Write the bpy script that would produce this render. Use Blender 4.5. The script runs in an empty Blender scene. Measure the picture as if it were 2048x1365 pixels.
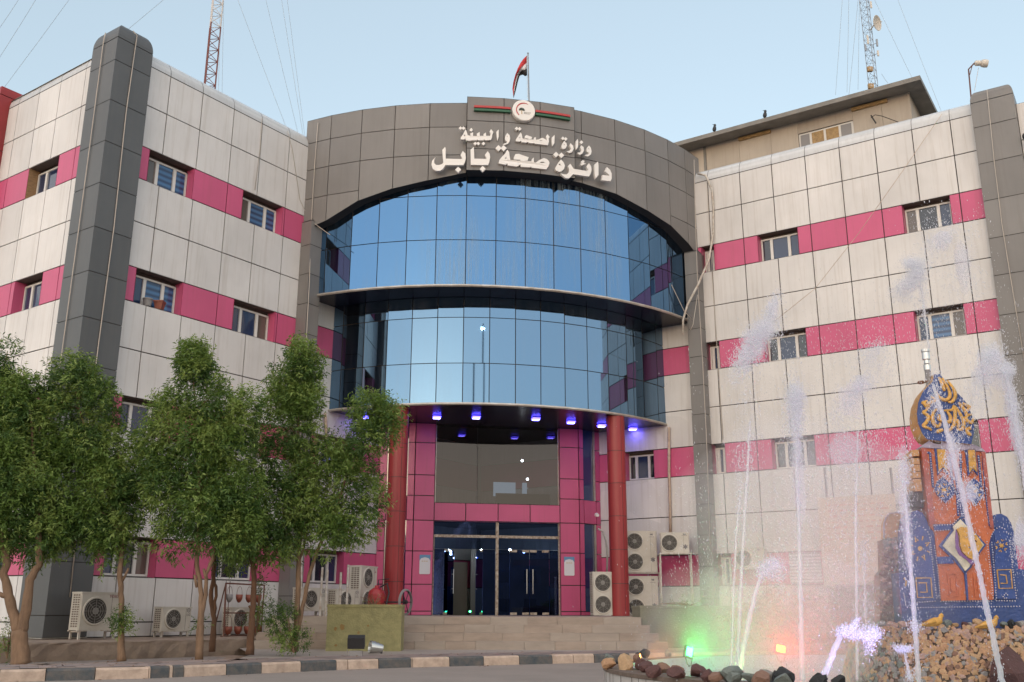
import bpy, bmesh, math, random
import numpy as np
from mathutils import Vector, Matrix
from mathutils.geometry import tessellate_polygon
R_ = math.radians
rnd = random.Random(7)
npr = np.random.default_rng(7)
scn = bpy.context.scene
COL = scn.collection
# ------------------------------------------------------------------ camera (road lies at z=-1, lens at the origin)
PITCH, ROLL, FPX = R_(15.4935), R_(0.18059), 1950.95
cam = bpy.data.cameras.new('camera')
cam.sensor_width = 36.0
cam.lens = FPX / 2048 * 36.0
cam.clip_end = 3000
camo = bpy.data.objects.new('camera', cam)
COL.objects.link(camo)
_c, _s = math.cos(PITCH), math.sin(PITCH)
fwd, up0, rt0 = Vector((0, _c, _s)), Vector((0, -_s, _c)), Vector((1, 0, 0))
rt = rt0 * math.cos(ROLL) + up0 * math.sin(ROLL)
up = -rt0 * math.sin(ROLL) + up0 * math.cos(ROLL)
camo.matrix_world = Matrix(((rt.x, up.x, -fwd.x, 0), (rt.y, up.y, -fwd.y, 0), (rt.z, up.z, -fwd.z, 0), (0, 0, 0, 1)))
scn.camera = camo
# ------------------------------------------------------------------ sky, sun, exposure
SUN_AZ = (-0.30, -0.95)          # towards the sunset, behind and left of the camera
SUN_EL = R_(3)
w = bpy.data.worlds.new('World')
scn.world = w
w.use_nodes = True
nt = w.node_tree
sky = nt.nodes.new('ShaderNodeTexSky')
sky.sky_type = 'NISHITA'
sky.sun_disc = False
sky.sun_elevation = SUN_EL
sky.sun_rotation = math.atan2(SUN_AZ[0], SUN_AZ[1])
sky.air_density, sky.dust_density, sky.ozone_density = 1.0, 1.0, 2.0
hsv = nt.nodes.new('ShaderNodeHueSaturation')
hsv.inputs['Saturation'].default_value = 0.62
nt.links.new(sky.outputs[0], hsv.inputs['Color'])
wb = nt.nodes.new('ShaderNodeMix'); wb.data_type = 'RGBA'; wb.blend_type = 'MULTIPLY'; wb.inputs['Factor'].default_value = 1.0
wb.inputs['B'].default_value = (0.99, 1.015, 0.975, 1)      # white balance
nt.links.new(hsv.outputs[0], wb.inputs['A'])
veil = nt.nodes.new('ShaderNodeMix'); veil.data_type = 'RGBA'; veil.inputs['Factor'].default_value = 0.48     # thin high haze evens the sky
veil.inputs['B'].default_value = (0.80, 0.97, 1.10, 1)
nt.links.new(wb.outputs['Result'], veil.inputs['A'])
nt.links.new(veil.outputs['Result'], nt.nodes['Background'].inputs[0])
nt.nodes['Background'].inputs[1].default_value = 0.15
sl = bpy.data.lights.new('sun', 'SUN')
sl.energy = 0.55
sl.angle = R_(160)
sl.color = (1.0, 0.80, 0.66)
so = bpy.data.objects.new('sun', sl)
COL.objects.link(so)
sd = Vector((-0.25, -1.0, math.tan(R_(14)))).normalized()   # the broad twilight glow, centred behind the lens
so.rotation_euler = sd.to_track_quat('Z', 'Y').to_euler()
so.location = (-30, -40, 30)
scn.view_settings.view_transform = 'Standard'
scn.view_settings.look = 'None'
scn.view_settings.exposure = 2.3
scn.view_settings.gamma = 1.0
scn.cycles.use_denoising = True
scn.cycles.max_bounces = 8
scn.cycles.volume_bounces = 4
scn.cycles.transparent_max_bounces = 24
scn.cycles.volume_step_rate = 4

# ------------------------------------------------------------------ survey helpers: picture measurements to places in the yard
def ray(px, py):
    return rt * ((px - 1024) / FPX) + up * (-(py - 682.5) / FPX) + fwd
def at(px, py, Y):
    r = ray(px, py)
    return r * (Y / r.y)
def atz(px, py, z):
    r = ray(px, py)
    return r * (z / r.z)
def onp(px, py, P0, n):
    r = ray(px, py)
    return r * (P0.dot(n) / r.dot(n))
AL, AR = R_(34.953), R_(56.462)
dL = Vector((math.sin(AL), math.cos(AL), 0)); nL = Vector((math.cos(AL), -math.sin(AL), 0))
dR = Vector((-math.sin(AR), math.cos(AR), 0)); nR = Vector((-math.cos(AR), -math.sin(AR), 0))
CC = Vector((-1.22, 36.33, 0))      # inner corner of the two wings
AX = (nL + nR).normalized(); TG = Vector((-AX.y, AX.x, 0))
ZV = Vector((0, 0, 1))
ROAD, WALK = -1.0, -0.83

# ------------------------------------------------------------------ materials
def mat(name, base, rough=0.6, metal=0.0, spec=0.5, noise=0.0, nscale=4.0, c2=None, stretch=(1, 1, 1), bump=0.0, bscale=40.0, emit=None, estr=0.0):
    m = bpy.data.materials.new(name)
    m.use_nodes = True
    n = m.node_tree
    b = n.nodes['Principled BSDF']
    b.inputs['Base Color'].default_value = (*base, 1)
    b.inputs['Roughness'].default_value = rough
    b.inputs['Metallic'].default_value = metal
    b.inputs['Specular IOR Level'].default_value = spec
    if emit:
        b.inputs['Emission Color'].default_value = (*emit, 1)
        b.inputs['Emission Strength'].default_value = estr
    if noise or bump:
        tc = n.nodes.new('ShaderNodeTexCoord')
        mp = n.nodes.new('ShaderNodeMapping')
        mp.inputs['Scale'].default_value = stretch
        n.links.new(tc.outputs['Object'], mp.inputs[0])
    if noise:
        t = n.nodes.new('ShaderNodeTexNoise')
        t.inputs['Scale'].default_value = nscale
        t.inputs['Detail'].default_value = 6
        t.inputs['Roughness'].default_value = 0.65
        n.links.new(mp.outputs[0], t.inputs['Vector'])
        r = n.nodes.new('ShaderNodeValToRGB')
        r.color_ramp.elements[0].position = 0.5 - noise / 2
        r.color_ramp.elements[1].position = 0.5 + noise / 2
        c2 = c2 or tuple(x * 0.6 for x in base)
        r.color_ramp.elements[0].color = (*c2, 1)
        r.color_ramp.elements[1].color = (*base, 1)
        n.links.new(t.outputs[0], r.inputs[0])
        n.links.new(r.outputs[0], b.inputs['Base Color'])
    if bump:
        t2 = n.nodes.new('ShaderNodeTexNoise')
        t2.inputs['Scale'].default_value = bscale
        t2.inputs['Detail'].default_value = 5
        n.links.new(mp.outputs[0], t2.inputs['Vector'])
        bp = n.nodes.new('ShaderNodeBump')
        bp.inputs['Strength'].default_value = bump
        bp.inputs['Distance'].default_value = 0.02
        n.links.new(t2.outputs[0], bp.inputs['Height'])
        n.links.new(bp.outputs[0], b.inputs['Normal'])
    return m

def clad(name, base, dirt, rough=0.35, amount=0.55, blotch=0.82, spec=0.4):
    """aluminium sheet with grimy vertical rain streaks and faint blotches, a tone of its own for every sheet"""
    m = mat(name, base, rough, spec=spec)
    n = m.node_tree; L = n.links; b = n.nodes['Principled BSDF']
    tc = n.nodes.new('ShaderNodeTexCoord')
    def noise(sc, det, rg=0.6):
        mp = n.nodes.new('ShaderNodeMapping'); mp.inputs['Scale'].default_value = sc
        L.new(tc.outputs['Object'], mp.inputs[0])
        t = n.nodes.new('ShaderNodeTexNoise'); t.inputs['Scale'].default_value = 1.0
        t.inputs['Detail'].default_value = det; t.inputs['Roughness'].default_value = rg
        L.new(mp.outputs[0], t.inputs['Vector'])
        return t
    s1 = noise((9, 9, 0.35), 7, 0.7)
    s2 = noise((0.6, 0.6, 0.45), 4)
    mr = n.nodes.new('ShaderNodeMapRange')
    mr.inputs['From Min'].default_value = 0.5; mr.inputs['From Max'].default_value = 0.75
    mr.inputs['To Max'].default_value = amount
    L.new(s1.outputs[0], mr.inputs['Value'])
    mx = n.nodes.new('ShaderNodeMix'); mx.data_type = 'RGBA'
    mx.inputs['A'].default_value = (*base, 1); mx.inputs['B'].default_value = (*dirt, 1)
    L.new(mr.outputs[0], mx.inputs['Factor'])
    mr2 = n.nodes.new('ShaderNodeMapRange')
    mr2.inputs['From Min'].default_value = 0.3; mr2.inputs['From Max'].default_value = 0.7
    mr2.inputs['To Min'].default_value = blotch; mr2.inputs['To Max'].default_value = 1.0
    L.new(s2.outputs[0], mr2.inputs['Value'])
    g = n.nodes.new('ShaderNodeNewGeometry')
    mr3 = n.nodes.new('ShaderNodeMapRange'); mr3.inputs['To Min'].default_value = 0.89; mr3.inputs['To Max'].default_value = 1.04
    L.new(g.outputs['Random Per Island'], mr3.inputs['Value'])
    mm = n.nodes.new('ShaderNodeMath'); mm.operation = 'MULTIPLY'
    L.new(mr2.outputs[0], mm.inputs[0]); L.new(mr3.outputs[0], mm.inputs[1])
    vm = n.nodes.new('ShaderNodeVectorMath'); vm.operation = 'SCALE'
    L.new(mx.outputs['Result'], vm.inputs[0]); L.new(mm.outputs[0], vm.inputs['Scale'])
    L.new(vm.outputs[0], b.inputs['Base Color'])
    return m

def mirror_glass(name, tint, dust, streak=0.5):
    """blue reflective curtain-wall glass with dusty rain streaks"""
    m = mat(name, tint, 0.02, metal=1.0)
    n = m.node_tree; L = n.links; b = n.nodes['Principled BSDF']
    out = n.nodes['Material Output']
    tc = n.nodes.new('ShaderNodeTexCoord')
    mp = n.nodes.new('ShaderNodeMapping'); mp.inputs['Scale'].default_value = (14, 14, 0.5)
    L.new(tc.outputs['Object'], mp.inputs[0])
    t = n.nodes.new('ShaderNodeTexNoise'); t.inputs['Detail'].default_value = 8; t.inputs['Scale'].default_value = 1; t.inputs['Roughness'].default_value = 0.7
    L.new(mp.outputs[0], t.inputs['Vector'])
    mp2 = n.nodes.new('ShaderNodeMapping'); mp2.inputs['Scale'].default_value = (0.45, 0.45, 0.12)
    L.new(tc.outputs['Object'], mp2.inputs[0])
    t2 = n.nodes.new('ShaderNodeTexNoise'); t2.inputs['Scale'].default_value = 1; t2.inputs['Detail'].default_value = 2
    L.new(mp2.outputs[0], t2.inputs['Vector'])
    a = n.nodes.new('ShaderNodeMapRange'); a.inputs['From Min'].default_value = 0.42; a.inputs['From Max'].default_value = 0.75
    L.new(t.outputs[0], a.inputs['Value'])
    c = n.nodes.new('ShaderNodeMapRange'); c.inputs['From Min'].default_value = 0.48; c.inputs['From Max'].default_value = 0.68; c.inputs['To Min'].default_value = 0.06; c.inputs['To Max'].default_value = streak
    L.new(t2.outputs[0], c.inputs['Value'])
    mu = n.nodes.new('ShaderNodeMath'); mu.operation = 'MULTIPLY'
    L.new(a.outputs[0], mu.inputs[0]); L.new(c.outputs[0], mu.inputs[1])
    df = n.nodes.new('ShaderNodeBsdfDiffuse'); df.inputs[0].default_value = (*dust, 1)
    ms = n.nodes.new('ShaderNodeMixShader')
    L.new(mu.outputs[0], ms.inputs[0]); L.new(b.outputs[0], ms.inputs[1]); L.new(df.outputs[0], ms.inputs[2])
    L.new(ms.outputs[0], out.inputs[0])
    return m

def clear_glass(name, tint, refl=0.16, rcol=(0.7, 0.78, 0.9)):
    m = bpy.data.materials.new(name); m.use_nodes = True
    n = m.node_tree; L = n.links; n.nodes.clear()
    o = n.nodes.new('ShaderNodeOutputMaterial'); tr = n.nodes.new('ShaderNodeBsdfTransparent'); tr.inputs[0].default_value = (*tint, 1)
    g = n.nodes.new('ShaderNodeBsdfGlossy'); g.inputs['Roughness'].default_value = 0.01; g.inputs[0].default_value = (*rcol, 1)
    fr = n.nodes.new('ShaderNodeFresnel'); fr.inputs[0].default_value = 1.5
    ad = n.nodes.new('ShaderNodeMath'); ad.operation = 'ADD'; ad.inputs[1].default_value = refl
    L.new(fr.outputs[0], ad.inputs[0])
    ms = n.nodes.new('ShaderNodeMixShader')
    L.new(ad.outputs[0], ms.inputs[0]); L.new(tr.outputs[0], ms.inputs[1]); L.new(g.outputs[0], ms.inputs[2]); L.new(ms.outputs[0], o.inputs[0])
    return m

def emitter(name, col, s):
    m = bpy.data.materials.new(name); m.use_nodes = True
    n = m.node_tree; n.nodes.clear()
    o = n.nodes.new('ShaderNodeOutputMaterial'); e = n.nodes.new('ShaderNodeEmission')
    e.inputs[0].default_value = (*col, 1); e.inputs[1].default_value = s
    n.links.new(e.outputs[0], o.inputs[0])
    return m

def leafmat(name, c, tr):
    m = mat(name, c, 0.5, spec=0.35)
    n = m.node_tree; L = n.links; b = n.nodes['Principled BSDF']
    t = n.nodes.new('ShaderNodeBsdfTranslucent'); t.inputs[0].default_value = (*tr, 1)
    ms = n.nodes.new('ShaderNodeMixShader'); ms.inputs[0].default_value = 0.3
    L.new(b.outputs[0], ms.inputs[1]); L.new(t.outputs[0], ms.inputs[2]); L.new(ms.outputs[0], n.nodes['Material Output'].inputs[0])
    return m

M = {}
M['white'] = clad('white_cladding', (0.705, 0.685, 0.672), (0.42, 0.36, 0.30), amount=0.42)
M['cap'] = clad('pale_cap_sheet', (0.60, 0.61, 0.62), (0.36, 0.33, 0.30), rough=0.22, amount=0.35, spec=0.7)
M['pink'] = clad('pink_cladding', (0.58, 0.10, 0.215), (0.42, 0.10, 0.15), amount=0.4, blotch=0.84)
M['slate'] = clad('slate_cladding', (0.105, 0.11, 0.115), (0.15, 0.14, 0.13), rough=0.4, amount=0.3)
M['grey'] = clad('warm_grey_cladding', (0.205, 0.196, 0.19), (0.15, 0.135, 0.12), rough=0.4, amount=0.4)
M['redclad'] = clad('red_cladding', (0.30, 0.032, 0.036), (0.2, 0.04, 0.035), rough=0.4, amount=0.3)
M['joint'] = mat('dark_joint', (0.055, 0.047, 0.043), 0.8)
M['dark'] = mat('dark_void', (0.02, 0.02, 0.025), 0.7)
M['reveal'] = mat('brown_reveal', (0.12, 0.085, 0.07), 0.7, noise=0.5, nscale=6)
M['brick'] = mat('tan_brick', (0.36, 0.22, 0.11), 0.8, noise=0.4, nscale=9, stretch=(1, 1, 4))
M['upvc'] = mat('white_window_frame', (0.62, 0.60, 0.57), 0.4)
M['pane'] = mat('dark_window_glass', (0.012, 0.016, 0.028), 0.04, spec=0.9)
M['pane2'] = mat('navy_window_glass', (0.02, 0.035, 0.085), 0.05, spec=0.8)
M['panebrown'] = mat('curtained_window_glass', (0.11, 0.09, 0.075), 0.08, spec=0.8)
def blind():
    m = mat('blue_zebra_blind_glass', (0.03, 0.08, 0.2), 0.05, spec=0.8)
    n = m.node_tree; b = n.nodes['Principled BSDF']
    tc = n.nodes.new('ShaderNodeTexCoord'); wv = n.nodes.new('ShaderNodeTexWave')
    wv.wave_type = 'BANDS'; wv.bands_direction = 'Z'; wv.inputs['Scale'].default_value = 1.9; wv.inputs['Distortion'].default_value = 0.3
    n.links.new(tc.outputs['Object'], wv.inputs[0])
    r = n.nodes.new('ShaderNodeValToRGB'); r.color_ramp.elements[0].color = (0.012, 0.03, 0.09, 1); r.color_ramp.elements[1].color = (0.05, 0.14, 0.30, 1)
    n.links.new(wv.outputs[0], r.inputs[0]); n.links.new(r.outputs[0], b.inputs['Base Color'])
    return m
M['blind'] = blind()
M['curtain'] = mirror_glass('blue_mirror_glass', (0.085, 0.185, 0.335), (0.26, 0.33, 0.38), 0.9)
M['curtain2'] = mirror_glass('clean_blue_mirror_glass', (0.112, 0.198, 0.305), (0.30, 0.35, 0.42), 0.2)
M['sideglass'] = mat('dark_blue_side_glass', (0.012, 0.03, 0.10), 0.03, spec=0.9)
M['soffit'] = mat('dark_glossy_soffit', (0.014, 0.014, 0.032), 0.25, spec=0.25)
M['steel'] = mat('pale_metal_trim', (0.55, 0.53, 0.50), 0.35, metal=0.6, noise=0.4, nscale=3, c2=(0.36, 0.31, 0.25))
M['rustframe'] = mat('peeling_cream_metal', (0.52, 0.46, 0.36), 0.55, noise=0.35, nscale=14, c2=(0.16, 0.09, 0.05))
M['doorglass'] = clear_glass('smoked_door_glass', (0.16, 0.21, 0.34), 0.13, (0.30, 0.42, 0.85))
M['bigglass'] = clear_glass('brown_smoked_glass', (0.17, 0.16, 0.17), 0.04, (0.6, 0.53, 0.5))
M['ltr'] = mat('white_sign_letter', (0.72, 0.70, 0.68), 0.4)
M['ac'] = mat('ivory_ac_metal', (0.55, 0.52, 0.465), 0.45, noise=0.6, nscale=3, c2=(0.42, 0.38, 0.32))
M['acgrey'] = mat('grey_ac_metal', (0.47, 0.46, 0.43), 0.45, noise=0.6, nscale=3, c2=(0.33, 0.31, 0.28))
M['acdark'] = mat('dark_fan_cavity', (0.045, 0.04, 0.035), 0.7)
M['fin'] = mat('brown_coil_fins', (0.16, 0.12, 0.09), 0.6, noise=0.5, nscale=12)
M['blade'] = mat('grey_fan_blade', (0.20, 0.19, 0.175), 0.5)
M['wire'] = mat('grille_wire', (0.33, 0.31, 0.28), 0.5)
M['print'] = mat('faded_grey_print', (0.16, 0.15, 0.16), 0.5)
M['printred'] = mat('faded_maroon_print', (0.22, 0.05, 0.07), 0.5)
M['whitepaint'] = mat('chipped_white_paint', (0.56, 0.54, 0.50), 0.5, noise=0.3, nscale=9, c2=(0.35, 0.28, 0.22))
M['rust'] = mat('rusty_red_steel', (0.14, 0.045, 0.032), 0.6, noise=0.5, nscale=8, c2=(0.09, 0.035, 0.02))
M['terra'] = mat('terracotta_plastic', (0.27, 0.07, 0.04), 0.5, noise=0.4, nscale=8)
M['greypot'] = mat('grey_plastic_pot', (0.22, 0.21, 0.21), 0.5)
M['bark'] = mat('tan_bark', (0.27, 0.17, 0.105), 0.9, noise=0.45, nscale=9, c2=(0.13, 0.08, 0.05), stretch=(1, 1, 0.3), bump=0.8, bscale=30)
M['barkd'] = mat('dark_bark', (0.17, 0.085, 0.045), 0.9, noise=0.45, nscale=9, c2=(0.08, 0.045, 0.03), stretch=(1, 1, 0.3), bump=0.8, bscale=30)
M['leafa'] = leafmat('leaf_deep_green', (0.06, 0.118, 0.028), (0.08, 0.14, 0.02))
M['leafb'] = leafmat('leaf_mid_green', (0.13, 0.21, 0.046), (0.16, 0.24, 0.03))
M['leafc'] = leafmat('leaf_light_green', (0.22, 0.30, 0.08), (0.25, 0.33, 0.05))
M['stepst'] = mat('worn_step_stone', (0.38, 0.305, 0.25), 0.75, noise=0.5, nscale=3.5, c2=(0.25, 0.2, 0.165), stretch=(0.5, 1, 2), bump=0.3, bscale=25)
M['conc'] = mat('crumbling_concrete', (0.36, 0.275, 0.21), 0.9, noise=0.55, nscale=2.2, c2=(0.17, 0.125, 0.10), bump=0.9, bscale=9)
M['soil'] = mat('dry_soil', (0.33, 0.235, 0.175), 0.95, noise=0.5, nscale=3, c2=(0.21, 0.15, 0.115), bump=1.0, bscale=12)
M['paint_pale'] = mat('peeling_cream_kerb_paint', (0.56, 0.43, 0.34), 0.7, noise=0.4, nscale=6, c2=(0.36, 0.27, 0.21), bump=0.5, bscale=14)
M['paint_dark'] = mat('worn_slate_kerb_paint', (0.045, 0.062, 0.075), 0.7, noise=0.4, nscale=8, c2=(0.14, 0.12, 0.105), bump=0.5, bscale=14)
M['mossy'] = mat('mossy_olive_plaster', (0.34, 0.31, 0.15), 0.85, noise=0.5, nscale=5, c2=(0.19, 0.18, 0.085), bump=0.7, bscale=30)
M['greenpl'] = mat('grey_green_planter_stone', (0.25, 0.245, 0.18), 0.85, noise=0.6, nscale=2.5, c2=(0.18, 0.17, 0.13), bump=0.5, bscale=30)
M['black'] = mat('black_metal', (0.022, 0.022, 0.025), 0.45)
M['alu'] = mat('brushed_aluminium', (0.6, 0.6, 0.58), 0.3, metal=0.9)
M['redpaint'] = mat('extinguisher_red', (0.33, 0.02, 0.025), 0.35)
M['cable'] = mat('white_cable', (0.43, 0.385, 0.34), 0.6)
M['guy'] = mat('guy_wire_steel', (0.30, 0.34, 0.38), 0.9, spec=0.1)
M['mastred'] = mat('mast_red_oxide', (0.17, 0.05, 0.04), 0.6)
M['mastgrey'] = mat('mast_galvanised', (0.26, 0.28, 0.31), 0.5, metal=0.4)
M['mastwhite'] = mat('mast_white_paint', (0.55, 0.52, 0.5), 0.5)
M['dish'] = mat('dish_offwhite', (0.56, 0.52, 0.46), 0.5)
M['beige'] = clad('beige_rooftop_panel', (0.47, 0.405, 0.335), (0.34, 0.27, 0.22), rough=0.6, amount=0.4)
M['eave'] = mat('grey_eave_sheet', (0.23, 0.215, 0.195), 0.6, noise=0.4, nscale=2)
M['amber'] = mat('amber_boarded_pane', (0.40, 0.25, 0.10), 0.5, noise=0.3, nscale=8)
M['bird'] = mat('dark_feathers', (0.03, 0.033, 0.04), 0.7)
M['flagr'] = mat('flag_red', (0.45, 0.03, 0.035), 0.8)
M['flagw'] = mat('flag_white', (0.65, 0.64, 0.66), 0.8)
M['flagk'] = mat('flag_black', (0.015, 0.015, 0.018), 0.8)
M['flaggreen'] = mat('stripe_green', (0.02, 0.10, 0.05), 0.5)
M['stripered'] = mat('stripe_red', (0.40, 0.035, 0.035), 0.5)
M['palmgreen'] = mat('emblem_dark_green', (0.02, 0.04, 0.03), 0.5)
M['tan'] = mat('emblem_tan', (0.4, 0.26, 0.1), 0.5)

# ------------------------------------------------------------------ mesh builder
class MB:
    def __init__(s): s.v = []; s.f = []; s.m = []
    def add(s, vs, fs, m=0):
        o = len(s.v); s.v.extend([tuple(x) for x in vs]); s.f.extend([tuple(i + o for i in f) for f in fs]); s.m.extend([m] * len(fs))
    def quad(s, a, b, c, d, m=0): s.add([a, b, c, d], [(0, 1, 2, 3)], m)
    def poly(s, pts, m=0): s.add(pts, [tuple(range(len(pts)))], m)
    def box(s, o, a, b, c, m=0):
        o, a, b, c = Vector(o), Vector(a), Vector(b), Vector(c)
        s.add([o, o + a, o + a + b, o + b, o + c, o + a + c, o + a + b + c, o + b + c],
              [(0, 3, 2, 1), (4, 5, 6, 7), (0, 1, 5, 4), (1, 2, 6, 5), (2, 3, 7, 6), (3, 0, 4, 7)], m)
    def cbox(s, c, sz, rz=0, m=0):
        x = Vector((math.cos(rz), math.sin(rz), 0)); y = Vector((-x.y, x.x, 0)); c = Vector(c)
        s.box(c - x * sz[0] / 2 - y * sz[1] / 2 - ZV * sz[2] / 2, x * sz[0], y * sz[1], ZV * sz[2], m)
    def bar(s, a, b, t, m=0):
        s.tube([a, b], t / 2 * 1.2, 4, m)
    def tube(s, pts, r, n=6, m=0, cap=True):
        pts = [Vector(p) for p in pts]; k = len(pts)
        rr = r if isinstance(r, (list, tuple)) else [r] * k
        vs = []; ref = None
        for i, p in enumerate(pts):
            t = (pts[min(i + 1, k - 1)] - pts[max(i - 1, 0)])
            if t.length < 1e-9: t = Vector((0, 0, 1))
            t.normalize()
            if ref is None: ref = Vector((1, 0, 0)) if abs(t.x) < 0.8 else Vector((0, 1, 0))
            a = t.cross(ref).normalized(); b = t.cross(a); ref = -(b.cross(t)) if False else ref
            for j in range(n):
                q = 2 * math.pi * j / n + math.pi / 4
                vs.append(p + a * math.cos(q) * rr[i] + b * math.sin(q) * rr[i])
        fs = []
        for i in range(k - 1):
            for j in range(n):
                fs.append((i * n + j, i * n + (j + 1) % n, (i + 1) * n + (j + 1) % n, (i + 1) * n + j))
        if cap: fs += [tuple(reversed(range(n))), tuple(range((k - 1) * n, k * n))]
        s.add(vs, fs, m)
    def lathe(s, prof, org=(0, 0, 0), n=24, axis=ZV, m=0, closed=False):
        axis = Vector(axis).normalized(); org = Vector(org)
        a = axis.orthogonal().normalized(); b = axis.cross(a)
        vs = []; k = len(prof)
        for (r, z) in prof:
            for j in range(n):
                q = 2 * math.pi * j / n
                vs.append(org + axis * z + (a * math.cos(q) + b * math.sin(q)) * r)
        fs = []
        for i in range(k - 1):
            for j in range(n):
                fs.append((i * n + j, i * n + (j + 1) % n, (i + 1) * n + (j + 1) % n, (i + 1) * n + j))
        if prof[0][0] > 1e-6 and not closed: fs.append(tuple(reversed(range(n))))
        if prof[-1][0] > 1e-6 and not closed: fs.append(tuple(range((k - 1) * n, k * n)))
        s.add(vs, fs, m)
    def prism(s, loops, f, w0, w1, m=0):
        """loops of 2-D points (outer first, then holes), f(u,v,w) places them"""
        tri = tessellate_polygon([[Vector((p[0], p[1], 0)) for p in L] for L in loops])
        flat = [p for L in loops for p in L]; k = len(flat)
        vs = [f(p[0], p[1], w1) for p in flat] + [f(p[0], p[1], w0) for p in flat]
        fs = [tuple(t) for t in tri] + [tuple(i + k for i in reversed(t)) for t in tri]
        o = 0
        for L in loops:
            q = len(L)
            for i in range(q):
                j = (i + 1) % q
                fs.append((o + i, o + j, o + j + k, o + i + k))
            o += q
        s.add(vs, fs, m)
    def build(s, name, mats, parent=None, smooth=False, loc=None, recalc=True):
        me = bpy.data.meshes.new(name)
        me.from_pydata(s.v, [], s.f)
        for x in (mats if isinstance(mats, (list, tuple)) else [mats]): me.materials.append(M[x] if isinstance(x, str) else x)
        me.polygons.foreach_set('material_index', s.m)
        if recalc:
            bm = bmesh.new(); bm.from_mesh(me); bmesh.ops.recalc_face_normals(bm, faces=bm.faces); bm.to_mesh(me); bm.free()
        if smooth: me.polygons.foreach_set('use_smooth', [True] * len(me.polygons))
        me.update()
        o = bpy.data.objects.new(name, me); COL.objects.link(o)
        if parent: hang(o, parent)
        return o

def hang(o, p):
    o.parent = p
    if p.type == 'EMPTY' and not p.get('_local'):
        o.matrix_parent_inverse = Matrix.Translation(-Vector(p.location))
def thing(name, label, cat, loc, group=None, local=False, rz=0):
    e = bpy.data.objects.new(name, None); COL.objects.link(e)
    e.location = loc; e.rotation_euler = (0, 0, rz); e.empty_display_size = 0.2
    e['label'] = label; e['category'] = cat
    if group: e['group'] = group
    if local: e['_local'] = 1
    return e
def tag(o, label, cat, group=None):
    o['label'] = label; o['category'] = cat
    if group: o['group'] = group
    return o
def struct(o): o['kind'] = 'structure'; return o
def stuff(o, label, cat=None):
    o['kind'] = 'stuff'; o['label'] = label
    if cat: o['category'] = cat
    return o
def dup(root, loc, rz, label):
    r = root.copy(); COL.objects.link(r); r.location = loc; r.rotation_euler = (0, 0, rz); r['label'] = label
    for ch in root.children:
        c = ch.copy(); COL.objects.link(c); c.parent = r
        for g in ch.children:
            d = g.copy(); COL.objects.link(d); d.parent = c
    return r
def text_mesh(txt, size, name, m, parent, f, thick=0.004):
    cu = bpy.data.curves.new(name, 'FONT'); cu.body = txt; cu.size = size; cu.extrude = thick; cu.resolution_u = 3
    to = bpy.data.objects.new(name + '_tmp', cu); COL.objects.link(to)
    dg = bpy.context.evaluated_depsgraph_get()
    me = bpy.data.meshes.new_from_object(to.evaluated_get(dg))
    bpy.data.objects.remove(to)
    for v in me.vertices: v.co = f(v.co.x, v.co.y, v.co.z)
    me.materials.clear(); me.materials.append(M[m]); me.name = name
    o = bpy.data.objects.new(name, me); COL.objects.link(o)
    if parent: hang(o, parent)
    return o
# ================================================================== SETTING: ground
def gz(x, y): return ROAD
mb = MB(); S = 900
mb.quad((-S, -S, ROAD), (S, -S, ROAD), (S, S, ROAD), (-S, S, ROAD))
M['asph'] = mat('worn_asphalt', (0.30, 0.255, 0.23), 0.85, noise=0.5, nscale=0.7, c2=(0.225, 0.195, 0.175), bump=0.5, bscale=60)
struct(mb.build('road', 'asph'))
# kerb line, front top edge on the walk level
kpx = [(-330, 1347), (0, 1340), (299, 1334), (697, 1319.5), (826, 1316), (1105, 1310), (1330, 1306), (1800, 1300)]
kp = [atz(x, y, WALK) for x, y in kpx]
def along(pts, step):
    out = []; d0 = 0
    for a, b in zip(pts, pts[1:]):
        l = (b - a).length; n = max(1, int(l / step))
        for i in range(n): out.append(a.lerp(b, i / n))
    return out + [pts[-1]]
KP = along(kp, 0.25)
# painted kerb: blocks alternate by the pictured rhythm
dark = [(94, 141), (144, 190), (302, 341), (346, 370), (453, 524), (602, 674), (757, 824), (900, 968), (1040, 1105), (1190, 1260), (-260, -190), (-100, -20)]
mb = MB()
def pxof(p):
    q = Vector((p.dot(rt), p.dot(up), p.dot(fwd))); return 1024 + FPX * q.x / q.z
for a, b in zip(kp, kp[1:]):
    l = (b - a).length; n = max(1, int(l / 0.03)); d = (b - a).normalized(); nn = Vector((d.y, -d.x, 0))
    run = None; i0 = 0
    segs = []
    for i in range(n + 1):
        x = pxof(a.lerp(b, (i + .5) / n)) if i < n else None
        k = None if x is None else int(any(u <= x <= v for u, v in dark))
        if k != run:
            if run is not None: segs.append((i0 / n, i / n, run))
            run, i0 = k, i
    for (t0, t1, k) in segs:
        cnt = max(1, round((t1 - t0) * l / 0.62))
        for j in range(cnt):
            p0 = a.lerp(b, t0 + (t1 - t0) * j / cnt) + d * 0.006; p1 = a.lerp(b, t0 + (t1 - t0) * (j + 1) / cnt) - d * 0.006
            jz = rnd.uniform(-.006, .006); jn = nn * rnd.uniform(-.008, .008)
            c = 0.03
            prof = [nn * 0 + jn + ZV * (ROAD - .02), nn * -.012 + jn + ZV * (WALK - c + jz), nn * -.035 + jn + ZV * (WALK + jz), nn * -.16 + ZV * (WALK + jz), nn * -.16 + ZV * (ROAD - .02)]
            A = [Vector((p0.x, p0.y, 0)) + q for q in prof]; B = [Vector((p1.x, p1.y, 0)) + q for q in prof]
            mb.add(A + B, [(q, (q + 1) % 5, (q + 1) % 5 + 5, q + 5) for q in range(5)] + [(4, 3, 2, 1, 0), (5, 6, 7, 8, 9)], k)
struct(mb.build('kerb', ['paint_pale', 'paint_dark']))
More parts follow.
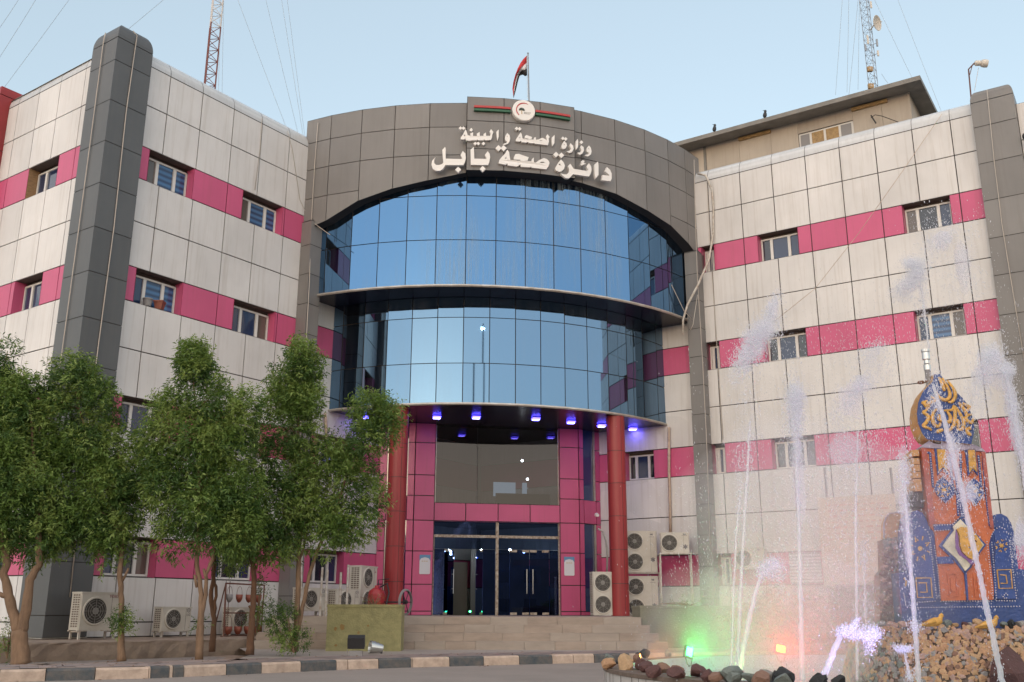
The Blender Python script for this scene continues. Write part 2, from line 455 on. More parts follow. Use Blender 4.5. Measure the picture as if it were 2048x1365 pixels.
# paved strip behind the kerb and the forecourt
M['paver'] = mat('pinkish_pavers', (0.36, 0.27, 0.235), 0.8, noise=0.5, nscale=1.3, c2=(0.25, 0.19, 0.175), bump=0.3, bscale=30)
nt_ = M['paver'].node_tree
mb = MB()
kk = [p for p in KP]
def off(i, d):
    a = kk[max(i - 1, 0)]; b = kk[min(i + 1, len(kk) - 1)]; t = (b - a).normalized(); return kk[i] + Vector((-t.y, t.x, 0)) * d
for i in range(len(kk) - 1):
    for j in range(5):
        a = 0.165 + j * .27; b = a + .262
        z = ZV * rnd.uniform(-.004, .004)
        P = [off(i, a), off(i + 1, a), off(i + 1, b), off(i, b)]
        c = sum(P, Vector()) / 4
        P = [c + (p - c) * .985 + z for p in P]
        mb.quad(*P, m=(i + j) % 2 if rnd.random() < .85 else rnd.randrange(2))
M['paver2'] = mat('greyish_pavers', (0.29, 0.23, 0.22), 0.8, noise=0.5, nscale=1.3, c2=(0.2, 0.165, 0.16), bump=0.3, bscale=30)
struct(mb.build('pavement', ['paver', 'paver2']))
M['fore'] = mat('worn_forecourt_paving', (0.36, 0.31, 0.275), 0.75, noise=0.55, nscale=0.8, c2=(0.27, 0.235, 0.21), bump=0.3, bscale=30)
mb = MB()
pb = [p for p in KP]
z = WALK - .012
fr = [off(i, .16) for i in range(len(kk)) if kk[i].x > -4.6]
P = [Vector((p.x, p.y, z)) for p in fr]
mb.poly(P + [Vector((14, 24, z)), Vector((12, 33, z)), Vector((-8, 33, z)), Vector((-6.4, 24, z)), Vector((-5.2, 20.5, z))])
struct(mb.build('forecourt', 'fore'))
# sunken soil bed under the trees
def kerb_y(x):
    for a, b in zip(kp, kp[1:]):
        if a.x <= x <= b.x: return a.y + (b.y - a.y) * (x - a.x) / (b.x - a.x)
    return kp[0].y if x < kp[0].x else kp[-1].y
mb = MB()
nx, ny = 90, 30
G = []
for i in range(nx + 1):
    for j in range(ny + 1):
        x = -16 + i * (12.2 / nx); 
        yk = kerb_y(x) + 1.42
        y = yk + j * (7.6 / ny)
        t = min(1, max(0, (x + 9) / 5.5))
        deep = (-1.12) * (1 - t) + (-.90) * t
        u = min(1, j / 14)
        zz = (WALK - .02) * (1 - u) + deep * u
        zz += .03 * math.sin(x * 3.1 + y * 2.3) + rnd.uniform(-.022, .022)
        if i > nx - 6: zz = min(zz, WALK - .02)
        G.append((x, y, zz))
F = [(i * (ny + 1) + j, (i + 1) * (ny + 1) + j, (i + 1) * (ny + 1) + j + 1, i * (ny + 1) + j + 1) for i in range(nx) for j in range(ny)]
mb.add(G, F)
struct(mb.build('soil_bed', 'soil', smooth=True))

# ================================================================== the office building
bld = thing('office_building', 'four storey pale and pink clad building with a blue glass drum entrance between two wings', 'building', (CC.x, CC.y, -0.6))
def frame(u, n, org=CC):
    return lambda s, z, o=0.0: org + u * s + n * o + ZV * z
WL = frame(-dL, nL); WR = frame(-dR, nR)
WRET = frame(-nL, -dL, CC - dL * 16.18)      # return wall beyond the corner pillar
CAPZ = 14.39
ROWS = [('white', 13.22, CAPZ), ('white', 12.0, 13.22), ('pink', 11.07, 12.0), ('white', 9.85, 11.07), ('white', 8.61, 9.85), ('pink', 7.68, 8.61),
        ('white', 6.43, 7.68), ('white', 5.21, 6.43), ('pink', 4.26, 5.21), ('white', 2.97, 4.26), ('white', 1.75, 2.97), ('pink', 0.79, 1.75),
        ('white', -.28, .79), ('white', -.62, -.28)]
BANDS = {3: (11.07, 12.0), 2: (7.68, 8.61), 1: (4.26, 5.21), 0: (.79, 1.75)}
def panel(mb, W, s0, s1, z0, z1, o=.03, m=0, g=.015):
    j = [rnd.uniform(-.003, .003) for _ in range(4)]
    A = [W(s0 + g, z0 + g, o + j[0]), W(s1 - g, z0 + g, o + j[1]), W(s1 - g, z1 - g, o + j[2]), W(s0 + g, z1 - g, o + j[3])]
    B = [W(s0 + g, z0 + g, 0), W(s1 - g, z0 + g, 0), W(s1 - g, z1 - g, 0), W(s0 + g, z1 - g, 0)]
    mb.add(A + B, [(0, 1, 2, 3), (0, 4, 5, 1), (1, 5, 6, 2), (2, 6, 7, 3), (3, 7, 4, 0)], m)
def wing(W, joints, opens, smax, ztop=CAPZ, smin=0.0, rows=ROWS, skip=lambda s0, s1, z0, z1: False):
    back = MB()
    js = [smin] + [j for j in joints if smin < j < smax] + [smax]
    for (kind, z0, z1) in rows:
        op = [o for o in opens if kind == 'pink' and abs(BANDS[o[0]][0] - z0) < .01]
        cuts = [(smin, smax)]
        for o in op:
            nc = []
            for (a, b) in cuts:
                if o[2] <= a or o[1] >= b: nc.append((a, b)); continue
                if o[1] > a: nc.append((a, o[1]))
                if o[2] < b: nc.append((o[2], b))
            cuts = nc
        for (a, b) in cuts:
            if skip(a, b, z0, z1): continue
            back.quad(W(a, z0), W(b, z0), W(b, z1), W(a, z1))
            row = MB()
            ed = [a] + [j for j in js if a + .06 < j < b - .06] + [b]
            for s0, s1 in zip(ed, ed[1:]):
                if skip(s0, s1, z0, z1): continue
                panel(row, W, s0, s1, z0, z1)
            if row.v: row.build('pink_band' if kind == 'pink' else 'white_cladding', kind, bld)
    back.build('wall', 'joint', bld, recalc=False)
def window(W, s0, s1, z0, z1, panes=('panebrown', 'blind', 'blind'), jamb='pink', far=None, split=(.29, .40, .31)):
    """three-light white window set 0.30 m back in its opening"""
    rv = MB(); D = -.30
    rv.quad(W(s0, z0, .03), W(s0, z1, .03), W(s0, z1, D), W(s0, z0, D), 0)
    rv.quad(W(s1, z0, .03), W(s1, z1, .03), W(s1, z1, D), W(s1, z0, D), 0 if far is None else 2)
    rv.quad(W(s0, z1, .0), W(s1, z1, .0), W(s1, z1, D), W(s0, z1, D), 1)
    rv.quad(W(s0, z0, .02), W(s1, z0, .02), W(s1, z0 + .015, D), W(s0, z0 + .015, D), 3)
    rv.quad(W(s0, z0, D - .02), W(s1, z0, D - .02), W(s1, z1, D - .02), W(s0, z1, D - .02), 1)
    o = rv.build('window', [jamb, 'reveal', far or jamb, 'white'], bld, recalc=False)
    f = MB(); t = .05; a, b = s0 + .01, s1 - .01; za, zb = z0 + .03, z1 - .09
    def fb(x0, x1, y0, y1, d=.05): f.box(W(x0, y0, D + .005), W(x1, y0, D) - W(x0, y0, D), ZV * (y1 - y0), W(x0, y0, D + d) - W(x0, y0, D))
    fb(a, b, za, za + t); fb(a, b, zb - t, zb)
    fb(a, a + t, za + t, zb - t); fb(b - t, b, za + t, zb - t)
    wd = b - a; x1 = a + wd * split[0]; x2 = a + wd * (split[0] + split[1])
    fb(x1 - .045, x1 + .045, za + t, zb - t, .06); fb(x2 - .045, x2 + .045, za + t, zb - t, .06)
    fo = f.build('frame', 'upvc', o)
    g = MB(); k = 0
    for (p, q, mi) in ((a + t, x1 - .045, 0), (x1 + .045, x2 - .045, 1), (x2 + .045, b - t, 2)):
        g.quad(W(p, za + t, D + .02), W(q, za + t, D + .02 + rnd.uniform(-.004, .004)), W(q, zb - t, D + .02), W(p, zb - t, D + .02 + rnd.uniform(-.004, .004)), mi)
    g.build('pane', list(panes), o, recalc=False)
    return o
# seen from the court, s runs from the inner corner outwards
JL = [10.18 - 1.115 * k for k in range(1, 9)] + [10.18, 11.30, 12.38, 13.51, 14.61, 15.7]
JR = [9.57 - 1.125 * k for k in range(1, 9)] + [9.57, 10.72, 11.83, 12.95, 14.06, 15.16, 16.28, 17.38]
OPL = [(f, 13.56, 15.0) for f in (3, 2, 1, 0)] + [(f, 10.27, 11.81) for f in (3, 2, 1, 0)] + [(0, 6.9, 8.3), (1, 6.9, 8.3)]
OPR = [(f, 11.2, 12.52) for f in (3, 2, 1)] + [(f, 15.76, 17.1) for f in (3, 2, 1)] + [(f, 9.22, 9.66) for f in (3, 2, 1, 0)] + [(1, 6.1, 7.16)]
wing(WL, JL, OPL, 16.2)
wing(WR, JR, OPR, 18.4)
seq = {(3, 13.56): ('blind', 'blind', 'panebrown'), (2, 13.56): ('blind', 'blind', 'pane2'), (1, 13.56): ('pane', 'pane2', 'pane2'), (0, 13.56): ('panebrown', 'pane', 'pane2'),
       (3, 10.27): ('blind', 'blind', 'panebrown'), (2, 10.27): ('panebrown', 'pane2', 'pane2'), (1, 10.27): ('pane', 'pane2', 'pane'), (0, 10.27): ('pane2', 'pane', 'pane2')}
for (f, a, b) in OPL:
    window(WL, a, b, *BANDS[f], panes=seq.get((f, a), ('pane2', 'pane', 'pane')))
for (f, a, b) in OPR:
    ps = {(3, 11.2): ('pane', 'pane2', 'pane2'), (3, 15.76): ('panebrown', 'pane', 'pane2'), (2, 11.2): ('pane', 'pane2', 'pane'), (2, 15.76): ('pane2', 'blind', 'panebrown')}.get((f, a), ('pane', 'pane2', 'pane'))
    window(WR, a, b, *BANDS[f], panes=ps, split=(.27, .45, .28))
# return wall behind the corner pillar, with a red end pillar
JT = [0.38, 1.52, 2.75, 3.86, 4.96, 5.5, 6.6]
OPT = [(3, 2.3, 3.8), (2, 2.3, 3.66), (1, 2.3, 3.66), (0, 2.3, 3.66)]
wing(WRET, JT, OPT, 7.2)
for (f, a, b) in OPT:
    window(WRET, a, b, *BANDS[f], panes=('blind', 'pane2', 'pane2'), far='brick' if f == 3 else None)
# rounded parapet caps
def cap(W, s0, s1, js, r=.42, base=CAPZ, m='cap', name='parapet_cap', n=8, o0=.03):
    c = MB()
    ed = [s0] + [j for j in js if s0 < j < s1] + [s1]
    for a, b in zip(ed, ed[1:]):
        g = .008
        for i in range(n):
            t0, t1 = i / n * math.pi / 2, (i + 1) / n * math.pi / 2
            p = lambda s, t: W(s, base + .012 + r * 1.25 * math.sin(t), o0 - r * (1 - math.cos(t)))
            c.quad(p(a + g, t0), p(b - g, t0), p(b - g, t1), p(a + g, t1))
        c.quad(W(a + g, base + .012 + r * 1.25, o0 - r), W(b - g, base + .012 + r * 1.25, o0 - r), W(b - g, base + .3, -1.6), W(a + g, base + .3, -1.6))
    # dark line under the joints
    for i in range(n):
        t0, t1 = i / n * math.pi / 2, (i + 1) / n * math.pi / 2
        p = lambda s, t: W(s, base - .0 + (r * 1.25) * math.sin(t) - .004, o0 - .018 - r * (1 - math.cos(t)))
        c.quad(p(s0, t0), p(s1, t0), p(s1, t1), p(s0, t1), 1)
    return c.build(name, [m, 'joint'], bld, smooth=False, recalc=False)
bw = MB()
for W, a, b, d_ in ((WL, 0, 16.2, -7.1), (WR, 0, 24, -12)):
    bw.quad(W(a, -.62, d_), W(b, -.62, d_), W(b, CAPZ + .25, d_), W(a, CAPZ + .25, d_))
bw.quad(WR(24, -.62, 0), WR(24, -.62, -12), WR(24, CAPZ + .25, -12), WR(24, CAPZ + .25, 0))
bw.build('rear_wall', 'beige', bld, recalc=False)
cap(WL, 9.3, 15.5, JL); cap(WR, 9.1, 18.1, JR); cap(WRET, .2, 5.6, JT)
# flat roof decks close the wings
rf = MB()
for W, a, b, d_ in ((WL, 0, 16.2, -7.1), (WR, 0, 24, -12)):
    rf.quad(W(a, CAPZ + .25, -.5), W(b, CAPZ + .25, -.5), W(b, CAPZ + .25, d_), W(a, CAPZ + .25, d_))
rf.build('roof', 'eave', bld, recalc=False)

def pillar(W, s0, s1, depth0, depth1, zs, top, r, m, name, both=False):
    """square clad pillar with rounded head; faces at depth1, flanks back to depth0"""
    p = MB()
    core = .02
    p.box(W(s0 + core, zs[0], depth0), W(s1 - core, 0, depth0) - W(s0 + core, 0, depth0), ZV * (zs[-1] - zs[0]), W(s0, 0, depth1 - core) - W(s0, 0, depth0), 1)
    for z0, z1 in zip(zs, zs[1:]):
        g = .01
        for (A, B, nA) in ((W(s0, 0, depth1), W(s1, 0, depth1), 0), (W(s1, 0, depth1), W(s1, 0, depth0), 1), (W(s0, 0, depth0), W(s0, 0, depth1), 1)):
            p.quad(A + ZV * (z0 + g), B + ZV * (z0 + g), B + ZV * (z1 - g), A + ZV * (z1 - g), 0)
    # head: quarter-round on all sides, mitred
    n = 7; zt = zs[-1]; h = top - zt; ring = []
    for i in range(n + 1):
        t = i / n * math.pi / 2; k = r * (1 - math.cos(t)); z = zt + .012 + h * math.sin(t)
        ring.append([W(s0 + k, z, depth0), W(s0 + k, z, depth1 - k), W(s1 - k, z, depth1 - k), W(s1 - k, z, depth0)])
    for i in range(n):
        for j in range(3):
            p.quad(ring[i][j], ring[i][j + 1], ring[i + 1][j + 1], ring[i + 1][j], 0)
    p.poly(ring[n], 0)
    return p.build(name, [m, 'joint'], bld, recalc=False)
# corner pillar: front faces along wing and along return
ez = [-.6, -.12, 1.07, 2.23, 3.4, 4.56, 5.72, 6.88, 8.05, 9.22, 10.4, 11.57, 12.74, 13.9, 14.58]
p = MB()
EO = CC - dL * 16.48 + nL * .3
WA = frame(dL, nL, EO); WB = frame(-nL, -dL, EO)
lenA, lenB = 1.07, 1.13
p.box(EO + ZV * -.6 - nL * .02 + dL * .02, dL * (lenA - .04), -nL * (lenB - .04), ZV * 15.2, 1)
for z0, z1 in zip(ez, ez[1:]):
    g = .009
    p.quad(WA(0, z0 + g), WA(lenA, z0 + g), WA(lenA, z1 - g), WA(0, z1 - g), 0)
    p.quad(WB(0, z0 + g), WB(lenB, z0 + g), WB(lenB, z1 - g), WB(0, z1 - g), 0)
    p.quad(WA(lenA, z0 + g), WA(lenA, z0 + g, -.3), WA(lenA, z1 - g, -.3), WA(lenA, z1 - g), 0)
    p.quad(WB(lenB, z0 + g), WB(lenB, z0 + g, -.3), WB(lenB, z1 - g, -.3), WB(lenB, z1 - g), 0)
ring = []; n = 8; r = .24
for i in range(n + 1):
    t = i / n * math.pi / 2; k = r * (1 - math.cos(t)); z = 14.592 + .50 * math.sin(t)
    ring.append([EO + dL * (k if a == 0 else lenA - k) - nL * (k if b == 0 else lenB - k) + ZV * z for a, b in ((0, 0), (1, 0), (1, 1), (0, 1))])
for i in range(n):
    for j in range(4): p.quad(ring[i][j], ring[i][(j + 1) % 4], ring[i + 1][(j + 1) % 4], ring[i + 1][j], 0)
p.poly(ring[n])
p.build('slate_pillar', ['slate', 'joint'], bld, recalc=False)
# silver foot rail of the pillar
p = MB()
p.tube([WB(lenB, -.61, .01), WB(0, -.61, .01), WA(lenA, -.61, .01)], .012, 4); p.build('foot_trim', 'steel', bld)
pillar(WR, 18.02, 19.18, -.8, .3, [-.6] + [6.86 - 1.165 * k for k in range(5, 0, -1)] + [6.86, 8.03, 9.2, 10.32, 11.48, 12.65, 13.82, 14.62], 15.02, .2, 'grey', 'grey_pillar')
pillar(WRET, 5.5, 6.6, -.6, .35, [-.6, 2.2, 5, 7.8, 10.4, 13, 14.75], 15.02, .03, 'redclad', 'red_pillar')
wing(WR, [20.3, 21.4, 22.6], [], 24, smin=19.18)
# grey pilasters carrying the drum fascia
zs_p = [-.6] + [10.0 - .96 * k for k in range(10, 0, -1)] + [10.0, 10.95, 11.75]
pillar(WL, 8.93, 9.45, -.2, .46, zs_p, 11.76, .001, 'grey', 'pilaster')
pillar(WR, 8.75, 9.22, -.2, .42, zs_p, 11.76, .001, 'grey', 'pilaster')

# ---------------- the drum
def pol(c, r, ph, z): a = R_(ph); return Vector((c[0] + r * math.sin(a), c[1] - r * math.cos(a), z))
C1, C2 = (-1.75, 37.85), (-1.51, 37.06)
CG = (-1.70, 37.58)        # centre of the upper glass, a little nearer than the fascia's
RF = 10.4
ARCH = [(-29, 11.45), (-24.7, 11.56), (-22.9, 11.69), (-16.8, 12.2), (-10.7, 12.49), (-4.6, 12.7), (1.8, 12.94), (8, 12.97), (14.2, 12.97), (20.4, 12.98), (22.2, 12.96), (29.1, 12.84), (36, 12.57), (42.2, 12.33), (48, 11.93), (53, 11.5)]
def arch(ph):
    for (a, za), (b, zb) in zip(ARCH, ARCH[1:]):
        if a <= ph <= b: return za + (zb - za) * (ph - a) / (b - a)
    return ARCH[0][1] if ph < 0 else ARCH[-1][1]
fa = MB()
def fascia(phs, rows, r):
    for a, b in zip(phs, phs[1:]):
        za, zb = arch(a), arch(b)
        rr = [rows[0]] + [z for z in rows[1:-1] if z > max(za, zb) + .17] + [rows[-1]]
        for z0, z1 in zip(rr, rr[1:]):
            l0, l1 = max(z0, za), max(z0, zb)
            if l0 >= z1 - .02 and l1 >= z1 - .02: continue
            l0, l1 = min(l0, z1 - .02), min(l1, z1 - .02)
            P = [pol(C1, r, a, l0), pol(C1, r, b, l1), pol(C1, r, b, z1), pol(C1, r, a, z1)]
            t = (P[1] - P[0]); t.z = 0; t.normalize(); nn = Vector((t.y, -t.x, 0)); g = .011
            Q = [P[0] + t * g + ZV * g, P[1] - t * g + ZV * g, P[2] - t * g - ZV * g, P[3] + t * g - ZV * g]
            Q = [q + nn * (.03 + rnd.uniform(-.003, .003)) for q in Q]
            Bk = [q - nn * .03 for q in Q]
            fa.add(Q + Bk, [(0, 1, 2, 3), (0, 4, 5, 1), (1, 5, 6, 2), (2, 6, 7, 3), (3, 7, 4, 0)], 0)
        zt = rows[-1]
        fa.quad(pol(C1, r, a, za), pol(C1, r, b, zb), pol(C1, r, b, zt), pol(C1, r, a, zt), 1)
        # lip under the arch and top lid
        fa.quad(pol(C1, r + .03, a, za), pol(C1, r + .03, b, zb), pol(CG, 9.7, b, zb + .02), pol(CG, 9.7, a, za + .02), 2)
        fa.quad(pol(C1, r + .03, a, zt), pol(C1, r + .03, b, zt), pol(C1, 9.4, b, zt), pol(C1, 9.4, a, zt), 0)
        fa.quad(pol(C1, 9.4, a, zt), pol(C1, 9.4, b, zt), pol(C1, 9.4, b, zt - .8), pol(C1, 9.4, a, zt - .8), 1)
ROWF = [11.4, 12.6, 13.6, 14.55, 15.42]
PHL = [-28.2, -22.9, -16.8, -10.7, -4.6, 1.8]; PHM = [1.8, 8.0, 14.2, 20.4]; PHR = [20.4, 22.2, 29.1, 36.0, 42.2, 47.6, 52.8]
fascia(PHL, [11.4, 12.55, 13.55, 14.5, 15.33], RF)
fascia(PHM, [11.4, 12.6, 13.68, 14.62, 15.44], RF + .2)
fascia(PHR, [11.4, 12.7, 13.82, 14.70, 15.48], RF)
for ph in (1.8, 20.4):
    fa.quad(pol(C1, RF, ph, arch(ph)), pol(C1, RF + .23, ph, arch(ph)), pol(C1, RF + .23, ph, 15.44), pol(C1, RF, ph, 15.44), 0)
fa.build('fascia', ['grey', 'joint', 'dark'], bld, recalc=False)
rf = MB()
rf.poly([pol(C1, 9.5, ph, 14.6) for ph in range(-29, 54, 4)] + [CC + ZV * 14.6])
rf.build('roof', 'eave', bld, recalc=False)

def glass_drum(c, r, phs, zs, m, name, tilt):
    g = MB()
    for a, b in zip(phs, phs[1:]):
        for z0, z1 in zip(zs, zs[1:]):
            P = [pol(c, r, a, z0), pol(c, r, b, z0), pol(c, r, b, z1), pol(c, r, a, z1)]
            t = (P[1] - P[0]).normalized(); nn = Vector((t.y, -t.x, 0)); q = .012
            tx, tz = rnd.gauss(0, tilt), rnd.gauss(0, tilt)
            w_, h_ = (P[1] - P[0]).length / 2, (z1 - z0) / 2
            D = [-tx * w_ - tz * h_, tx * w_ - tz * h_, tx * w_ + tz * h_, -tx * w_ + tz * h_]
            Q = [P[0] + t * q + ZV * q, P[1] - t * q + ZV * q, P[2] - t * q - ZV * q, P[3] + t * q - ZV * q]
            g.add([x + nn * (.02 + d) for x, d in zip(Q, D)], [(0, 1, 2, 3)], 0)
    o = g.build(name, m, bld, recalc=False)
    k = MB()
    for a, b in zip(phs, phs[1:]):
        k.quad(pol(c, r - .015, a, zs[0]), pol(c, r - .015, b, zs[0]), pol(c, r - .015, b, zs[-1]), pol(c, r - .015, a, zs[-1]))
    k.build('mullions', 'joint', o, recalc=False)
    return o
PHU = [1.7 + 5.28 * k for k in range(-6, 11)]
PHD = [0.15 + 5.53 * k for k in range(-7, 12)]
glass_drum(CG, 9.85, PHU, [9.42, 10.87, 12.32, 13.6], 'curtain', 'curtain_wall', .004)
glass_drum(C2, 8.3, PHD, [6.04, 7.27, 8.72, 9.38], 'curtain2', 'curtain_wall', .0035)
sf = MB()
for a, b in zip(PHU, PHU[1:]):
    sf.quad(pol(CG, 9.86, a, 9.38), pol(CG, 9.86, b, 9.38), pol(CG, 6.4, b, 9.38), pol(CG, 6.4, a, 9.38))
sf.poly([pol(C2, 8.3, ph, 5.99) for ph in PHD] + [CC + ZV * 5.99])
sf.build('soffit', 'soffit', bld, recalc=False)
tr = MB()
tr.tube([pol(CG, 9.89, ph, 9.40) for ph in PHU], .045, 6); tr.tube([pol(C2, 8.34, ph, 6.01) for ph in PHD], .045, 6)
tr.build('rim_trim', 'steel', bld)

# ---------------- entrance pavilion under the drum
WP = lambda t, z, o=0.0: CC + TG * t + AX * (4.12 + o) + ZV * z
FLOOR = -.127
pk = MB(); jb = MB()
zrow = [FLOOR, -.0, .82, 1.85, 2.82, 3.61, 4.28, 5.34, 5.99]
for sg in (-1, 1):
    for (t0, t1) in ((2.09, 2.75),):
        for z0, z1 in zip(zrow, zrow[1:]):
            a, b = sorted((sg * t0, sg * t1)); panel(pk, WP, a, b, z0, z1, .03)
        a, b = sorted((sg * t0, sg * t1)); jb.quad(WP(a, FLOOR), WP(b, FLOOR), WP(b, 5.99), WP(a, 5.99))
        # inner return of the pilaster
        jb.quad(WP(sg * 2.08, FLOOR, .02), WP(sg * 2.08, FLOOR, -.25), WP(sg * 2.08, 5.99, -.25), WP(sg * 2.08, 5.99, .02), 1)
for t0, t1 in zip((-2.09, -1.06, .01, 1.08), (-1.06, .01, 1.08, 2.09)):
    panel(pk, WP, t0, t1, 2.82, 3.40, .03)
jb.quad(WP(-2.09, 2.82), WP(2.09, 2.82), WP(2.09, 3.40), WP(-2.09, 3.40))
jb.quad(WP(-2.09, 2.82, .03), WP(2.09, 2.82, .03), WP(2.09, 2.82, -.25), WP(-2.09, 2.82, -.25), 1)
jb.quad(WP(-2.09, 3.40, .03), WP(2.09, 3.40, .03), WP(2.09, 3.40, -.25), WP(-2.09, 3.40, -.25), 1)
# angled side walls with tall dark windows
for sg, W, se in ((1, WR, 5.1), (-1, WL, 5.45)):
    A = WP(sg * 2.75, 0, .03); B = W(se, 0, .03)
    u = (B - A); L = u.length; u.normalize(); nn = Vector((u.y, -u.x, 0)) * sg
    if sg < 0: nn = Vector((-u.y, u.x, 0)) * -1 * sg * -1
    if nn.dot(AX) < 0: nn = -nn
    WS = lambda s, z, o=0.0, A=A, u=u, nn=nn: A + u * s + nn * o + ZV * z
    sp = [0.0, L * .2, L * .78, L]
    for i, (s0, s1) in enumerate(zip(sp, sp[1:])):
        for z0, z1 in zip(zrow, zrow[1:]):
            if i == 1 and (z1 <= 2.83 and z0 >= -.01 or z0 >= 3.6): continue
            panel(pk, WS, s0, s1, z0, z1, .03)
    jb.quad(WS(0, FLOOR, -.12), WS(L, FLOOR, -.12), WS(L, 5.99, -.12), WS(0, 5.99, -.12))
    for (z0, z1) in ((0.0, 2.82), (3.61, 5.99)):
        g = MB(); g.quad(WS(sp[1], z0, -.06), WS(sp[2], z0, -.06), WS(sp[2], z1, -.06), WS(sp[1], z1, -.06))
        o = g.build('side_window', 'sideglass', bld, recalc=False)
        f = MB(); f.box(WS(sp[2] - .04, z0, -.05), u * .04, ZV * (z1 - z0), nn * .06); f.build('frame', 'steel', o)
        if sg > 0 and z0 < 1: pass
pk.build('entrance_surround', 'pink', bld); jb.build('surround_backing', ['joint', 'pink'], bld, recalc=False)
# big smoked window over the doors
g = MB()
for (a, b) in ((-2.07, -.68), (-.68, 2.07)):
    g.quad(WP(a + .006, 3.41, -.08), WP(b - .006, 3.41, -.08), WP(b - .006, 5.99, -.08), WP(a + .006, 5.99, -.08))
o = g.build('lobby_window', 'bigglass', bld, recalc=False)
f = MB()
for t in (-2.07, 2.05): f.box(WP(t, 3.41, -.09), TG * .02, ZV * 2.54, AX * .03)
f.build('frame', 'steel', o)
# door screen: rusty cream frame, transoms, four glass leaves
f = MB()
def fb(t0, t1, z0, z1, d=.10, o=-.14, m=0): f.box(WP(t0, z0, o), TG * (t1 - t0), ZV * (z1 - z0), AX * d, m)
fb(-.045, .045, FLOOR, 2.81); fb(-2.08, -.045, 2.30, 2.385); fb(.045, 2.08, 2.30, 2.385); fb(2.045, 2.08, FLOOR, 2.30); fb(-2.08, -2.05, FLOOR, 2.30)
fb(2.045, 2.08, 2.385, 2.81); 
f.build('door_frame', 'rustframe', bld)
g = MB()
for (a, b) in ((-2.07, -.05), (.05, 2.05)): g.quad(WP(a, 2.39, -.1), WP(b, 2.39, -.1), WP(b, 2.81, -.1), WP(a, 2.81, -.1))
g.build('transom_window', 'doorglass', bld, recalc=False)
def leaf(t0, t1, z0=FLOOR + .02, z1=1.93, o=-.1, handle=None, fit=True, top=True):
    g = MB(); g.box(WP(t0 + .006, z0, o), TG * (t1 - t0 - .012), ZV * (z1 - z0), AX * .012)
    d = g.build('door', 'doorglass', bld)
    if fit:
        h = MB()
        for (x, zz) in (((t0 + .02), z1 - .07), ((t0 + .02), z0), ((t1 - .24), z1 - .07), ((t1 - .24), z0)):
            h.box(WP(x, zz, o - .008), TG * .22, ZV * .075, AX * .03)
        h.build('patch_fitting', 'rustframe', d)
    if handle is not None:
        h = MB(); h.tube([WP(handle, .55, o + .08), WP(handle, 1.32, o + .08)], .014, 8)
        for zz in (.72, 1.15): h.tube([WP(handle, zz, o), WP(handle, zz, o + .08)], .01, 6)
        h.build('handle', 'alu', d)
leaf(.05, .42, fit=False); leaf(.42, 1.08, handle=.98); leaf(1.08, 1.74, handle=1.18); leaf(1.74, 2.045, fit=False)
leaf(-2.05, -1.72, fit=False); leaf(-.46, -.05, fit=False)
# left leaves stand open, swung inwards
for (t, dr) in ((-1.72, .45), (-.46, -.12)):
    g = MB(); v = (TG * dr - AX * .6).normalized()
    g.box(WP(t, FLOOR + .02, -.11), v * .62, ZV * 2.03, TG * .012)
    d = g.build('door', 'doorglass', bld)
    h = MB(); h.box(WP(t, 1.86, -.11) - TG * .01, v * .2, ZV * .075, TG * .035); h.box(WP(t, FLOOR + .02, -.11) - TG * .01, v * .2, ZV * .075, TG * .035); h.build('patch_fitting', 'rustframe', d)
    h = MB(); q = WP(t, 0, -.11) + v * .52 + TG * .06
    h.tube([q + ZV * .55, q + ZV * 1.32], .014, 8)
    for zz in (.7, 1.16): h.tube([q + ZV * zz, q + ZV * zz - TG * .1], .01, 6)
    h.build('handle', 'alu', d)
g = MB()
for (a, b) in ((-2.05, -.05), (.05, 2.045)): g.quad(WP(a, 1.94, -.1), WP(b, 1.94, -.1), WP(b, 2.30, -.1), WP(a, 2.30, -.1))
g.build('transom_window', 'doorglass', bld, recalc=False)
# lobby inside: floor, ceiling, walls, inner counter and lamps
M['lobbywall'] = mat('lobby_wall', (0.13, 0.125, 0.125), 0.7); M['lobbyblue'] = mat('lobby_blue_panel', (0.05, 0.10, 0.26), 0.35); M['lobbybrown'] = mat('lobby_brown_door', (0.085, 0.065, 0.05), 0.5)
M['lobbyfloor'] = mat('lobby_floor', (0.3, 0.28, 0.25), 0.2)
lb = MB()
d = -4.0
lb.quad(WP(-2.6, FLOOR, -.2), WP(2.6, FLOOR, -.2), WP(2.6, FLOOR, d), WP(-2.6, FLOOR, d), 3)
lb.quad(WP(-2.6, FLOOR, d), WP(2.6, FLOOR, d), WP(2.6, 5.9, d), WP(-2.6, 5.9, d), 0)
for t in (-2.6, 2.6): lb.quad(WP(t, FLOOR, -.2), WP(t, FLOOR, d), WP(t, 5.9, d), WP(t, 5.9, -.2), 0)
lb.quad(WP(-2.6, 5.93, -.2), WP(2.6, 5.93, -.2), WP(2.6, 5.93, d), WP(-2.6, 5.93, d), 4)
lb.box(WP(-2.6, 2.85, -1.2), TG * 5.2, ZV * .45, AX * -2.7, 0)      # gallery floor
lb.box(WP(-1.75, FLOOR, -2.6), TG * .5, ZV * 2.2, AX * -.1, 2); lb.box(WP(-1.2, FLOOR, -2.2), TG * .55, ZV * 1.75, AX * -.5, 2)
lb.box(WP(-.62, FLOOR, -1.6), TG * .16, ZV * 2.95, AX * -.16, 0); lb.box(WP(.35, FLOOR, -1.9), TG * 1.5, ZV * 1.65, AX * -.1, 1)
lb.box(WP(.5, FLOOR, -1.2), TG * 1.5, ZV * .95, AX * -.5, 1); lb.box(WP(-.4, FLOOR, -3.0), TG * 2.9, ZV * 2.1, AX * -.1, 1)
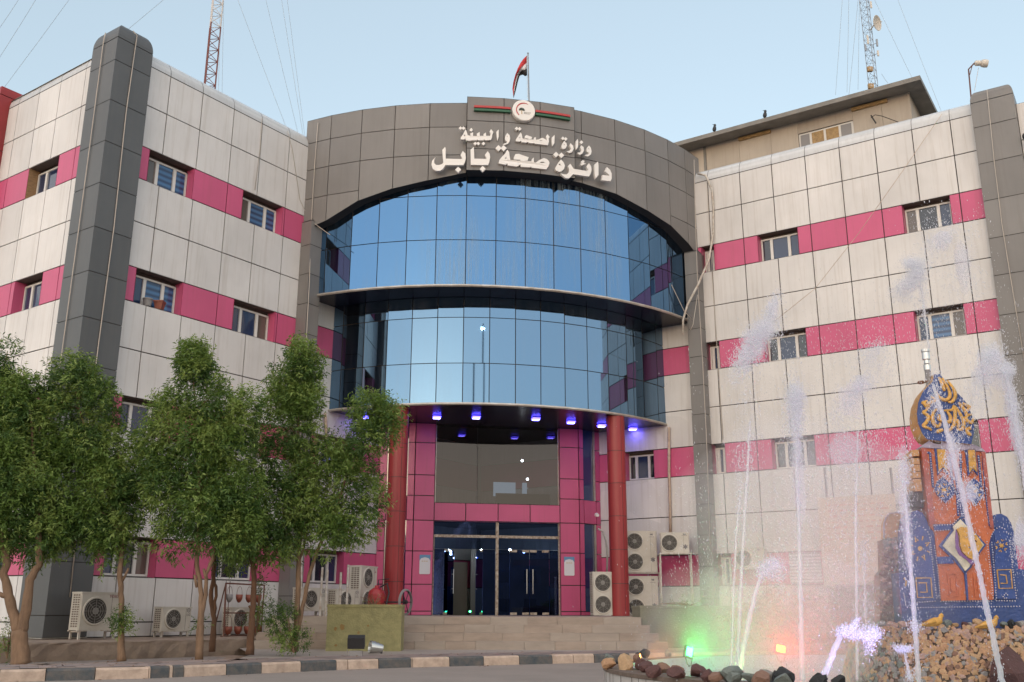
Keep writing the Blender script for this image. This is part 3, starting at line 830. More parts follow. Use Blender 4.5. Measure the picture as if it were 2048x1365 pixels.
lb.box(WP(.15, 3.4, -1.25), TG * 1.9, ZV * .5, AX * -.06, 2); lb.box(WP(.3, 3.95, -2.6), TG * .8, ZV * .5, AX * -.05, 5); lb.box(WP(1.35, 3.85, -2.6), TG * .45, ZV * .6, AX * -.05, 5)
M['screen'] = emitter('pale_screen_glow', (0.55, 0.8, 1.0), 0.22)
lb.build('lobby', ['lobbywall', 'lobbyblue', 'lobbybrown', 'lobbyfloor', 'dark', 'screen'], bld, recalc=False)
M['lampw'] = emitter('cool_white_lamp', (0.85, 0.97, 1.0), 16)
for (t, z, o) in ((1.02, 5.0, -1.0), (1.33, 4.45, -1.6), (-1.42, 1.95, -1.3), (-.38, 1.95, -.9), (-.5, 1.72, -1.0), (.62, 2.0, -1.1), (1.2, 1.95, -1.6)):
    g = MB(); g.lathe([(.0, -.04), (.035, -.02), (.042, .0), (.035, .025), (.0, .04)], WP(t, z, o), 10); g.build('lobby_lamp', 'lampw', bld)
# lamp standing behind the blue drum glass reads as a white spot: fitted just outside the pane, as the photograph shows it
M['exitgreen'] = emitter('green_indicator', (0.05, 1, .25), 6)
g = MB(); g.cbox(WP(-.78, FLOOR + .12, -.6), (.05, .05, .04)); g.build('floor_indicator', 'exitgreen', bld)

# ---------------- red columns
for t in (-3.48, 3.36):
    q = CC + TG * t + AX * 6.5
    c = MB(); n = 28; r = .285
    zs = [FLOOR, .82, 1.83, 2.84, 3.85, 4.86, 5.99]
    c.lathe([(r - .012, FLOOR), (r - .012, 5.99)], q, n, m=1)
    for z0, z1 in zip(zs, zs[1:]):
        for k in range(4):
            a0, a1 = k * math.pi / 2 + .5, (k + 1) * math.pi / 2 + .5
            for i in range(7):
                b0 = a0 + .02 + (a1 - a0 - .04) * i / 7; b1 = a0 + .02 + (a1 - a0 - .04) * (i + 1) / 7
                P = lambda b, z: q + Vector((math.cos(b) * r, math.sin(b) * r, z))
                c.quad(P(b0, z0 + .008), P(b1, z0 + .008), P(b1, z1 - .008), P(b0, z1 - .008), 0)
    c.build('red_column', ['redclad', 'joint'], bld, recalc=False)
# terrace and steps
st = MB()
YT = 24.2; zt = FLOOR
rs = (FLOOR - (WALK - .012)) / 4
xr = 3.1; xl = -5.7
def slab(x0, x1, y0, y1, z0, z1, m=0): st.box((x0, y0, z0), (x1 - x0, 0, 0), (0, y1 - y0, 0), (0, 0, z1 - z0), m)
for k in range(4):
    z1 = FLOOR - k * rs
    y0 = YT - k * .32
    x1 = xr + k * .16
    # blocks of stone side by side
    x = xl - k * .1
    while x < x1 - .01:
        wdt = min(rnd.choice((.7, .9, 1.1)), x1 - x)
        if x1 - x - wdt < .25: wdt = x1 - x
        slab(x + .003, x + wdt - .003, y0 + rnd.uniform(-.006, .006), y0 + .42, z1 - rs, z1 + rnd.uniform(-.004, .002), rnd.randrange(2))
        x += wdt
M['stepst2'] = mat('worn_step_stone_grey', (0.38, 0.32, 0.27), 0.75, noise=0.5, nscale=3.0, c2=(0.28, 0.235, 0.2), stretch=(0.5, 1, 2), bump=0.3, bscale=25)
struct(st.build('steps', ['stepst', 'stepst2']))
st = MB()
st.add([(xl, YT + .3, zt), (xr, YT + .3, zt), (4.6, 26.5, zt), (6.6, 31.3, zt), (-1.2, 36.4, zt), (-6.8, 28.7, zt)] + [(xl, YT + .3, -1), (xr, YT + .3, -1), (4.6, 26.5, -1), (6.6, 31.3, -1), (-1.2, 36.4, -1), (-6.8, 28.7, -1)],
       [(0, 1, 2, 3, 4, 5), (0, 6, 7, 1), (1, 7, 8, 2), (2, 8, 9, 3), (5, 11, 6, 0)])
struct(st.build('terrace', 'stepst', recalc=False))
# rough concrete plinth along the left wing
mb = MB()
f0 = [atz(x, y, -.64) for x, y in ((-260, 1293), (55, 1287), (200, 1284.5), (376, 1281), (512, 1277.5), (545, 1276.5))]
pts = along(f0, .18)
prev = None
cols = []
for p in pts:
    j = lambda s: rnd.uniform(-s, s)
    c = [p + Vector((j(.02), j(.02) + .0, -.55)), p + Vector((j(.02), j(.04) - .03, -.25 + j(.03))), p + Vector((j(.02), j(.035), -.06 + j(.02))), p + Vector((j(.015), j(.02) + .01, j(.012))), p + Vector((0, .5, j(.008))), Vector((p.x - .2, 29.5, -.625))]
    cols.append(c)
vs = [q for c in cols for q in c]
mb.add(vs, [(i * 6 + j, (i + 1) * 6 + j, (i + 1) * 6 + j + 1, i * 6 + j + 1) for i in range(len(cols) - 1) for j in range(5)])
tag(mb.build('plinth', 'conc'), 'low crumbling concrete plinth along the foot of the left wing', 'plinth')
# ================================================================== sign lettering on the drum
SC = 210 / 2048
def A1(x, y): return (840 + x * SC, 230 + y * SC)
def A2(x, y): return (1030 + x * SC, 240 + y * SC)
RS = RF + .29
def cylhit(px, py, r=RS, c=C1):
    d = ray(px, py); a = d.x ** 2 + d.y ** 2; b = -2 * (d.x * c[0] + d.y * c[1]); k = c[0] ** 2 + c[1] ** 2 - r * r
    t = (-b - math.sqrt(b * b - 4 * a * k)) / (2 * a); p = d * t
    return math.degrees(math.atan2(p.x - c[0], -(p.y - c[1]))), p.z
def dia(x, y, r): return [(x - r, y), (x, y - r), (x + r, y), (x, y + r)]
def glyph(mb, loops, fmap):
    L = [[cylhit(*fmap(*p)) for p in lp] for lp in loops]
    L = [[(u * .19, z) for u, z in lp] for lp in L]
    mb.prism(L, lambda u, z, w: pol(C1, RS + w, u / .19, z), -.075, .015)
def word(parent, name, groups):
    mb = MB()
    for fm, loops in groups: glyph(mb, loops, fm)
    return mb.build(name, 'ltr', parent)
sg1 = thing('sign_lettering', 'white raised Arabic lettering, the smaller upper line on the grey drum fascia', 'sign', pol(C1, RS, 11, 13.9))
word(sg1, 'word', [(A1, [[(790, 485), (800, 440), (850, 370), (885, 290), (905, 310), (930, 400), (990, 418), (978, 368), (1035, 345), (1035, 415), (1112, 418), (1108, 370), (1165, 340), (1165, 415), (1240, 415), (1240, 380), (1285, 350), (1290, 415), (1370, 415), (1375, 360), (1355, 330), (1385, 285), (1430, 340), (1410, 380), (1405, 440), (1380, 495), (1262, 500), (1250, 478), (1238, 500), (1132, 500), (1120, 478), (1108, 500), (1005, 500), (990, 510), (902, 505), (885, 468), (860, 485)], [(850, 425), (882, 420), (878, 385)]]),
    (A1, [dia(790, 265, 36)]), (A1, [dia(848, 265, 36)]), (A1, [[(972, 285), (1005, 260), (1032, 300), (1000, 330), (975, 320)]]), (A1, [dia(1078, 565, 36)]), (A1, [dia(1136, 565, 36)]), (A1, [dia(1236, 565, 36)]),
    (A1, [[(1490, 335), (1535, 290), (1532, 440), (1510, 505), (1495, 430)]])])
word(sg1, 'word', [(A1, [[(1700, 360), (1745, 400), (1757, 460), (1747, 520), (1710, 570), (1640, 592), (1612, 575), (1680, 555), (1702, 525), (1670, 510), (1655, 460), (1670, 400)], [(1690, 432), (1712, 432), (1701, 408)]])])
word(sg1, 'word', [(A2, [[(10, 420), (20, 380), (60, 320), (110, 250), (130, 290), (145, 370), (250, 385), (260, 370), (190, 362), (190, 325), (220, 300), (330, 340), (322, 375), (275, 380), (360, 390), (375, 350), (405, 345), (405, 395), (460, 388), (500, 365), (545, 358), (590, 385), (620, 410), (612, 350), (600, 330), (630, 285), (675, 340), (655, 370), (660, 430), (640, 500), (382, 468), (367, 452), (352, 462), (260, 455), (255, 430), (220, 450), (130, 440), (110, 410), (85, 430)], [(470, 410), (540, 412), (505, 396)], [(75, 365), (100, 362), (98, 335)]]),
    (A2, [dia(30, 175, 36)]), (A2, [dia(88, 180, 36)]), (A2, [[(715, 350), (770, 300), (765, 460), (730, 515), (717, 460)]])])
word(sg1, 'word', [(A2, [[(955, 415), (1000, 460), (1010, 510), (985, 560), (940, 575), (905, 550), (915, 490)], [(945, 500), (970, 498), (958, 475)]]), (A2, [dia(930, 365, 36)]), (A2, [dia(986, 378, 36)]),
    (A2, [[(1080, 460), (1130, 510), (1142, 570), (1112, 630), (1060, 652), (1000, 622), (1060, 605), (1090, 570), (1065, 510)]]), (A2, [[(1185, 430), (1220, 375), (1230, 430), (1225, 540), (1190, 585), (1180, 520)]]),
    (A2, [[(1290, 500), (1335, 540), (1342, 600), (1312, 660), (1260, 687), (1208, 650), (1270, 635), (1295, 600), (1270, 540)]]), (A2, [dia(1290, 442, 38)]),
    (A2, [[(1440, 505), (1475, 550), (1490, 620), (1475, 680), (1420, 717), (1350, 695), (1420, 675), (1445, 650), (1400, 625), (1395, 580), (1410, 540)], [(1424, 575), (1446, 575), (1435, 550)]])])
sg2 = thing('sign_lettering', 'white raised Arabic lettering, the larger lower line just above the drum arch', 'sign', pol(C1, RS, 11, 13.2))
word(sg2, 'word', [(A1, [[(300, 830), (275, 880), (275, 940), (310, 980), (370, 985), (430, 965), (455, 940), (440, 760), (435, 690), (490, 630), (500, 660), (500, 860), (800, 868), (830, 855), (790, 790), (835, 710), (885, 760), (895, 830), (880, 910), (845, 985), (495, 985), (450, 1060), (380, 1100), (310, 1095), (250, 1055), (225, 980), (240, 900)]]), (A1, [dia(745, 1075, 58)]),
    (A1, [[(985, 685), (1050, 630), (1060, 860), (1280, 865), (1300, 855), (1265, 785), (1320, 715), (1360, 770), (1368, 830), (1355, 910), (1325, 985), (990, 980)]]), (A1, [dia(1222, 1058, 58)])])
word(sg2, 'word', [(A2, [[(-323, 852), (-308, 792), (-263, 732), (-193, 662), (-153, 587), (-118, 632), (-93, 787), (97, 802), (107, 785), (-23, 777), (-23, 732), (7, 672), (77, 667), (130, 690), (265, 735), (245, 800), (180, 805), (320, 815), (330, 770), (365, 740), (365, 830), (400, 840), (470, 790), (560, 750), (620, 770), (660, 810), (670, 850), (650, 910), (610, 970), (322, 937), (310, 912), (297, 932), (115, 920), (105, 870), (60, 905), (30, 915), (-140, 895), (-153, 850), (-180, 885)], [(478, 838), (520, 848), (588, 842), (555, 822), (510, 822)], [(-212, 757), (-165, 762), (-172, 728)]]),
    (A2, [dia(-323, 557, 60)]), (A2, [dia(-223, 557, 60)])])
word(sg2, 'word', [(A2, [[(895, 775), (950, 840), (970, 900), (955, 960), (900, 1012), (850, 1017), (800, 990), (780, 960), (810, 900), (850, 830)], [(848, 885), (900, 900), (870, 855)]]), (A2, [dia(797, 682, 55)]), (A2, [dia(902, 697, 55)]),
    (A2, [[(1030, 905), (1075, 860), (1115, 920), (1140, 960), (1390, 1000), (1430, 990), (1390, 920), (1440, 850), (1480, 910), (1490, 980), (1470, 1060), (1440, 1110), (1130, 1065), (1100, 1100), (1050, 1147), (990, 1142), (920, 1090), (882, 1045), (940, 1065), (1000, 1070), (1050, 1030), (1060, 980)]]),
    (A2, [[(1310, 793), (1347, 800), (1350, 832), (1318, 835), (1382, 860), (1290, 892), (1268, 870), (1300, 850), (1275, 828)]]), (A2, [[(1545, 880), (1615, 815), (1625, 900), (1625, 1080), (1570, 1147), (1555, 1080)]]),
    (A2, [[(1790, 925), (1850, 980), (1880, 1050), (1882, 1150), (1855, 1202), (1690, 1182), (1705, 1080), (1830, 1095), (1835, 1080), (1755, 1010)]])])
# round emblem with red, black and green stripes
em = thing('emblem_sign', 'round white emblem with red crescent and dark palm between red and green stripes', 'sign', pol(C1, RS, 11, 15.0))
ph0, ze = cylhit(1047, 223, RS)
eo = pol(C1, RS, ph0, ze); en = Vector((math.sin(R_(ph0)), -math.cos(R_(ph0)), 0)); et = Vector((-en.y, en.x, 0))
EP = lambda u, v, w: eo + et * u + ZV * v + en * w
re_ = .36
mb = MB(); mb.lathe([(0, -.14), (re_, -.14), (re_, .05), (re_ - .02, .07), (0, .07)], eo, 40, en, m=0); mb.build('disc', 'ltr', em)
mb = MB(); arc = [R_(q) for q in range(60, 236, 8)]
o_ = [(math.cos(q) * .255 * .98 + .0, math.sin(q) * .255) for q in arc]; i_ = [(math.cos(q) * .235 + .012, math.sin(q) * (.235 - .02 * math.sin((q - arc[0]) / (arc[-1] - arc[0]) * math.pi))) for q in arc]
mb.prism([o_ + i_[::-1]], EP, .068, .078); mb.build('crescent', 'stripered', em)
mb = MB()
for q in (20, 50, 90, 130, 160, -5, 185):
    c = math.cos(R_(q)); s_ = math.sin(R_(q)); x0, y0 = -.07, .0
    mb.prism([[(x0, y0 - .01), (x0 + c * .07 - s_ * .022, y0 + s_ * .07 + c * .022), (x0 + c * .10, y0 + s_ * .09 - .012), (x0 + c * .07 + s_ * .022, y0 + s_ * .07 - c * .022)]], EP, .068, .08)
mb.build('palm_crown', 'palmgreen', em)
mb = MB(); mb.prism([[(-.082, -.14), (-.058, -.14), (-.062, .0), (-.078, .0)]], EP, .068, .079); mb.build('palm_trunk', 'tan', em)
mb = MB()
for r0, n0 in ((-.085, 7), (-.125, 6)):
    x = .0
    for k in range(n0):
        wd = rnd.uniform(.018, .034); mb.prism([[(x, r0), (x + wd, r0), (x + wd, r0 + .018), (x, r0 + .018)]], EP, .068, .076); x += wd + .006
mb.build('fine_print', 'greypot', em)
for (xa, xb) in ((948, 1021), (1071, 1140)):
    for (dz0, dz1, m) in ((.035, .105, 'stripered'), (.0, .035, 'flagk'), (-.07, .0, 'flaggreen')):
        mb = MB()
        a = cylhit(xa, 223, RS)[0]; b = cylhit(xb, 235, RS)[0]; n = 6; zc = ze - .02
        for i in range(n):
            p0, p1 = a + (b - a) * i / n, a + (b - a) * (i + 1) / n
            o0, o1 = RS - .08, RS + (.03 if m != 'flagk' else .0)
            P = [pol(C1, r_, p_, zc + z_) for p_ in (p0, p1) for r_, z_ in ((o0, dz0), (o1, dz0), (o1, dz1), (o0, dz1))]
            mb.add(P, [(0, 1, 5, 4), (1, 2, 6, 5), (2, 3, 7, 6), (3, 0, 4, 7)] + ([(0, 1, 2, 3)] if i == 0 else []) + ([(4, 5, 6, 7)] if i == n - 1 else []))
        mb.build('stripe', m, em)
# flag and pole behind the drum parapet
YF = 29.0
fp0, fp1 = at(1059, 203, YF), at(1056, 108, YF)
fpole = thing('flagpole', 'slim grey flagpole rising behind the round emblem', 'flagpole', fp0 - ZV * .8)
mb = MB(); mb.tube([fp0 - ZV * .8, fp1], [.028, .022], 8); mb.build('pole', 'mastgrey', fpole)
mb = MB(); mb.lathe([(0, -.03), (.035, 0), (0, .04)], fp1 + ZV * .02, 10); mb.build('finial', 'mastgrey', fpole)
mb = MB(); mb.tube([fp1 - ZV * .05 - Vector((.04, 0, 0)), fp0 + Vector((-.07, -.02, .1))], .006, 4); mb.build('halyard', 'cable', fpole)
fl = thing('flag', 'drooping red, white and black flag hanging folded from its pole', 'flag', fp1)
top = [(1054, 111), (1047, 118), (1041, 126), (1035, 138), (1031, 150), (1027, 165), (1025, 178), (1026.5, 192)]
bot = [(1054, 151), (1050, 153), (1046, 150), (1043, 150), (1039, 152), (1036, 162), (1031.5, 182), (1027.5, 196)]
for k, (m, a, b) in enumerate((('flagr', 0, .36), ('flagw', .36, .64), ('flagk', .64, 1))):
    mb = MB(); rowsv = []
    for i in range(len(top)):
        for s_ in (0, .5, 1):
            f_ = a + (b - a) * s_
            x = top[i][0] + (bot[i][0] - top[i][0]) * f_; y = top[i][1] + (bot[i][1] - top[i][1]) * f_
            # cloth folds over itself, so the red side turns outwards near the hanging end
            rowsv.append(at(x, y, YF + .10 * math.sin(i * 1.3 + f_ * 5) - .05 * (k == 0) * (i > 1) ))
    mb.add(rowsv, [(i * 3 + j, (i + 1) * 3 + j, (i + 1) * 3 + j + 1, i * 3 + j + 1) for i in range(len(top) - 1) for j in range(2)])
    o = mb.build('flag_stripe', m, fl, recalc=False, smooth=True)
    sm = o.modifiers.new('thick', 'SOLIDIFY'); sm.thickness = .01
mb = MB(); wv = [(0, 0), (.03, .03), (.05, 0), (.08, .035), (.11, .0), (.14, .03)]
q0 = at(1049, 133, YF - .12)
mb.tube([q0 + Vector((x, 0, z)) for x, z in wv], .009, 4); mb.build('green_script', 'flaggreen', fl)

# ================================================================== rooftop room on the right wing
ph = thing('rooftop_room', 'beige panelled rooftop room with a wide grey overhanging roof behind the right parapet', 'building', CC - dR * 12 - nR * 4 + ZV * 14.6)
WH = lambda s, z, o=0.0: CC - dR * s + nR * (-2.5 + o) + ZV * z
sw = 15.9; zt_ = 17.12; zb_ = 14.6
mb = MB()
cuts = [4.0, 5.3, 6.6, 7.9, 8.6, 9.9, 11.1, 12.1, 14.02, 15.0, sw]
for a, b in zip(cuts, cuts[1:]):
    if abs(a - 12.1) < .01:
        panel(mb, WH, a, b, 16.52, zt_, .02, g=.004); panel(mb, WH, a, b, zb_, 15.7, .02, g=.004)
    else: panel(mb, WH, a, b, zb_, zt_, .02, g=.004)
WHS = lambda s, z, o=0.0: CC - dR * (sw + o) - nR * (2.5 + s) + ZV * z
for a, b in zip((0, .55, 1.7, 2.9), (.55, 1.7, 2.9, 4.0)): panel(mb, WHS, a, b, zb_, zt_, .02, g=.004)
mb.box(WH(4, zb_, -.03), -dR * (sw - 4), -nR * .05, ZV * (15.7 - zb_), 1)
mb.box(WH(sw - .06, zb_, .0), -dR * .1, nR * .06, ZV * (zt_ - zb_), 0); mb.box(WH(8.5, zb_, .0), -dR * .1, nR * .05, ZV * (zt_ - zb_), 2)
mb.build('wall', ['beige', 'joint', 'eave'], ph)
mb = MB(); mb.box(WH(7.75, 15.75, .0), -dR * .62, nR * .03, ZV * .9, 0); mb.box(WH(7.83, 15.8, .02), -dR * .46, nR * .02, ZV * .78, 1); mb.build('window', ['beige', 'greypot'], ph)
wn = MB()
wn.box(WH(12.1, 15.7, -.1), -dR * 1.92, nR * .06, ZV * .82, 0)
wo = wn.build('window', 'upvc', ph)
pn = MB()
for (a, b, m) in ((12.16, 12.48, 0), (12.56, 12.98, 1), (13.06, 13.5, 1), (13.58, 13.94, 0)):
    pn.quad(WH(a, 15.75, -.03), WH(b, 15.75, -.03), WH(b, 16.46, -.03), WH(a, 16.46, -.03), m)
pn.build('pane', ['greypot', 'amber'], wo, recalc=False)
mb = MB()
o0 = WH(2.0, 16.9, .8)
ex = 16.45 - 2.0
# slab with a sloping underside and a thin lip
A = [WH(2, 16.93, .8), WH(16.45, 16.93, .8), CC - dR * 16.45 - nR * 7.2 + ZV * 16.93, CC - dR * 2 - nR * 7.2 + ZV * 16.93]
T = [p + ZV * .16 for p in A]
mb.add(A + T, [(4, 5, 6, 7), (0, 1, 5, 4), (1, 2, 6, 5), (2, 3, 7, 6), (3, 0, 4, 7)], 0)
U = [WH(2, 17.1, .0), WH(sw, 17.1, .0), CC - dR * sw - nR * 6.5 + ZV * 17.1, CC - dR * 2 - nR * 6.5 + ZV * 17.1]
U = [Vector((p.x, p.y, 16.99)) for p in U]
mb.add(A + U, [(0, 1, 5, 4), (1, 2, 6, 5), (2, 3, 7, 6), (4, 5, 6, 7)], 1)
mb.build('roof', ['eave', 'eave'], ph, recalc=False)
for (x0, y0, x1, y1) in ((1477.5, 281, 1541, 262), (1703, 220, 1774.5, 202)):
    a = onp(x0, y0, WH(0, 0, .08), nR); b = onp(x1, y1, WH(0, 0, .08), nR); z_ = (a.z + b.z) / 2
    a.z = b.z = z_
    mb = MB(); mb.box(a - ZV * .05 - nR * .07, b - a, nR * .12, ZV * .11); mb.build('wall_lamp_tray', 'amber', ph)
mb = MB(); mb.tube([onp(1742, 236, WH(0, 0, .1), nR), onp(1750, 230, WH(0, 0, .35), nR), onp(1765, 233, WH(0, 0, .3), nR), onp(1797, 245, WH(0, 0, .2), nR)], .014, 5)
mb.tube([onp(1742, 231, WH(0, 0, .3), nR), onp(1752, 247, WH(0, 0, .3), nR)], .025, 5)
mb.build('wire_bracket', 'black', ph)

# ================================================================== lattice masts
def lattice(m, p0, p1, w0, w1, bays, rad, mats, parent, split=None):
    """three-legged lattice with horizontal and diagonal bracing"""
    legs = []
    for k in range(3):
        q = 2 * math.pi * k / 3 + .4
        legs.append([(p0 + Vector((math.cos(q), math.sin(q), 0)) * w0).lerp(p1 + Vector((math.cos(q), math.sin(q), 0)) * w1, i / bays) for i in range(bays + 1)])
    for seg, mt in mats:
        a, b = seg; mb = MB()
        for k in range(3):
            mb.tube([legs[k][a], legs[k][b]], rad, 6)
            for i in range(a, b):
                mb.tube([legs[k][i], legs[(k + 1) % 3][i]], rad * .5, 4); mb.tube([legs[k][i], legs[(k + 1) % 3][i + 1]], rad * .5, 4)
        mb.build('lattice_section', mt, parent)
    return legs
pa, pb = at(416, 175, 33), at(427, -40, 33)
pb = Vector((pa.x, pa.y, pb.z + 2.0)); pa0 = Vector((pa.x, pa.y, 14.64))
ms = thing('lattice_mast', 'rusty red lattice mast with a white upper section on the left roof', 'mast', pa0)
nb = 22; hh = pb.z - pa0.z
zsplit = at(423, 40, 33).z; ks = int((zsplit - pa0.z) / hh * nb)
lattice(ms, pa0, pb, .27, .24, nb, .028, [((0, ks), 'mastred'), ((ks, nb), 'mastwhite')], ms)
pr = thing('lattice_mast', 'slim grey lattice mast with dish and panel aerials above the rooftop room', 'mast', CC)
YM = 37.0
q0 = at(1748, 172, YM); q1 = at(1731, -60, YM)
zb0 = 17.12
q0 = Vector((q0.x, q0.y, zb0)); q1 = Vector((q0.x + .0, q0.y, q1.z + 1.0))
pr.location = q0
lattice(pr, q0, q1, .22, .22, 30, .014, [((0, 30), 'mastgrey')], pr)
def MPos(px, py, dy=0): return at(px, py, YM + dy)
mb = MB(); c = MPos(1750, 48, -.3); ax_ = Vector((.62, -.68, -.12)).normalized()
mb.lathe([(0, -.02), (.15, 0), (.27, .05), (.345, .11), (.335, .12), (.26, .07), (.14, .02), (0, .0)], c, 28, ax_, closed=True); mb.tube([c, c + ax_ * .3], .012, 5); mb.lathe([(0, .26), (.03, .28), (0, .33)], c, 8, ax_)
mb.tube([c - ax_ * .02, Vector((q0.x + .1, q0.y, c.z - .12))], .03, 6)
mb.build('dish', 'dish', pr, smooth=False)
for (x, y, h_, dx) in ((1742, 10, .32, .1), (1754, 86, .34, .12), (1756, 107, .26, .1), (1735.5, 80, .42, -.1), (1731, 96, .32, -.14)):
    c = MPos(x, y, -.25); mb = MB(); mb.cbox(c, (.07, .05, h_)); mb.build('panel_aerial', 'dish' if x in (1742, 1735.5, 1756) else 'mastgrey', pr)
    mb = MB(); mb.tube([c, Vector((q0.x, q0.y, c.z))], .012, 4); mb.build('aerial_arm', 'mastgrey', pr)
for (x, y) in ((1739.5, 139), (1741.5, 173)):
    c = MPos(x, y, -.3); mb = MB(); mb.cbox(c, (.22, .12, .21)); mb.lathe([(.05, 0), (.05, .01), (0, .01)], c - Vector((0, .06, 0)), 12, (0, -1, 0), m=1); mb.build('equipment_box', ['amber', 'beige'], pr)
# guy wires
gl = [((-10, 200), (160, -30), 30, 30, 'far left sky'), ((-10, 130), (90, -30), 30, 30, ''), ((-10, 70), (50, -20), 30, 30, ''), ((130, 162), (345, -15), 31, 31, ''),
      ((468, -20), (575, 262), 33, 33, ''), ((527, -20), (598, 275), 33, 33, ''), ((560, -20), (606, 270), 33, 33, ''), ((572, -20), (610, 275), 33, 33, ''), ((441, -20), (437, 188), 33, 33, ''), ((448, -20), (444, 190), 33, 33, ''),
      ((1686, -20), (1671, 190), 37, 37, ''), ((1698, -20), (1694, 185), 37, 37, ''), ((1718, -20), (1698, 190), 37, 37, ''), ((1719, -20), (1716, 180), 37, 37, ''), ((1749, 0), (1824, 156), 37, 36, ''), ((1788, -20), (1882, 222), 37, 33, ''), ((1763, 148), (1776, 167), 37, 37, '')]
for i, (a, b, ya, yb, _n) in enumerate(gl):
    P, Q = at(*a, ya), at(*b, yb)
    mb = MB(); mb.tube([P, P.lerp(Q, .5) - ZV * .03, Q], .0065, 6)
    o = mb.build('guy_wire', 'guy')
    side = 'left' if i < 10 else 'right'
    lab = {0: 'lowest of three thin wires slanting across the far left sky', 1: 'middle of three thin wires slanting across the far left sky', 2: 'highest of three thin wires slanting across the far left sky', 3: 'thin wire rising right from the top of the slate corner pillar',
           4: 'widest slanting of the wires between red mast and drum', 5: 'second wire from the red mast slanting down to the drum', 6: 'third wire from the red mast slanting down beside the drum', 7: 'steepest wire from the red mast ending nearest the drum', 8: 'near vertical wire close beside the red lattice mast', 9: 'near vertical wire just right of another beside the red mast',
           10: 'leftmost thin wire standing left of the grey mast', 11: 'second thin wire from the left beside the grey mast', 12: 'leaning thin wire crossing another left of the grey mast', 13: 'thin wire nearest the left of the grey mast', 14: 'thin wire slanting from the dish to the rooftop eave corner', 15: 'longest thin wire slanting right past the rooftop eave', 16: 'short thin wire at the foot of the grey mast'}[i]
    tag(o, lab, 'wire', 'thin guy wires of the masts')
# birds on the eave
for (x, y, lab) in ((1428, 259, 'small dark bird on the eave nearer the drum'), (1529, 232, 'small dark bird on the eave nearer the grey mast')):
    p0 = onp(x, y + 4, WH(0, 0, .78), nR)
    p0.z = 17.09
    mb = MB(); mb.lathe([(0, 0), (.05, .03), (.075, .1), (.06, .18), (.04, .22), (.05, .26), (.035, .3), (0, .315)], p0, 10, Vector((.15, -.1, 1)))
    mb.tube([p0 + Vector((.0, -.02, .29)), p0 + Vector((-.07, -.05, .28))], [.012, .002], 5); mb.tube([p0 + Vector((.03, .02, .06)), p0 + Vector((.10, .05, -.1))], [.035, .012], 6)
    tag(mb.build('bird', 'bird', smooth=True), lab, 'bird', 'birds on the rooftop eave')
# floodlight on the right pillar
YQ = 22.0
W0 = onp(1940, 184, CC + nR * .1, nR)
fl_ = thing('floodlight', 'round headed floodlight on a bent rusty arm above the right grey pillar', 'floodlight', W0)
Y0 = W0.y
mb = MB(); mb.tube([W0 - ZV * .4, at(1937, 139, Y0), at(1948.5, 127, Y0)], .022, 6); mb.tube([at(1939.5, 150, Y0), at(1944.5, 131, Y0)], .012, 5); mb.build('arm', 'rust', fl_)
mb = MB(); a = at(1949, 127, Y0); b = at(1971, 126.5, Y0) + Vector((.02, -.05, -.03))
mb.tube([a, a.lerp(b, .1), a.lerp(b, .45), a.lerp(b, .5)], [.05, .085, .085, .06], 12); dv = (b - a).normalized()
mb.lathe([(.06, 0), (.11, .03), (.125, .12), (.115, .2), (.0, .205)], a.lerp(b, .48), 18, (dv + Vector((0, 0, -.12))).normalized()); mb.build('lamp_head', 'dish', fl_)
mb = MB(); mb.tube([at(1957, 136, Y0), at(1952, 165, Y0), at(1949, 182, Y0)], .007, 4); mb.build('wire', 'cable', fl_)
# dark lamp at the far right edge
q = onp(2046, 270, CC + nR * .5, nR)
mb = MB(); mb.lathe([(.04, 0), (.1, .06), (.11, .16), (.0, .17)], q, 14, (.4, -.4, -.5)); mb.tube([q, q + nR * -.45 + ZV * .1], .02, 5)
tag(mb.build('wall_lamp', 'black'), 'small dark lamp jutting out beside the right grey pillar', 'lamp')

# ================================================================== lamps under the drum, posters, camera, cables
M['blueled'] = emitter('blue_violet_led', (0.07, 0.05, 1.0), 3.0)
M['bluebright'] = emitter('pale_blue_led', (0.16, 0.14, 1.0), 7)
SLD = [(-2.22, 5.45, 'leftmost lit blue lamp under the drum, beside the left red column'), (-.99, 5.7, 'second lit blue lamp from the left under the drum'), (.92, 5.83, 'middle lit blue lamp under the drum, above the lobby window'), (2.16, 5.51, 'lit blue lamp under the drum, second from the right column'), (3.30, 5.12, 'lit blue lamp half behind the right red column'), (4.5, 4.75, 'blue lamp over the right wing window beyond the red column'), (-4.4, 5.0, 'blue lamp beyond the left red column above the trees')]
for (t, n_, lab) in SLD:
    q = CC + TG * t + AX * n_ + ZV * 5.985
    e = thing('soffit_lamp', lab, 'lamp', q, 'blue square lamps under the drum')
    mb = MB(); mb.box(q - TG * .12 - AX * .12 - ZV * .07, TG * .24, AX * .24, ZV * .068); mb.build('housing', 'black', e)
    mb = MB(); u = .108; zz = -ZV * .075
    mb.quad(q - TG * u - AX * u + zz, q + TG * u - AX * u + zz, q + TG * u + AX * u + zz, q - TG * u + AX * u + zz, 1)
    for sgn in (-1, 1):
        mb.quad(q + AX * sgn * .122 - TG * .12 - ZV * .02, q + AX * sgn * .122 + TG * .12 - ZV * .02, q + AX * sgn * .122 + TG * .12 - ZV * .055, q + AX * sgn * .122 - TG * .12 - ZV * .055, 0)
        mb.quad(q + TG * sgn * .122 - AX * .12 - ZV * .02, q + TG * sgn * .122 + AX * .12 - ZV * .02, q + TG * sgn * .122 + AX * .12 - ZV * .055, q + TG * sgn * .122 - AX * .12 - ZV * .055, 0)
    mb.build('diffuser', ['blueled', 'bluebright'], e, recalc=False)
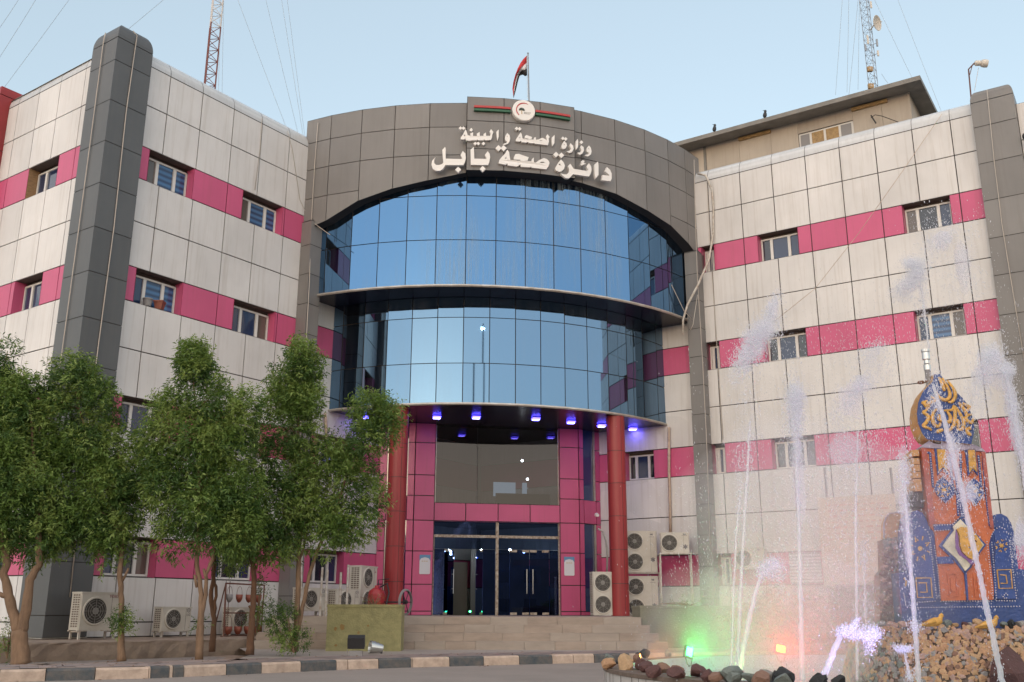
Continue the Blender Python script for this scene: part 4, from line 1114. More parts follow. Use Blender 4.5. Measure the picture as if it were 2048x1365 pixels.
M['poster'] = mat('poster_paper', (0.62, 0.60, 0.62), 0.5); M['posterblue'] = mat('poster_blue', (0.12, 0.26, 0.42), 0.5); M['postertan'] = mat('poster_tan_text', (0.5, 0.36, 0.2), 0.5)
for (t, lab) in ((-2.35, 'small white notice with a blue top on the pink wall left of the doors'), (2.38, 'small white notice with a blue top on the pink wall right of the doors')):
    q = WP(t, 1.43, .045); e = thing('wall_notice', lab, 'poster', q)
    f_ = lambda u, v, w: q + TG * u + ZV * v + AX * w
    mb = MB(); mb.prism([[(-.17, -.27), (-.15, -.30), (.15, -.30), (.17, -.27), (.17, .12), (.12, .20), (.0, .235), (-.12, .20), (-.17, .12)]], f_, -.01, .006); mb.build('sheet', 'poster', e)
    mb = MB(); mb.prism([[(-.17, .12), (-.12, .195), (.0, .225), (.12, .195), (.17, .12), (.175, .30), (-.175, .30)]], f_, -.008, .008); mb.build('heading', 'posterblue', e)
    mb = MB()
    for k in range(3): mb.prism([[(-.1 + k * .07, .09), (-.05 + k * .07, .09), (-.05 + k * .07, .115), (-.1 + k * .07, .115)]], f_, .004, .009)
    mb.build('text_line', 'postertan', e)
q = onp(1193, 1030, WP(3.3, 0, .1), AX)
mb = MB(); mb.tube([q, q + AX * .16 - ZV * .03], .05, 12); mb.lathe([(.065, 0), (.065, .05), (.05, .07), (0, .07)], q - AX * .03, 12, AX); tag(mb.build('security_camera', 'ltr'), 'small round security camera on the pink wall by the right column', 'camera')
def cable(pts, r, label, grp='white cables strung down the facade', m='cable', name='cable'):
    mb = MB(); mb.tube(pts, r, 5); tag(mb.build(name, m, smooth=True), label, 'cable', grp)
PA = lambda x, y: onp(x, y, EO + nL * .03, nL)
PB = lambda x, y: onp(x, y, EO - dL * .03, dL)
cable([PB(211, 66), PB(207, 85), PB(180, 290), PB(158, 455), PB(122, 720), PB(96, 900), PB(50, 1230)], .014, 'white cable down the left face of the slate corner pillar')
cable([PA(266, 62), PA(274, 72), PA(253, 220), PA(228, 455), PA(197, 690), PA(170, 900), PA(140, 1195)], .014, 'white cable down the right face of the slate corner pillar')
q_ = [cylhit(x, y, RF + .06) for x, y in ((636, 246), (630, 320), (622, 455))]
cable([pol(C1, RF + .06, a, z) for a, z in q_] + [onp(x, y, WL(9.2, 0, .5), nL) for x, y in ((619, 560), (612, 690), (604, 800), (590, 1090))], .014, 'white cable down the left pilaster of the drum')
cable([onp(x, y, CC + nR * .36, nR) for x, y in ((1974, 180), (1988, 320), (2004, 450), (2030, 610), (2055, 760))], .013, 'white cable down the right grey pillar')
PRW = lambda x, y, o=.06: onp(x, y, CC + nR * o, nR)
cable([PRW(1396, 348, .1), PRW(1412, 352, .3), PRW(1424, 380, .12), PRW(1427, 420, .08), PRW(1426, 470, .1), PRW(1418, 520, .35), PRW(1396, 570, .6), PRW(1375, 610, .75), PRW(1366, 640, .8), PRW(1366, 668, .8)], .04, 'thick torn white hose bending off the right pilaster of the drum', None, 'whitepaint', 'hose')
cable([PRW(1388, 320, .5), PRW(1391, 450, .5), PRW(1395, 560, .5), PRW(1405, 720, .5), PRW(1414, 900, .5), PRW(1420, 1090, .5)], .013, 'white cable down the front of the right pilaster')
cable([PRW(1414, 365), PRW(1417, 420), PRW(1425, 560), PRW(1433, 680), PRW(1440, 790), PRW(1446, 880)], .012, 'thin cable down the right wing next to the pilaster')
cable([PRW(1343, 570, 1.2), PRW(1368, 622, .85), PRW(1384, 640, .5)], .012, 'short white cord from the upper glass drum to the right pilaster')
cable([PRW(1395, 590, .55), PRW(1386, 650, .7), PRW(1381, 660, .75)], .012, 'short cord dangling under the torn hose')
cable([PRW(1884, 228, .1), PRW(1800, 350, .2), PRW(1718, 466, .3), PRW(1630, 578, .45), PRW(1540, 650, .1)], .008, 'long slack wire slanting across the right wing wall', m='paint_pale')
PLW = lambda x, y, o=.06: onp(x, y, CC + nL * o, nL)
cable([PLW(524, 237), PLW(520, 300), PLW(510, 380)], .010, 'thin wire down the left wing above its second window')
cable([PLW(575, 262), PLW(585, 300), PLW(600, 400), PLW(618, 440), PLW(660, 470, 1.5)], .010, 'thin wire from the left parapet to the drum arch')
# pipe from the ground floor window to the twin-fan unit at the right column
cable([onp(x, y, WP(3.4, 0, .2), AX) for x, y in ((1196, 1058), (1206, 1063), (1213, 1085), (1215, 1110), (1214, 1150))], .035, 'curved grey insulated pipe beside the right red column', None, 'acgrey', 'pipe')
cable([PRW(1338, 855, .12), PRW(1338, 940, .12), PRW(1340, 1010, .12), PRW(1341, 1065, .12)], .05, 'pale vertical drain pipe on the right wing by the drum', None, 'paint_pale', 'pipe')
cable([PLW(650, 826, .12), PLW(652, 850, .12), PLW(655, 960, .12)], .05, 'pale vertical drain pipe on the left wing by the drum', None, 'paint_pale', 'pipe')

# ================================================================== air conditioning units
def ac_unit(name, label, cat, W_, D_, H_, fans, mt, brand=None, legs=.16, logo=None, fan_off=-.12, group='air conditioning units along the wings'):
    """x right, front faces -y, z from the feet"""
    e = thing(name, label, cat, (0, 0, 0), group, local=True)
    b = MB(); c = .02
    prof = [(-W_ / 2, -D_ / 2 + c), (-W_ / 2 + c, -D_ / 2), (W_ / 2 - c, -D_ / 2), (W_ / 2, -D_ / 2 + c), (W_ / 2, D_ / 2), (-W_ / 2, D_ / 2)]
    b.prism([prof], lambda x, y, z: Vector((x, y, z)), legs, legs + H_)
    b.box((-W_ / 2 - .008, -D_ / 2 - .008, legs + H_ - .03), (W_ + .016, 0, 0), (0, D_ + .016, 0), (0, 0, .035))
    b.box((W_ * .3, -D_ / 2 - .004, legs + .02), (.004, 0, 0), (0, .01, 0), (0, 0, H_ - .06), 1)
    cab = b.build('cabinet', [mt, 'acdark'], e)
    fh = H_ / fans; fr = min(fh, W_ * .75) * .40
    for k in range(fans):
        cz = legs + fh * (k + .5); cx = fan_off * W_
        g = MB()
        y = -D_ / 2
        g.lathe([(0, 0), (fr, 0), (fr, .012)], (cx, y - .002, cz), 28, (0, -1, 0), m=0)
        fo = g.build('fan_grille', ['acdark', mt, 'wire'], e)
        r = MB(); r.lathe([(fr, -.01), (fr + .03, .004), (fr + .015, .028), (fr - .012, .026), (fr - .012, .0)], (cx, y, cz), 28, (0, -1, 0)); r.build('bezel', mt, fo)
        bl = MB()
        for q in range(3):
            a0 = q * 2 * math.pi / 3 + k + .4
            pts = []
            for (rr, da) in ((.22, -.2), (.9, -.35), (.95, .25), (.6, .75), (.22, .6)):
                pts.append((math.cos(a0 + da) * fr * rr, math.sin(a0 + da) * fr * rr))
            bl.prism([pts], lambda u, v, w_: Vector((cx + u, y - .006 - w_ - .01 * math.atan2(v, u) * 0, cz + v)), 0, .006)
        bl.lathe([(fr * .26, 0), (fr * .26, .02), (0, .026)], (cx, y - .004, cz), 16, (0, -1, 0), m=0)
        bl.build('fan_blades', 'blade', fo)
        wr = MB()
        for q in range(1, 5):
            rr = fr * q / 5 + .01
            wr.tube([Vector((cx + math.cos(t * math.pi / 12) * rr, y - .026, cz + math.sin(t * math.pi / 12) * rr)) for t in range(25)], .0035, 4)
        for q in range(8):
            a0 = q * math.pi / 4; wr.tube([Vector((cx + math.cos(a0) * fr * .2, y - .026, cz + math.sin(a0) * fr * .2)), Vector((cx + math.cos(a0) * fr, y - .02, cz + math.sin(a0) * fr))], .0035, 4)
        wr.build('wire_guard', 'wire', fo)
    v = MB(); rows_ = int(H_ / .055)
    v.box((-W_ / 2 - .003, -D_ / 2 + .05, legs + .05), (.004, 0, 0), (0, D_ * .7, 0), (0, 0, H_ - .1), 0)
    for i in range(rows_):
        v.box((-W_ / 2 - .007, -D_ / 2 + .04, legs + .05 + i * (H_ - .1) / rows_), (.01, 0, 0), (0, D_ * .72, 0), (0, 0, .018), 1)
    for i in range(4): v.box((-W_ / 2 - .008, -D_ / 2 + .04 + i * D_ * .72 / 3, legs + .05), (.01, 0, 0), (0, .014, 0), (0, 0, H_ - .1), 1)
    v.build('side_vent', ['fin', mt], e)
    if brand:
        text_mesh(brand[0], brand[1], 'brand_mark', brand[2], e, lambda x, y, z: Vector((W_ * brand[3] + x, -D_ / 2 - .003 - z * .5, legs + H_ * brand[4] + y)))
    if logo == 'ring':
        g = MB(); g.lathe([(.05, 0), (.05, .004), (.035, .004), (.035, 0)], (W_ * .39, -D_ / 2 - .001, legs + H_ * .86), 18, (0, -1, 0), closed=True); g.lathe([(0, .001), (.012, .004), (0, .005)], (W_ * .385, -D_ / 2, legs + H_ * .87), 8, (0, -1, 0))
        g.box((W_ * .39, -D_ / 2 - .004, legs + H_ * .85), (.02, 0, 0), (0, .003, 0), (0, 0, .012)); g.build('logo', 'print', e)
    if logo == 'diamonds':
        g = MB()
        for q in (90, 210, 330):
            c_ = math.cos(R_(q)); s_ = math.sin(R_(q)); o = Vector((W_ * .36, -D_ / 2 - .003, legs + H_ * .88)); r_ = .045
            dv = Vector((c_, 0, s_)); pv_ = Vector((-s_, 0, c_))
            g.add([o, o + dv * r_ * .5 + pv_ * r_ * .3, o + dv * r_, o + dv * r_ * .5 - pv_ * r_ * .3], [(0, 1, 2, 3)])
        g.build('logo', 'printred', e, recalc=False)
    if logo == 'flake':
        g = MB(); o = Vector((W_ * .33, -D_ / 2 - .003, legs + H_ * .9)); g.add([o + Vector((-.05, 0, .03)), o + Vector((.05, 0, .05)), o + Vector((.05, 0, -.01)), o + Vector((-.02, 0, .0))], [(0, 1, 2, 3)])
        for q in range(3):
            a0 = q * math.pi / 3 + .5; dv = Vector((math.cos(a0), 0, math.sin(a0))); o2 = Vector((W_ * .36, -D_ / 2 - .003, legs + H_ * .3)); pv_ = Vector((-dv.z, 0, dv.x)) * .018
            g.add([o2 - dv * .075 - pv_, o2 + dv * .075 - pv_, o2 + dv * .075 + pv_, o2 - dv * .075 + pv_], [(0, 1, 2, 3)])
        for q in range(3): g.box((W_ * .33 - .08 + q * .06, -D_ / 2 - .004, legs + H_ * .85), (.045, 0, 0), (0, .003, 0), (0, 0, .012))
        g.build('logo', 'print', e, recalc=False)
    if legs > .02:
        l = MB()
        for x in (-W_ / 2 + .05, W_ / 2 - .05):
            for y in (-D_ / 2 + .03, D_ / 2 - .03): l.cbox((x, y, legs / 2 - .01), (.045, .045, legs))
        for y in (-D_ / 2 + .03, D_ / 2 - .03): l.cbox((0, y, legs - .012), (W_ + .04, .05, .028))
        for x in (-W_ / 2 + .05, W_ / 2 - .05): l.cbox((x, 0, legs - .03), (.045, D_ - .02, .03))
        l.build('stand', 'whitepaint', e)
    return e
rzL = math.atan2(nL.x, -nL.y); rzR = math.atan2(nR.x, -nR.y); rzA = math.atan2(AX.x, -AX.y)
def put(e, p, rz): e.location = p; e.rotation_euler = (0, 0, rz)
PZ = -.62
LW = lambda x, y, o: Vector((*onp(x, y, CC + nL * o, nL).xy, PZ))
a1 = ac_unit('air_conditioner', 'largest ivory air conditioner, on a white stand beside the slate corner pillar', 'air conditioner', .95, .38, .82, 1, 'ac', ('TOSOT', .085, 'printred', .22, .86), .19)
p_ = LW(183, 1280, .95); put(a1, p_, rzL)
a2 = ac_unit('air_conditioner', 'low ivory air conditioner between the first two trees', 'air conditioner', .86, .32, .56, 1, 'ac', ('LG', .085, 'print', .33, .62), .14, 'ring')
p_ = LW(342, 1272, .62); put(a2, p_, rzL)
a3 = dup(a2, LW(476, 1270, .6), rzL, 'low ivory air conditioner behind the rusty plant rack')
p4 = atz(617, 1225, .17) 
ac4 = dup(a2, Vector((0, 0, 0)), rzL, 'air conditioner standing on the terrace just left of the tall white posts')
p4 = at(617, 1226, 26.2); p4.z = FLOOR + .0; ac4.location = p4; ac4.location.z = FLOOR + .0
p5 = at(686, 1225, 26.8); p5.z = FLOOR - .02; ac5 = dup(a2, p5, rzL, 'air conditioner mostly hidden behind the mossy planter')
a6 = ac_unit('air_conditioner', 'tall twin fan air conditioner left of the left red column', 'air conditioner', .95, .36, 1.24, 2, 'ac', None, .1, 'diamonds', -.08)
p_ = at(724, 1228, 28.2); p_.z = FLOOR; put(a6, p_, rzL + .25)
a7 = ac_unit('air_conditioner', 'twin fan air conditioner perched on top of another by the right column', 'air conditioner', 1.0, .36, 1.27, 2, 'ac', None, .0, 'flake', -.2)
RW = lambda x, y, o: onp(x, y, CC + nR * o, nR)
p_ = RW(1283, 1145, .9); put(a7, p_, rzR + .52)
a8 = dup(a7, Vector((p_.x, p_.y, p_.z - 1.40)), rzR + .5, 'twin fan air conditioner underneath the perched one, behind the planter')
fr_ = thing('equipment_stand', 'dark metal frame holding the upper twin fan air conditioner', 'frame', p_ - ZV * 1.5)
mb = MB(); xa = Vector((math.cos(rzR + .52), math.sin(rzR + .52), 0)); ya = Vector((-xa.y, xa.x, 0))
for sx in (-1, 1):
    for sy in (-1, 1): mb.tube([p_ + xa * sx * .56 + ya * sy * .2 - ZV * 1.42, p_ + xa * sx * .56 + ya * sy * .2 - ZV * .01], .02, 4)
for sy in (-1, 1): mb.tube([p_ - xa * .58 + ya * sy * .2 - ZV * .03, p_ + xa * .58 + ya * sy * .2 - ZV * .03], .022, 4)
for sx in (-1, 1): mb.tube([p_ + xa * sx * .56 - ya * .2 - ZV * .03, p_ + xa * sx * .56 + ya * .2 - ZV * .03], .022, 4)
mb.build('legs', 'whitepaint', fr_)
a10 = dup(a7, Vector((0, 0, 0)), rzA, 'narrow looking twin fan air conditioner tucked behind the right red column')
p_ = at(1216, 1230, 30.6); p_.z = FLOOR + .02; a10.location = p_
a9 = ac_unit('air_conditioner', 'single fan air conditioner on a tall four legged white stand by the right wing', 'air conditioner', .88, .34, .62, 1, 'ac', None, .0, 'flake', -.2)
p_ = RW(1350, 1107, .85); put(a9, p_, rzR + .5)
ts = thing('metal_stand', 'tall four legged white stand under a single fan air conditioner', 'stand', p_ - ZV * 1.8)
xa = Vector((math.cos(rzR + .5), math.sin(rzR + .5), 0)); ya = Vector((-xa.y, xa.x, 0))
mb = MB()
for sx in (-1, 1):
    for sy in (-1, 1): mb.tube([p_ + xa * sx * .47 + ya * sy * .22 - ZV * 1.85, p_ + xa * sx * .47 + ya * sy * .22 - ZV * .0], .024, 4)
for sy in (-1, 1): mb.tube([p_ - xa * .5 + ya * sy * .22 - ZV * .02, p_ + xa * .5 + ya * sy * .22 - ZV * .02], .026, 4)
for sx in (-1, 1): mb.tube([p_ + xa * sx * .47 - ya * .22 - ZV * .02, p_ + xa * sx * .47 + ya * .22 - ZV * .02], .026, 4)
mb.build('legs', 'whitepaint', ts)
p_ = RW(1504, 1139, .35); a11 = dup(a9, p_, rzR, 'single fan air conditioner hung on the right wing wall behind the water jets')
mb = MB()
for sx in (-.3, .3):
    xa = Vector((math.cos(rzR), math.sin(rzR), 0)); mb.tube([p_ + xa * sx - nR * .35, p_ + xa * sx + nR * .2], .018, 4); mb.tube([p_ + xa * sx - nR * .35 - ZV * .35, p_ + xa * sx + nR * .15], .014, 4)
tag(mb.build('wall_bracket', 'whitepaint'), 'pair of white brackets under the wall hung air conditioner', 'bracket')

# ================================================================== planters, ground lamps, steps side, rack and pots
def wonky_box(c, u, v, w_, l_, h_, name, m, label, cat, extra=None):
    e = thing(name, label, cat, c)
    b = MB(); b.box(c - u * w_ / 2, u * w_, v * l_, ZV * (h_ - .06)); bo = b.build('body', m, e)
    b = MB(); b.box(c - u * (w_ / 2 + .012) - v * .012 + ZV * (h_ - .058), u * (w_ + .024), v * (l_ + .024), ZV * .058); b.build('rim', m, e)
    return e
cpl = atz(726, 1303, WALK - .012); U = Vector((1, .03, 0)).normalized(); V_ = Vector((-.03, 1, 0))
wpl = (797 - 659) / FPX * cpl.y * 1.035
pl1 = wonky_box(cpl, U, V_, wpl, .8, .98, 'planter', 'mossy', 'square mossy olive planter with rust stains in front of the steps', 'planter')
# rust stains painted proud of the plaster
M['ruststain'] = mat('rust_stain', (0.24, 0.12, 0.035), 0.9, noise=0.5, nscale=9, c2=(0.27, 0.2, 0.08))
for (x, y, r_) in ((684, 1254, .07), (671, 1258, .045), (717, 1266, .035), (672, 1291, .035), (736, 1252, .03)):
    c = onp(x, y, cpl - V_ * .004, V_); mb = MB(); pts = [(math.cos(q / 11 * 2 * math.pi) * r_ * rnd.uniform(.55, 1.1), math.sin(q / 11 * 2 * math.pi) * r_ * rnd.uniform(.55, 1.1)) for q in range(11)]
    mb.prism([pts], lambda u, v, w_: c + U * u + ZV * v - V_ * w_, 0, .003); mb.build('rust_stain', 'ruststain', pl1)
cpr = atz(1376, 1297, WALK - .012)
pl2 = wonky_box(cpr, U, V_, (1462 - 1288) / FPX * cpr.y * 1.03, 1.3, .99, 'planter', 'greenpl', 'grey green stone planter at the right end of the steps, lit green', 'planter')
M['dryleaf'] = leafmat('dry_reddish_leaf', (0.20, 0.09, 0.05), (0.2, 0.1, 0.04))

fg = atz(711, 1313, WALK - .01)
fo = thing('floodlight', 'black square floodlight on a low grey bracket in front of the mossy planter', 'floodlight', fg)
mb = MB(); mb.box(fg + Vector((-.16, -.02, .135)), (.325, 0, 0), (0, .10, .06), (0, -.05, .20)); mb.build('lamp_head', 'black', fo)
mb = MB(); mb.box(fg + Vector((-.125, -.03, 0)), (.25, 0, 0), (0, .12, 0), (0, 0, .10)); mb.tube([fg + Vector((-.17, .02, .12)), fg + Vector((-.15, .02, .005)), fg + Vector((-.1, .02, .005))], .008, 4); mb.build('bracket', 'greypot', fo)
bk = atz(750, 1308, WALK - .01)
b2 = thing('spotlight', 'silver cone shaped spotlight lying in front of the mossy planter', 'spotlight', bk)
axb = Vector((-.85, -.35, .12)).normalized(); o_ = bk + Vector((.13, 0, .105))
mb = MB(); mb.lathe([(.0, -.02), (.075, -.02), (.082, 0), (.125, .24), (.13, .25), (.118, .25), (.07, .02)], o_, 24, axb); mb.build('shade', 'alu', b2)
mb = MB(); mb.tube([o_ - ZV * .1, o_ - ZV * .02], .02, 6); mb.build('foot', 'black', b2)

# wheeled fire extinguisher behind the planter
q = at(752, 1224, 27.4); q.z = FLOOR
ex = thing('fire_extinguisher', 'red wheeled fire extinguisher beside the left red column, its grey wheel showing past it', 'fire extinguisher', q)
mb = MB(); mb.lathe([(0, .12), (.2, .14), (.235, .2), (.235, .55), (.2, .66), (.1, .73), (.06, .75), (.06, .8), (0, .8)], q, 22); mb.build('tank', 'redpaint', ex, smooth=True)
wc = q + Vector((.82, -.3, .36))
mb = MB(); mb.lathe([(.30, -.035), (.345, -.02), (.345, .02), (.30, .035)], wc, 30, (.9, -.42, 0), closed=True); mb.build('wheel', 'greypot', ex)
mb = MB(); mb.lathe([(.0, -.05), (.05, -.05), (.05, .05), (0, .05)], wc, 12, (.9, -.42, 0))
wa = Vector((.9, -.42, 0)).normalized(); wb = ZV.cross(wa)
for k in range(6): mb.tube([wc, wc + (wb * math.cos(k * math.pi / 3) + ZV * math.sin(k * math.pi / 3)) * .31], .012, 5)
mb.tube([wc, Vector((q.x, q.y, wc.z)) - wa * .3], .02, 6)
mb.build('axle', 'black', ex)
mb = MB(); mb.tube([q + Vector((.1, -.1, .75)), q + Vector((.3, -.2, .85)), q + Vector((.36, -.2, .6)), q + Vector((.3, -.25, .3))], .025, 6); mb.tube([q + Vector((.0, .2, .3)), q + Vector((-.0, .25, .95)), q + Vector((.3, .2, .98))], .016, 6); mb.build('hose', 'black', ex)

# tall white posts (door frame leaning) behind the trees
for (x0, y0, x1, y1, lab) in ((604, 1065, 601, 1232, 'leftmost tall white post on the terrace'), (645, 1135, 640, 1232, 'tall white post right of the raised air conditioner'), (655, 1140, 651, 1232, 'rust footed white post near the mossy planter'), (697, 1130, 694, 1200, 'white post just left of the twin fan unit'), (682, 1145, 681, 1195, 'short white pipe over the hidden air conditioner')):
    a = at(x0, y0, 25.6); b = at(x1, y1, 25.6); b.z = FLOOR; b.x = at(x1, y1, 25.6).x
    mb = MB(); mb.tube([b, a], .03, 6); tag(mb.build('white_post', 'whitepaint'), lab, 'post', 'tall white posts on the terrace')
q = at(622, 1180, 25.9); 

# rusty rack hung with planting pots
r0 = LW(440, 1276, 1.15); r1 = LW(520, 1274, 1.15)
ru = (r1 - r0); ru.z = 0; rl = ru.length; ru.normalize(); rn = Vector((ru.y, -ru.x, 0))
hz = at(448, 1167, r0.y).z - PZ
rk = thing('plant_rack', 'rusty red steel rack hung with small planting pots against the left wing', 'rack', r0)
mb = MB(); t_ = .026
p00 = r0 + ru * .05; p01 = r0 + ru * (rl * 1.02)
mb.tube([p00 - ru * .06 + rn * .15, p00 + ZV * hz], t_, 4); mb.tube([p00 + ZV * hz, p01 + ZV * (hz - .02)], t_, 4); mb.tube([p01, p01 + ZV * (hz - .02)], t_ * .8, 4)
zm = at(455, 1226.5, r0.y).z - PZ
mb.tube([p00 + ZV * zm, p01 + ZV * zm], t_ * .8, 4); mb.tube([p00 - ru * .05 + rn * .02, p01 + rn * .02 + ZV * .01], t_ * .6, 4); mb.tube([p00 - rn * .35, p00 + ZV * hz], t_ * .7, 4)
mb.tube([p00 + ru * .13 + ZV * .5, p00 + ru * .13 + ZV * (hz + .06)], .01, 4)
mb.build('frame', 'rust', rk)
names = ['grey', 'terracotta', 'terracotta', 'terracotta']
k = 0
labs = ['grey pot hanging first from the left on the upper rack rail', 'terracotta pot hanging second on the upper rack rail', 'terracotta pot hanging third on the upper rack rail', 'terracotta pot at the right end of the upper rack rail', 'terracotta pot leftmost on the lower rack rail', 'terracotta pot second on the lower rack rail', 'terracotta pot third on the lower rack rail', 'terracotta pot at the right end of the lower rack rail']
for row in range(2):
    for i in range(4):
        u = .17 + i * (rl - .28) / 3.2; rail = (hz - .02) if row == 0 else zm
        c = r0 + ru * (u + .04 * row) + ZV * (rail - (.46 if row == 0 else .54)) + rn * .03
        s_ = .95 if row == 0 else 1.15
        e = thing('hanging_pot', labs[k], 'pot', c, 'planting pots hung on the rusty rack')
        mb = MB(); mb.lathe([(0, 0), (.05 * s_, .03), (.085 * s_, .10), (.092 * s_, .21), (.082 * s_, .21), (.07 * s_, .1), (0, .06)], c, 16); mb.build('bowl', 'greypot' if k == 0 else 'terra', e, smooth=True)
        mb = MB()
        top_ = Vector((c.x, c.y, c.z + .42)) if row == 0 else Vector((c.x, c.y, c.z + .5))
        arcp = [c + ru * (math.cos(q) * .09 * s_) + ZV * (.21 + math.sin(q) * (.2 if row == 0 else .28)) for q in [R_(v) for v in range(0, 181, 15)]]
        mb.tube(arcp, .005, 4); mb.build('wire_handle', 'rust', e)
        k += 1
# pots on the second-floor sill
for (x, y, s_, m, lab) in ((294, 614, .8, 'greypot', 'dark round pot on the second floor window sill'), (318, 620, .9, 'terra', 'square terracotta pot on the second floor window sill')):
    c = onp(x, y, WL(14, 0, -.05), nL); c.z = BANDS[2][0] + .01
    mb = MB()
    if m == 'greypot': mb.lathe([(0, 0), (.09, 0), (.12, .17), (.135, .18), (.135, .21), (.115, .21), (.1, .04)], c, 18)
    else:
        mb.add([c + Vector((a * .085, b * .085, 0)) for a, b in ((-1, -1), (1, -1), (1, 1), (-1, 1))] + [c + Vector((a * .12, b * .12, .2)) for a, b in ((-1, -1), (1, -1), (1, 1), (-1, 1))], [(0, 1, 5, 4), (1, 2, 6, 5), (2, 3, 7, 6), (3, 0, 4, 7), (3, 2, 1, 0), (4, 5, 6, 7)])
        mb.cbox(c + ZV * .215, (.26, .26, .04))
    tag(mb.build('flower_pot', m), lab, 'flower pot', 'flower pots on the window sill')
# beige notice board and its posts by the right wing, lined grey panel beside it
bd = thing('notice_board', 'large beige board with faint red lines in front of the right wing', 'board', RW(1700, 1170, .9))
a = RW(1635, 997, .9); b = RW(1790, 997, .9); zb2 = RW(1640, 1172, .9).z
M['boardcol'] = mat('faded_beige_board', (0.62, 0.52, 0.44), 0.7, noise=0.4, nscale=1.5, c2=(0.54, 0.45, 0.38)); M['boardred'] = mat('faint_red_lettering', (0.56, 0.32, 0.25), 0.7)
ub = -dR; LB = (b - a).dot(ub)
zb1 = a.z
mb = MB(); mb.box(Vector((a.x, a.y, zb2)), ub * LB, nR * .04, ZV * (zb1 - zb2)); mb.build('panel', 'boardcol', bd)
mb = MB()
for k in range(7):
    x = .2 + rnd.uniform(0, .1)
    z_ = zb1 - .25 - k * .16
    while x < LB - .25:
        wd = rnd.uniform(.06, .22); mb.box(Vector((a.x, a.y, z_)) + ub * x + nR * .041, ub * wd, nR * .002, ZV * rnd.uniform(.02, .05)); x += wd + rnd.uniform(.03, .1)
mb.build('faint_lines', 'boardred', bd)
mb = MB()
for x in (1649, 1781): 
    t0 = RW(x, 936, .86); t1 = Vector((t0.x, t0.y, -.6)); mb.tube([t1, t0], .035, 4)
mb.build('posts', 'greypot', bd)
a = RW(1578, 1106, .5); b = RW(1640, 1100, .5); z1_ = a.z; z0_ = RW(1580, 1168, .5).z
sh = thing('slatted_panel', 'pale slatted grey panel on the right wing beside the beige board', 'panel', a)
mb = MB(); LB = (b - a).dot(ub); mb.box(Vector((a.x, a.y, z0_)), ub * LB, nR * .03, ZV * (z1_ - z0_)); mb.build('back', 'greypot', sh)
mb = MB()
for k in range(9): mb.box(Vector((a.x, a.y, z0_ + .04 + k * (z1_ - z0_ - .06) / 9)) + nR * .03, ub * LB, nR * .02, ZV * .055)
mb.build('slats', 'poster', sh)

# ================================================================== across the road, behind the lens: what the doors and lobby window mirror
M['oppwall'] = mat('buff_wall', (0.235, 0.205, 0.185), 0.85, noise=0.4, nscale=.5)
for (x0, x1, y, h_, d_, lab) in ((-70, -14, -46, 6.0, 14, 'low buff building across the road to the west'), (6, 52, -52, 13.0, 14, 'broad buff building directly across the road'), (56, 92, -46, 6.6, 14, 'long buff building across the road to the east')):
    e = thing('street_building', lab, 'building', ((x0 + x1) / 2, y, ROAD), 'buildings across the road')
    mb = MB(); mb.box((x0, y - d_, ROAD), (x1 - x0, 0, 0), (0, d_, 0), (0, 0, h_)); mb.box((x0 - .3, y - d_ - .3, ROAD + h_), (x1 - x0 + .6, 0, 0), (0, d_ + .6, 0), (0, 0, .5)); mb.build('wall', 'oppwall', e)
    for fl__ in range(int(h_ // 3.4)):
        for k in range(int((x1 - x0) // 3.5)):
            mb = MB(); mb.box((x0 + 1 + k * 3.5, y - .02, ROAD + 1 + fl__ * 3.4), (1.6, 0, 0), (0, .06, 0), (0, 0, 1.5)); mb.build('window', 'pane', e)

# street lamp across the road: it shows as the white spot mirrored in the lower drum glass
M['streetglow'] = emitter('street_lamp_glow', (0.9, 0.97, 1.0), 22)
for (x, y, t, lab) in ((953, 672, 58, 'tall lit street lamp across the road, mirrored in the drum glass'), (973, 716, 66, 'second lit street lamp across the road, mirrored lower in the drum glass')):
    a_, z_ = cylhit(x, y, 8.32, C2); h = pol(C2, 8.32, a_, z_)
    am = .15 + 5.53 * (math.floor((a_ - .15) / 5.53) + .5); nn = Vector((math.sin(R_(am)), -math.cos(R_(am)), 0)); d = ray(x, y).normalized(); r_ = d - nn * (2 * d.dot(nn)); q = h + r_ * t
    e = thing('street_lamp', lab, 'street lamp', Vector((q.x, q.y, ROAD)), 'street lamps across the road')
    mb = MB(); mb.tube([Vector((q.x, q.y + .6, ROAD)), Vector((q.x, q.y + .6, q.z + .3)), Vector((q.x, q.y, q.z + .25))], [.09, .06, .04], 8); mb.build('pole', 'mastgrey', e)
    mb = MB(); mb.lathe([(0, -.12), (.12, -.06), (.15, .06), (0, .16)], q, 12); mb.build('lamp', 'streetglow', e)
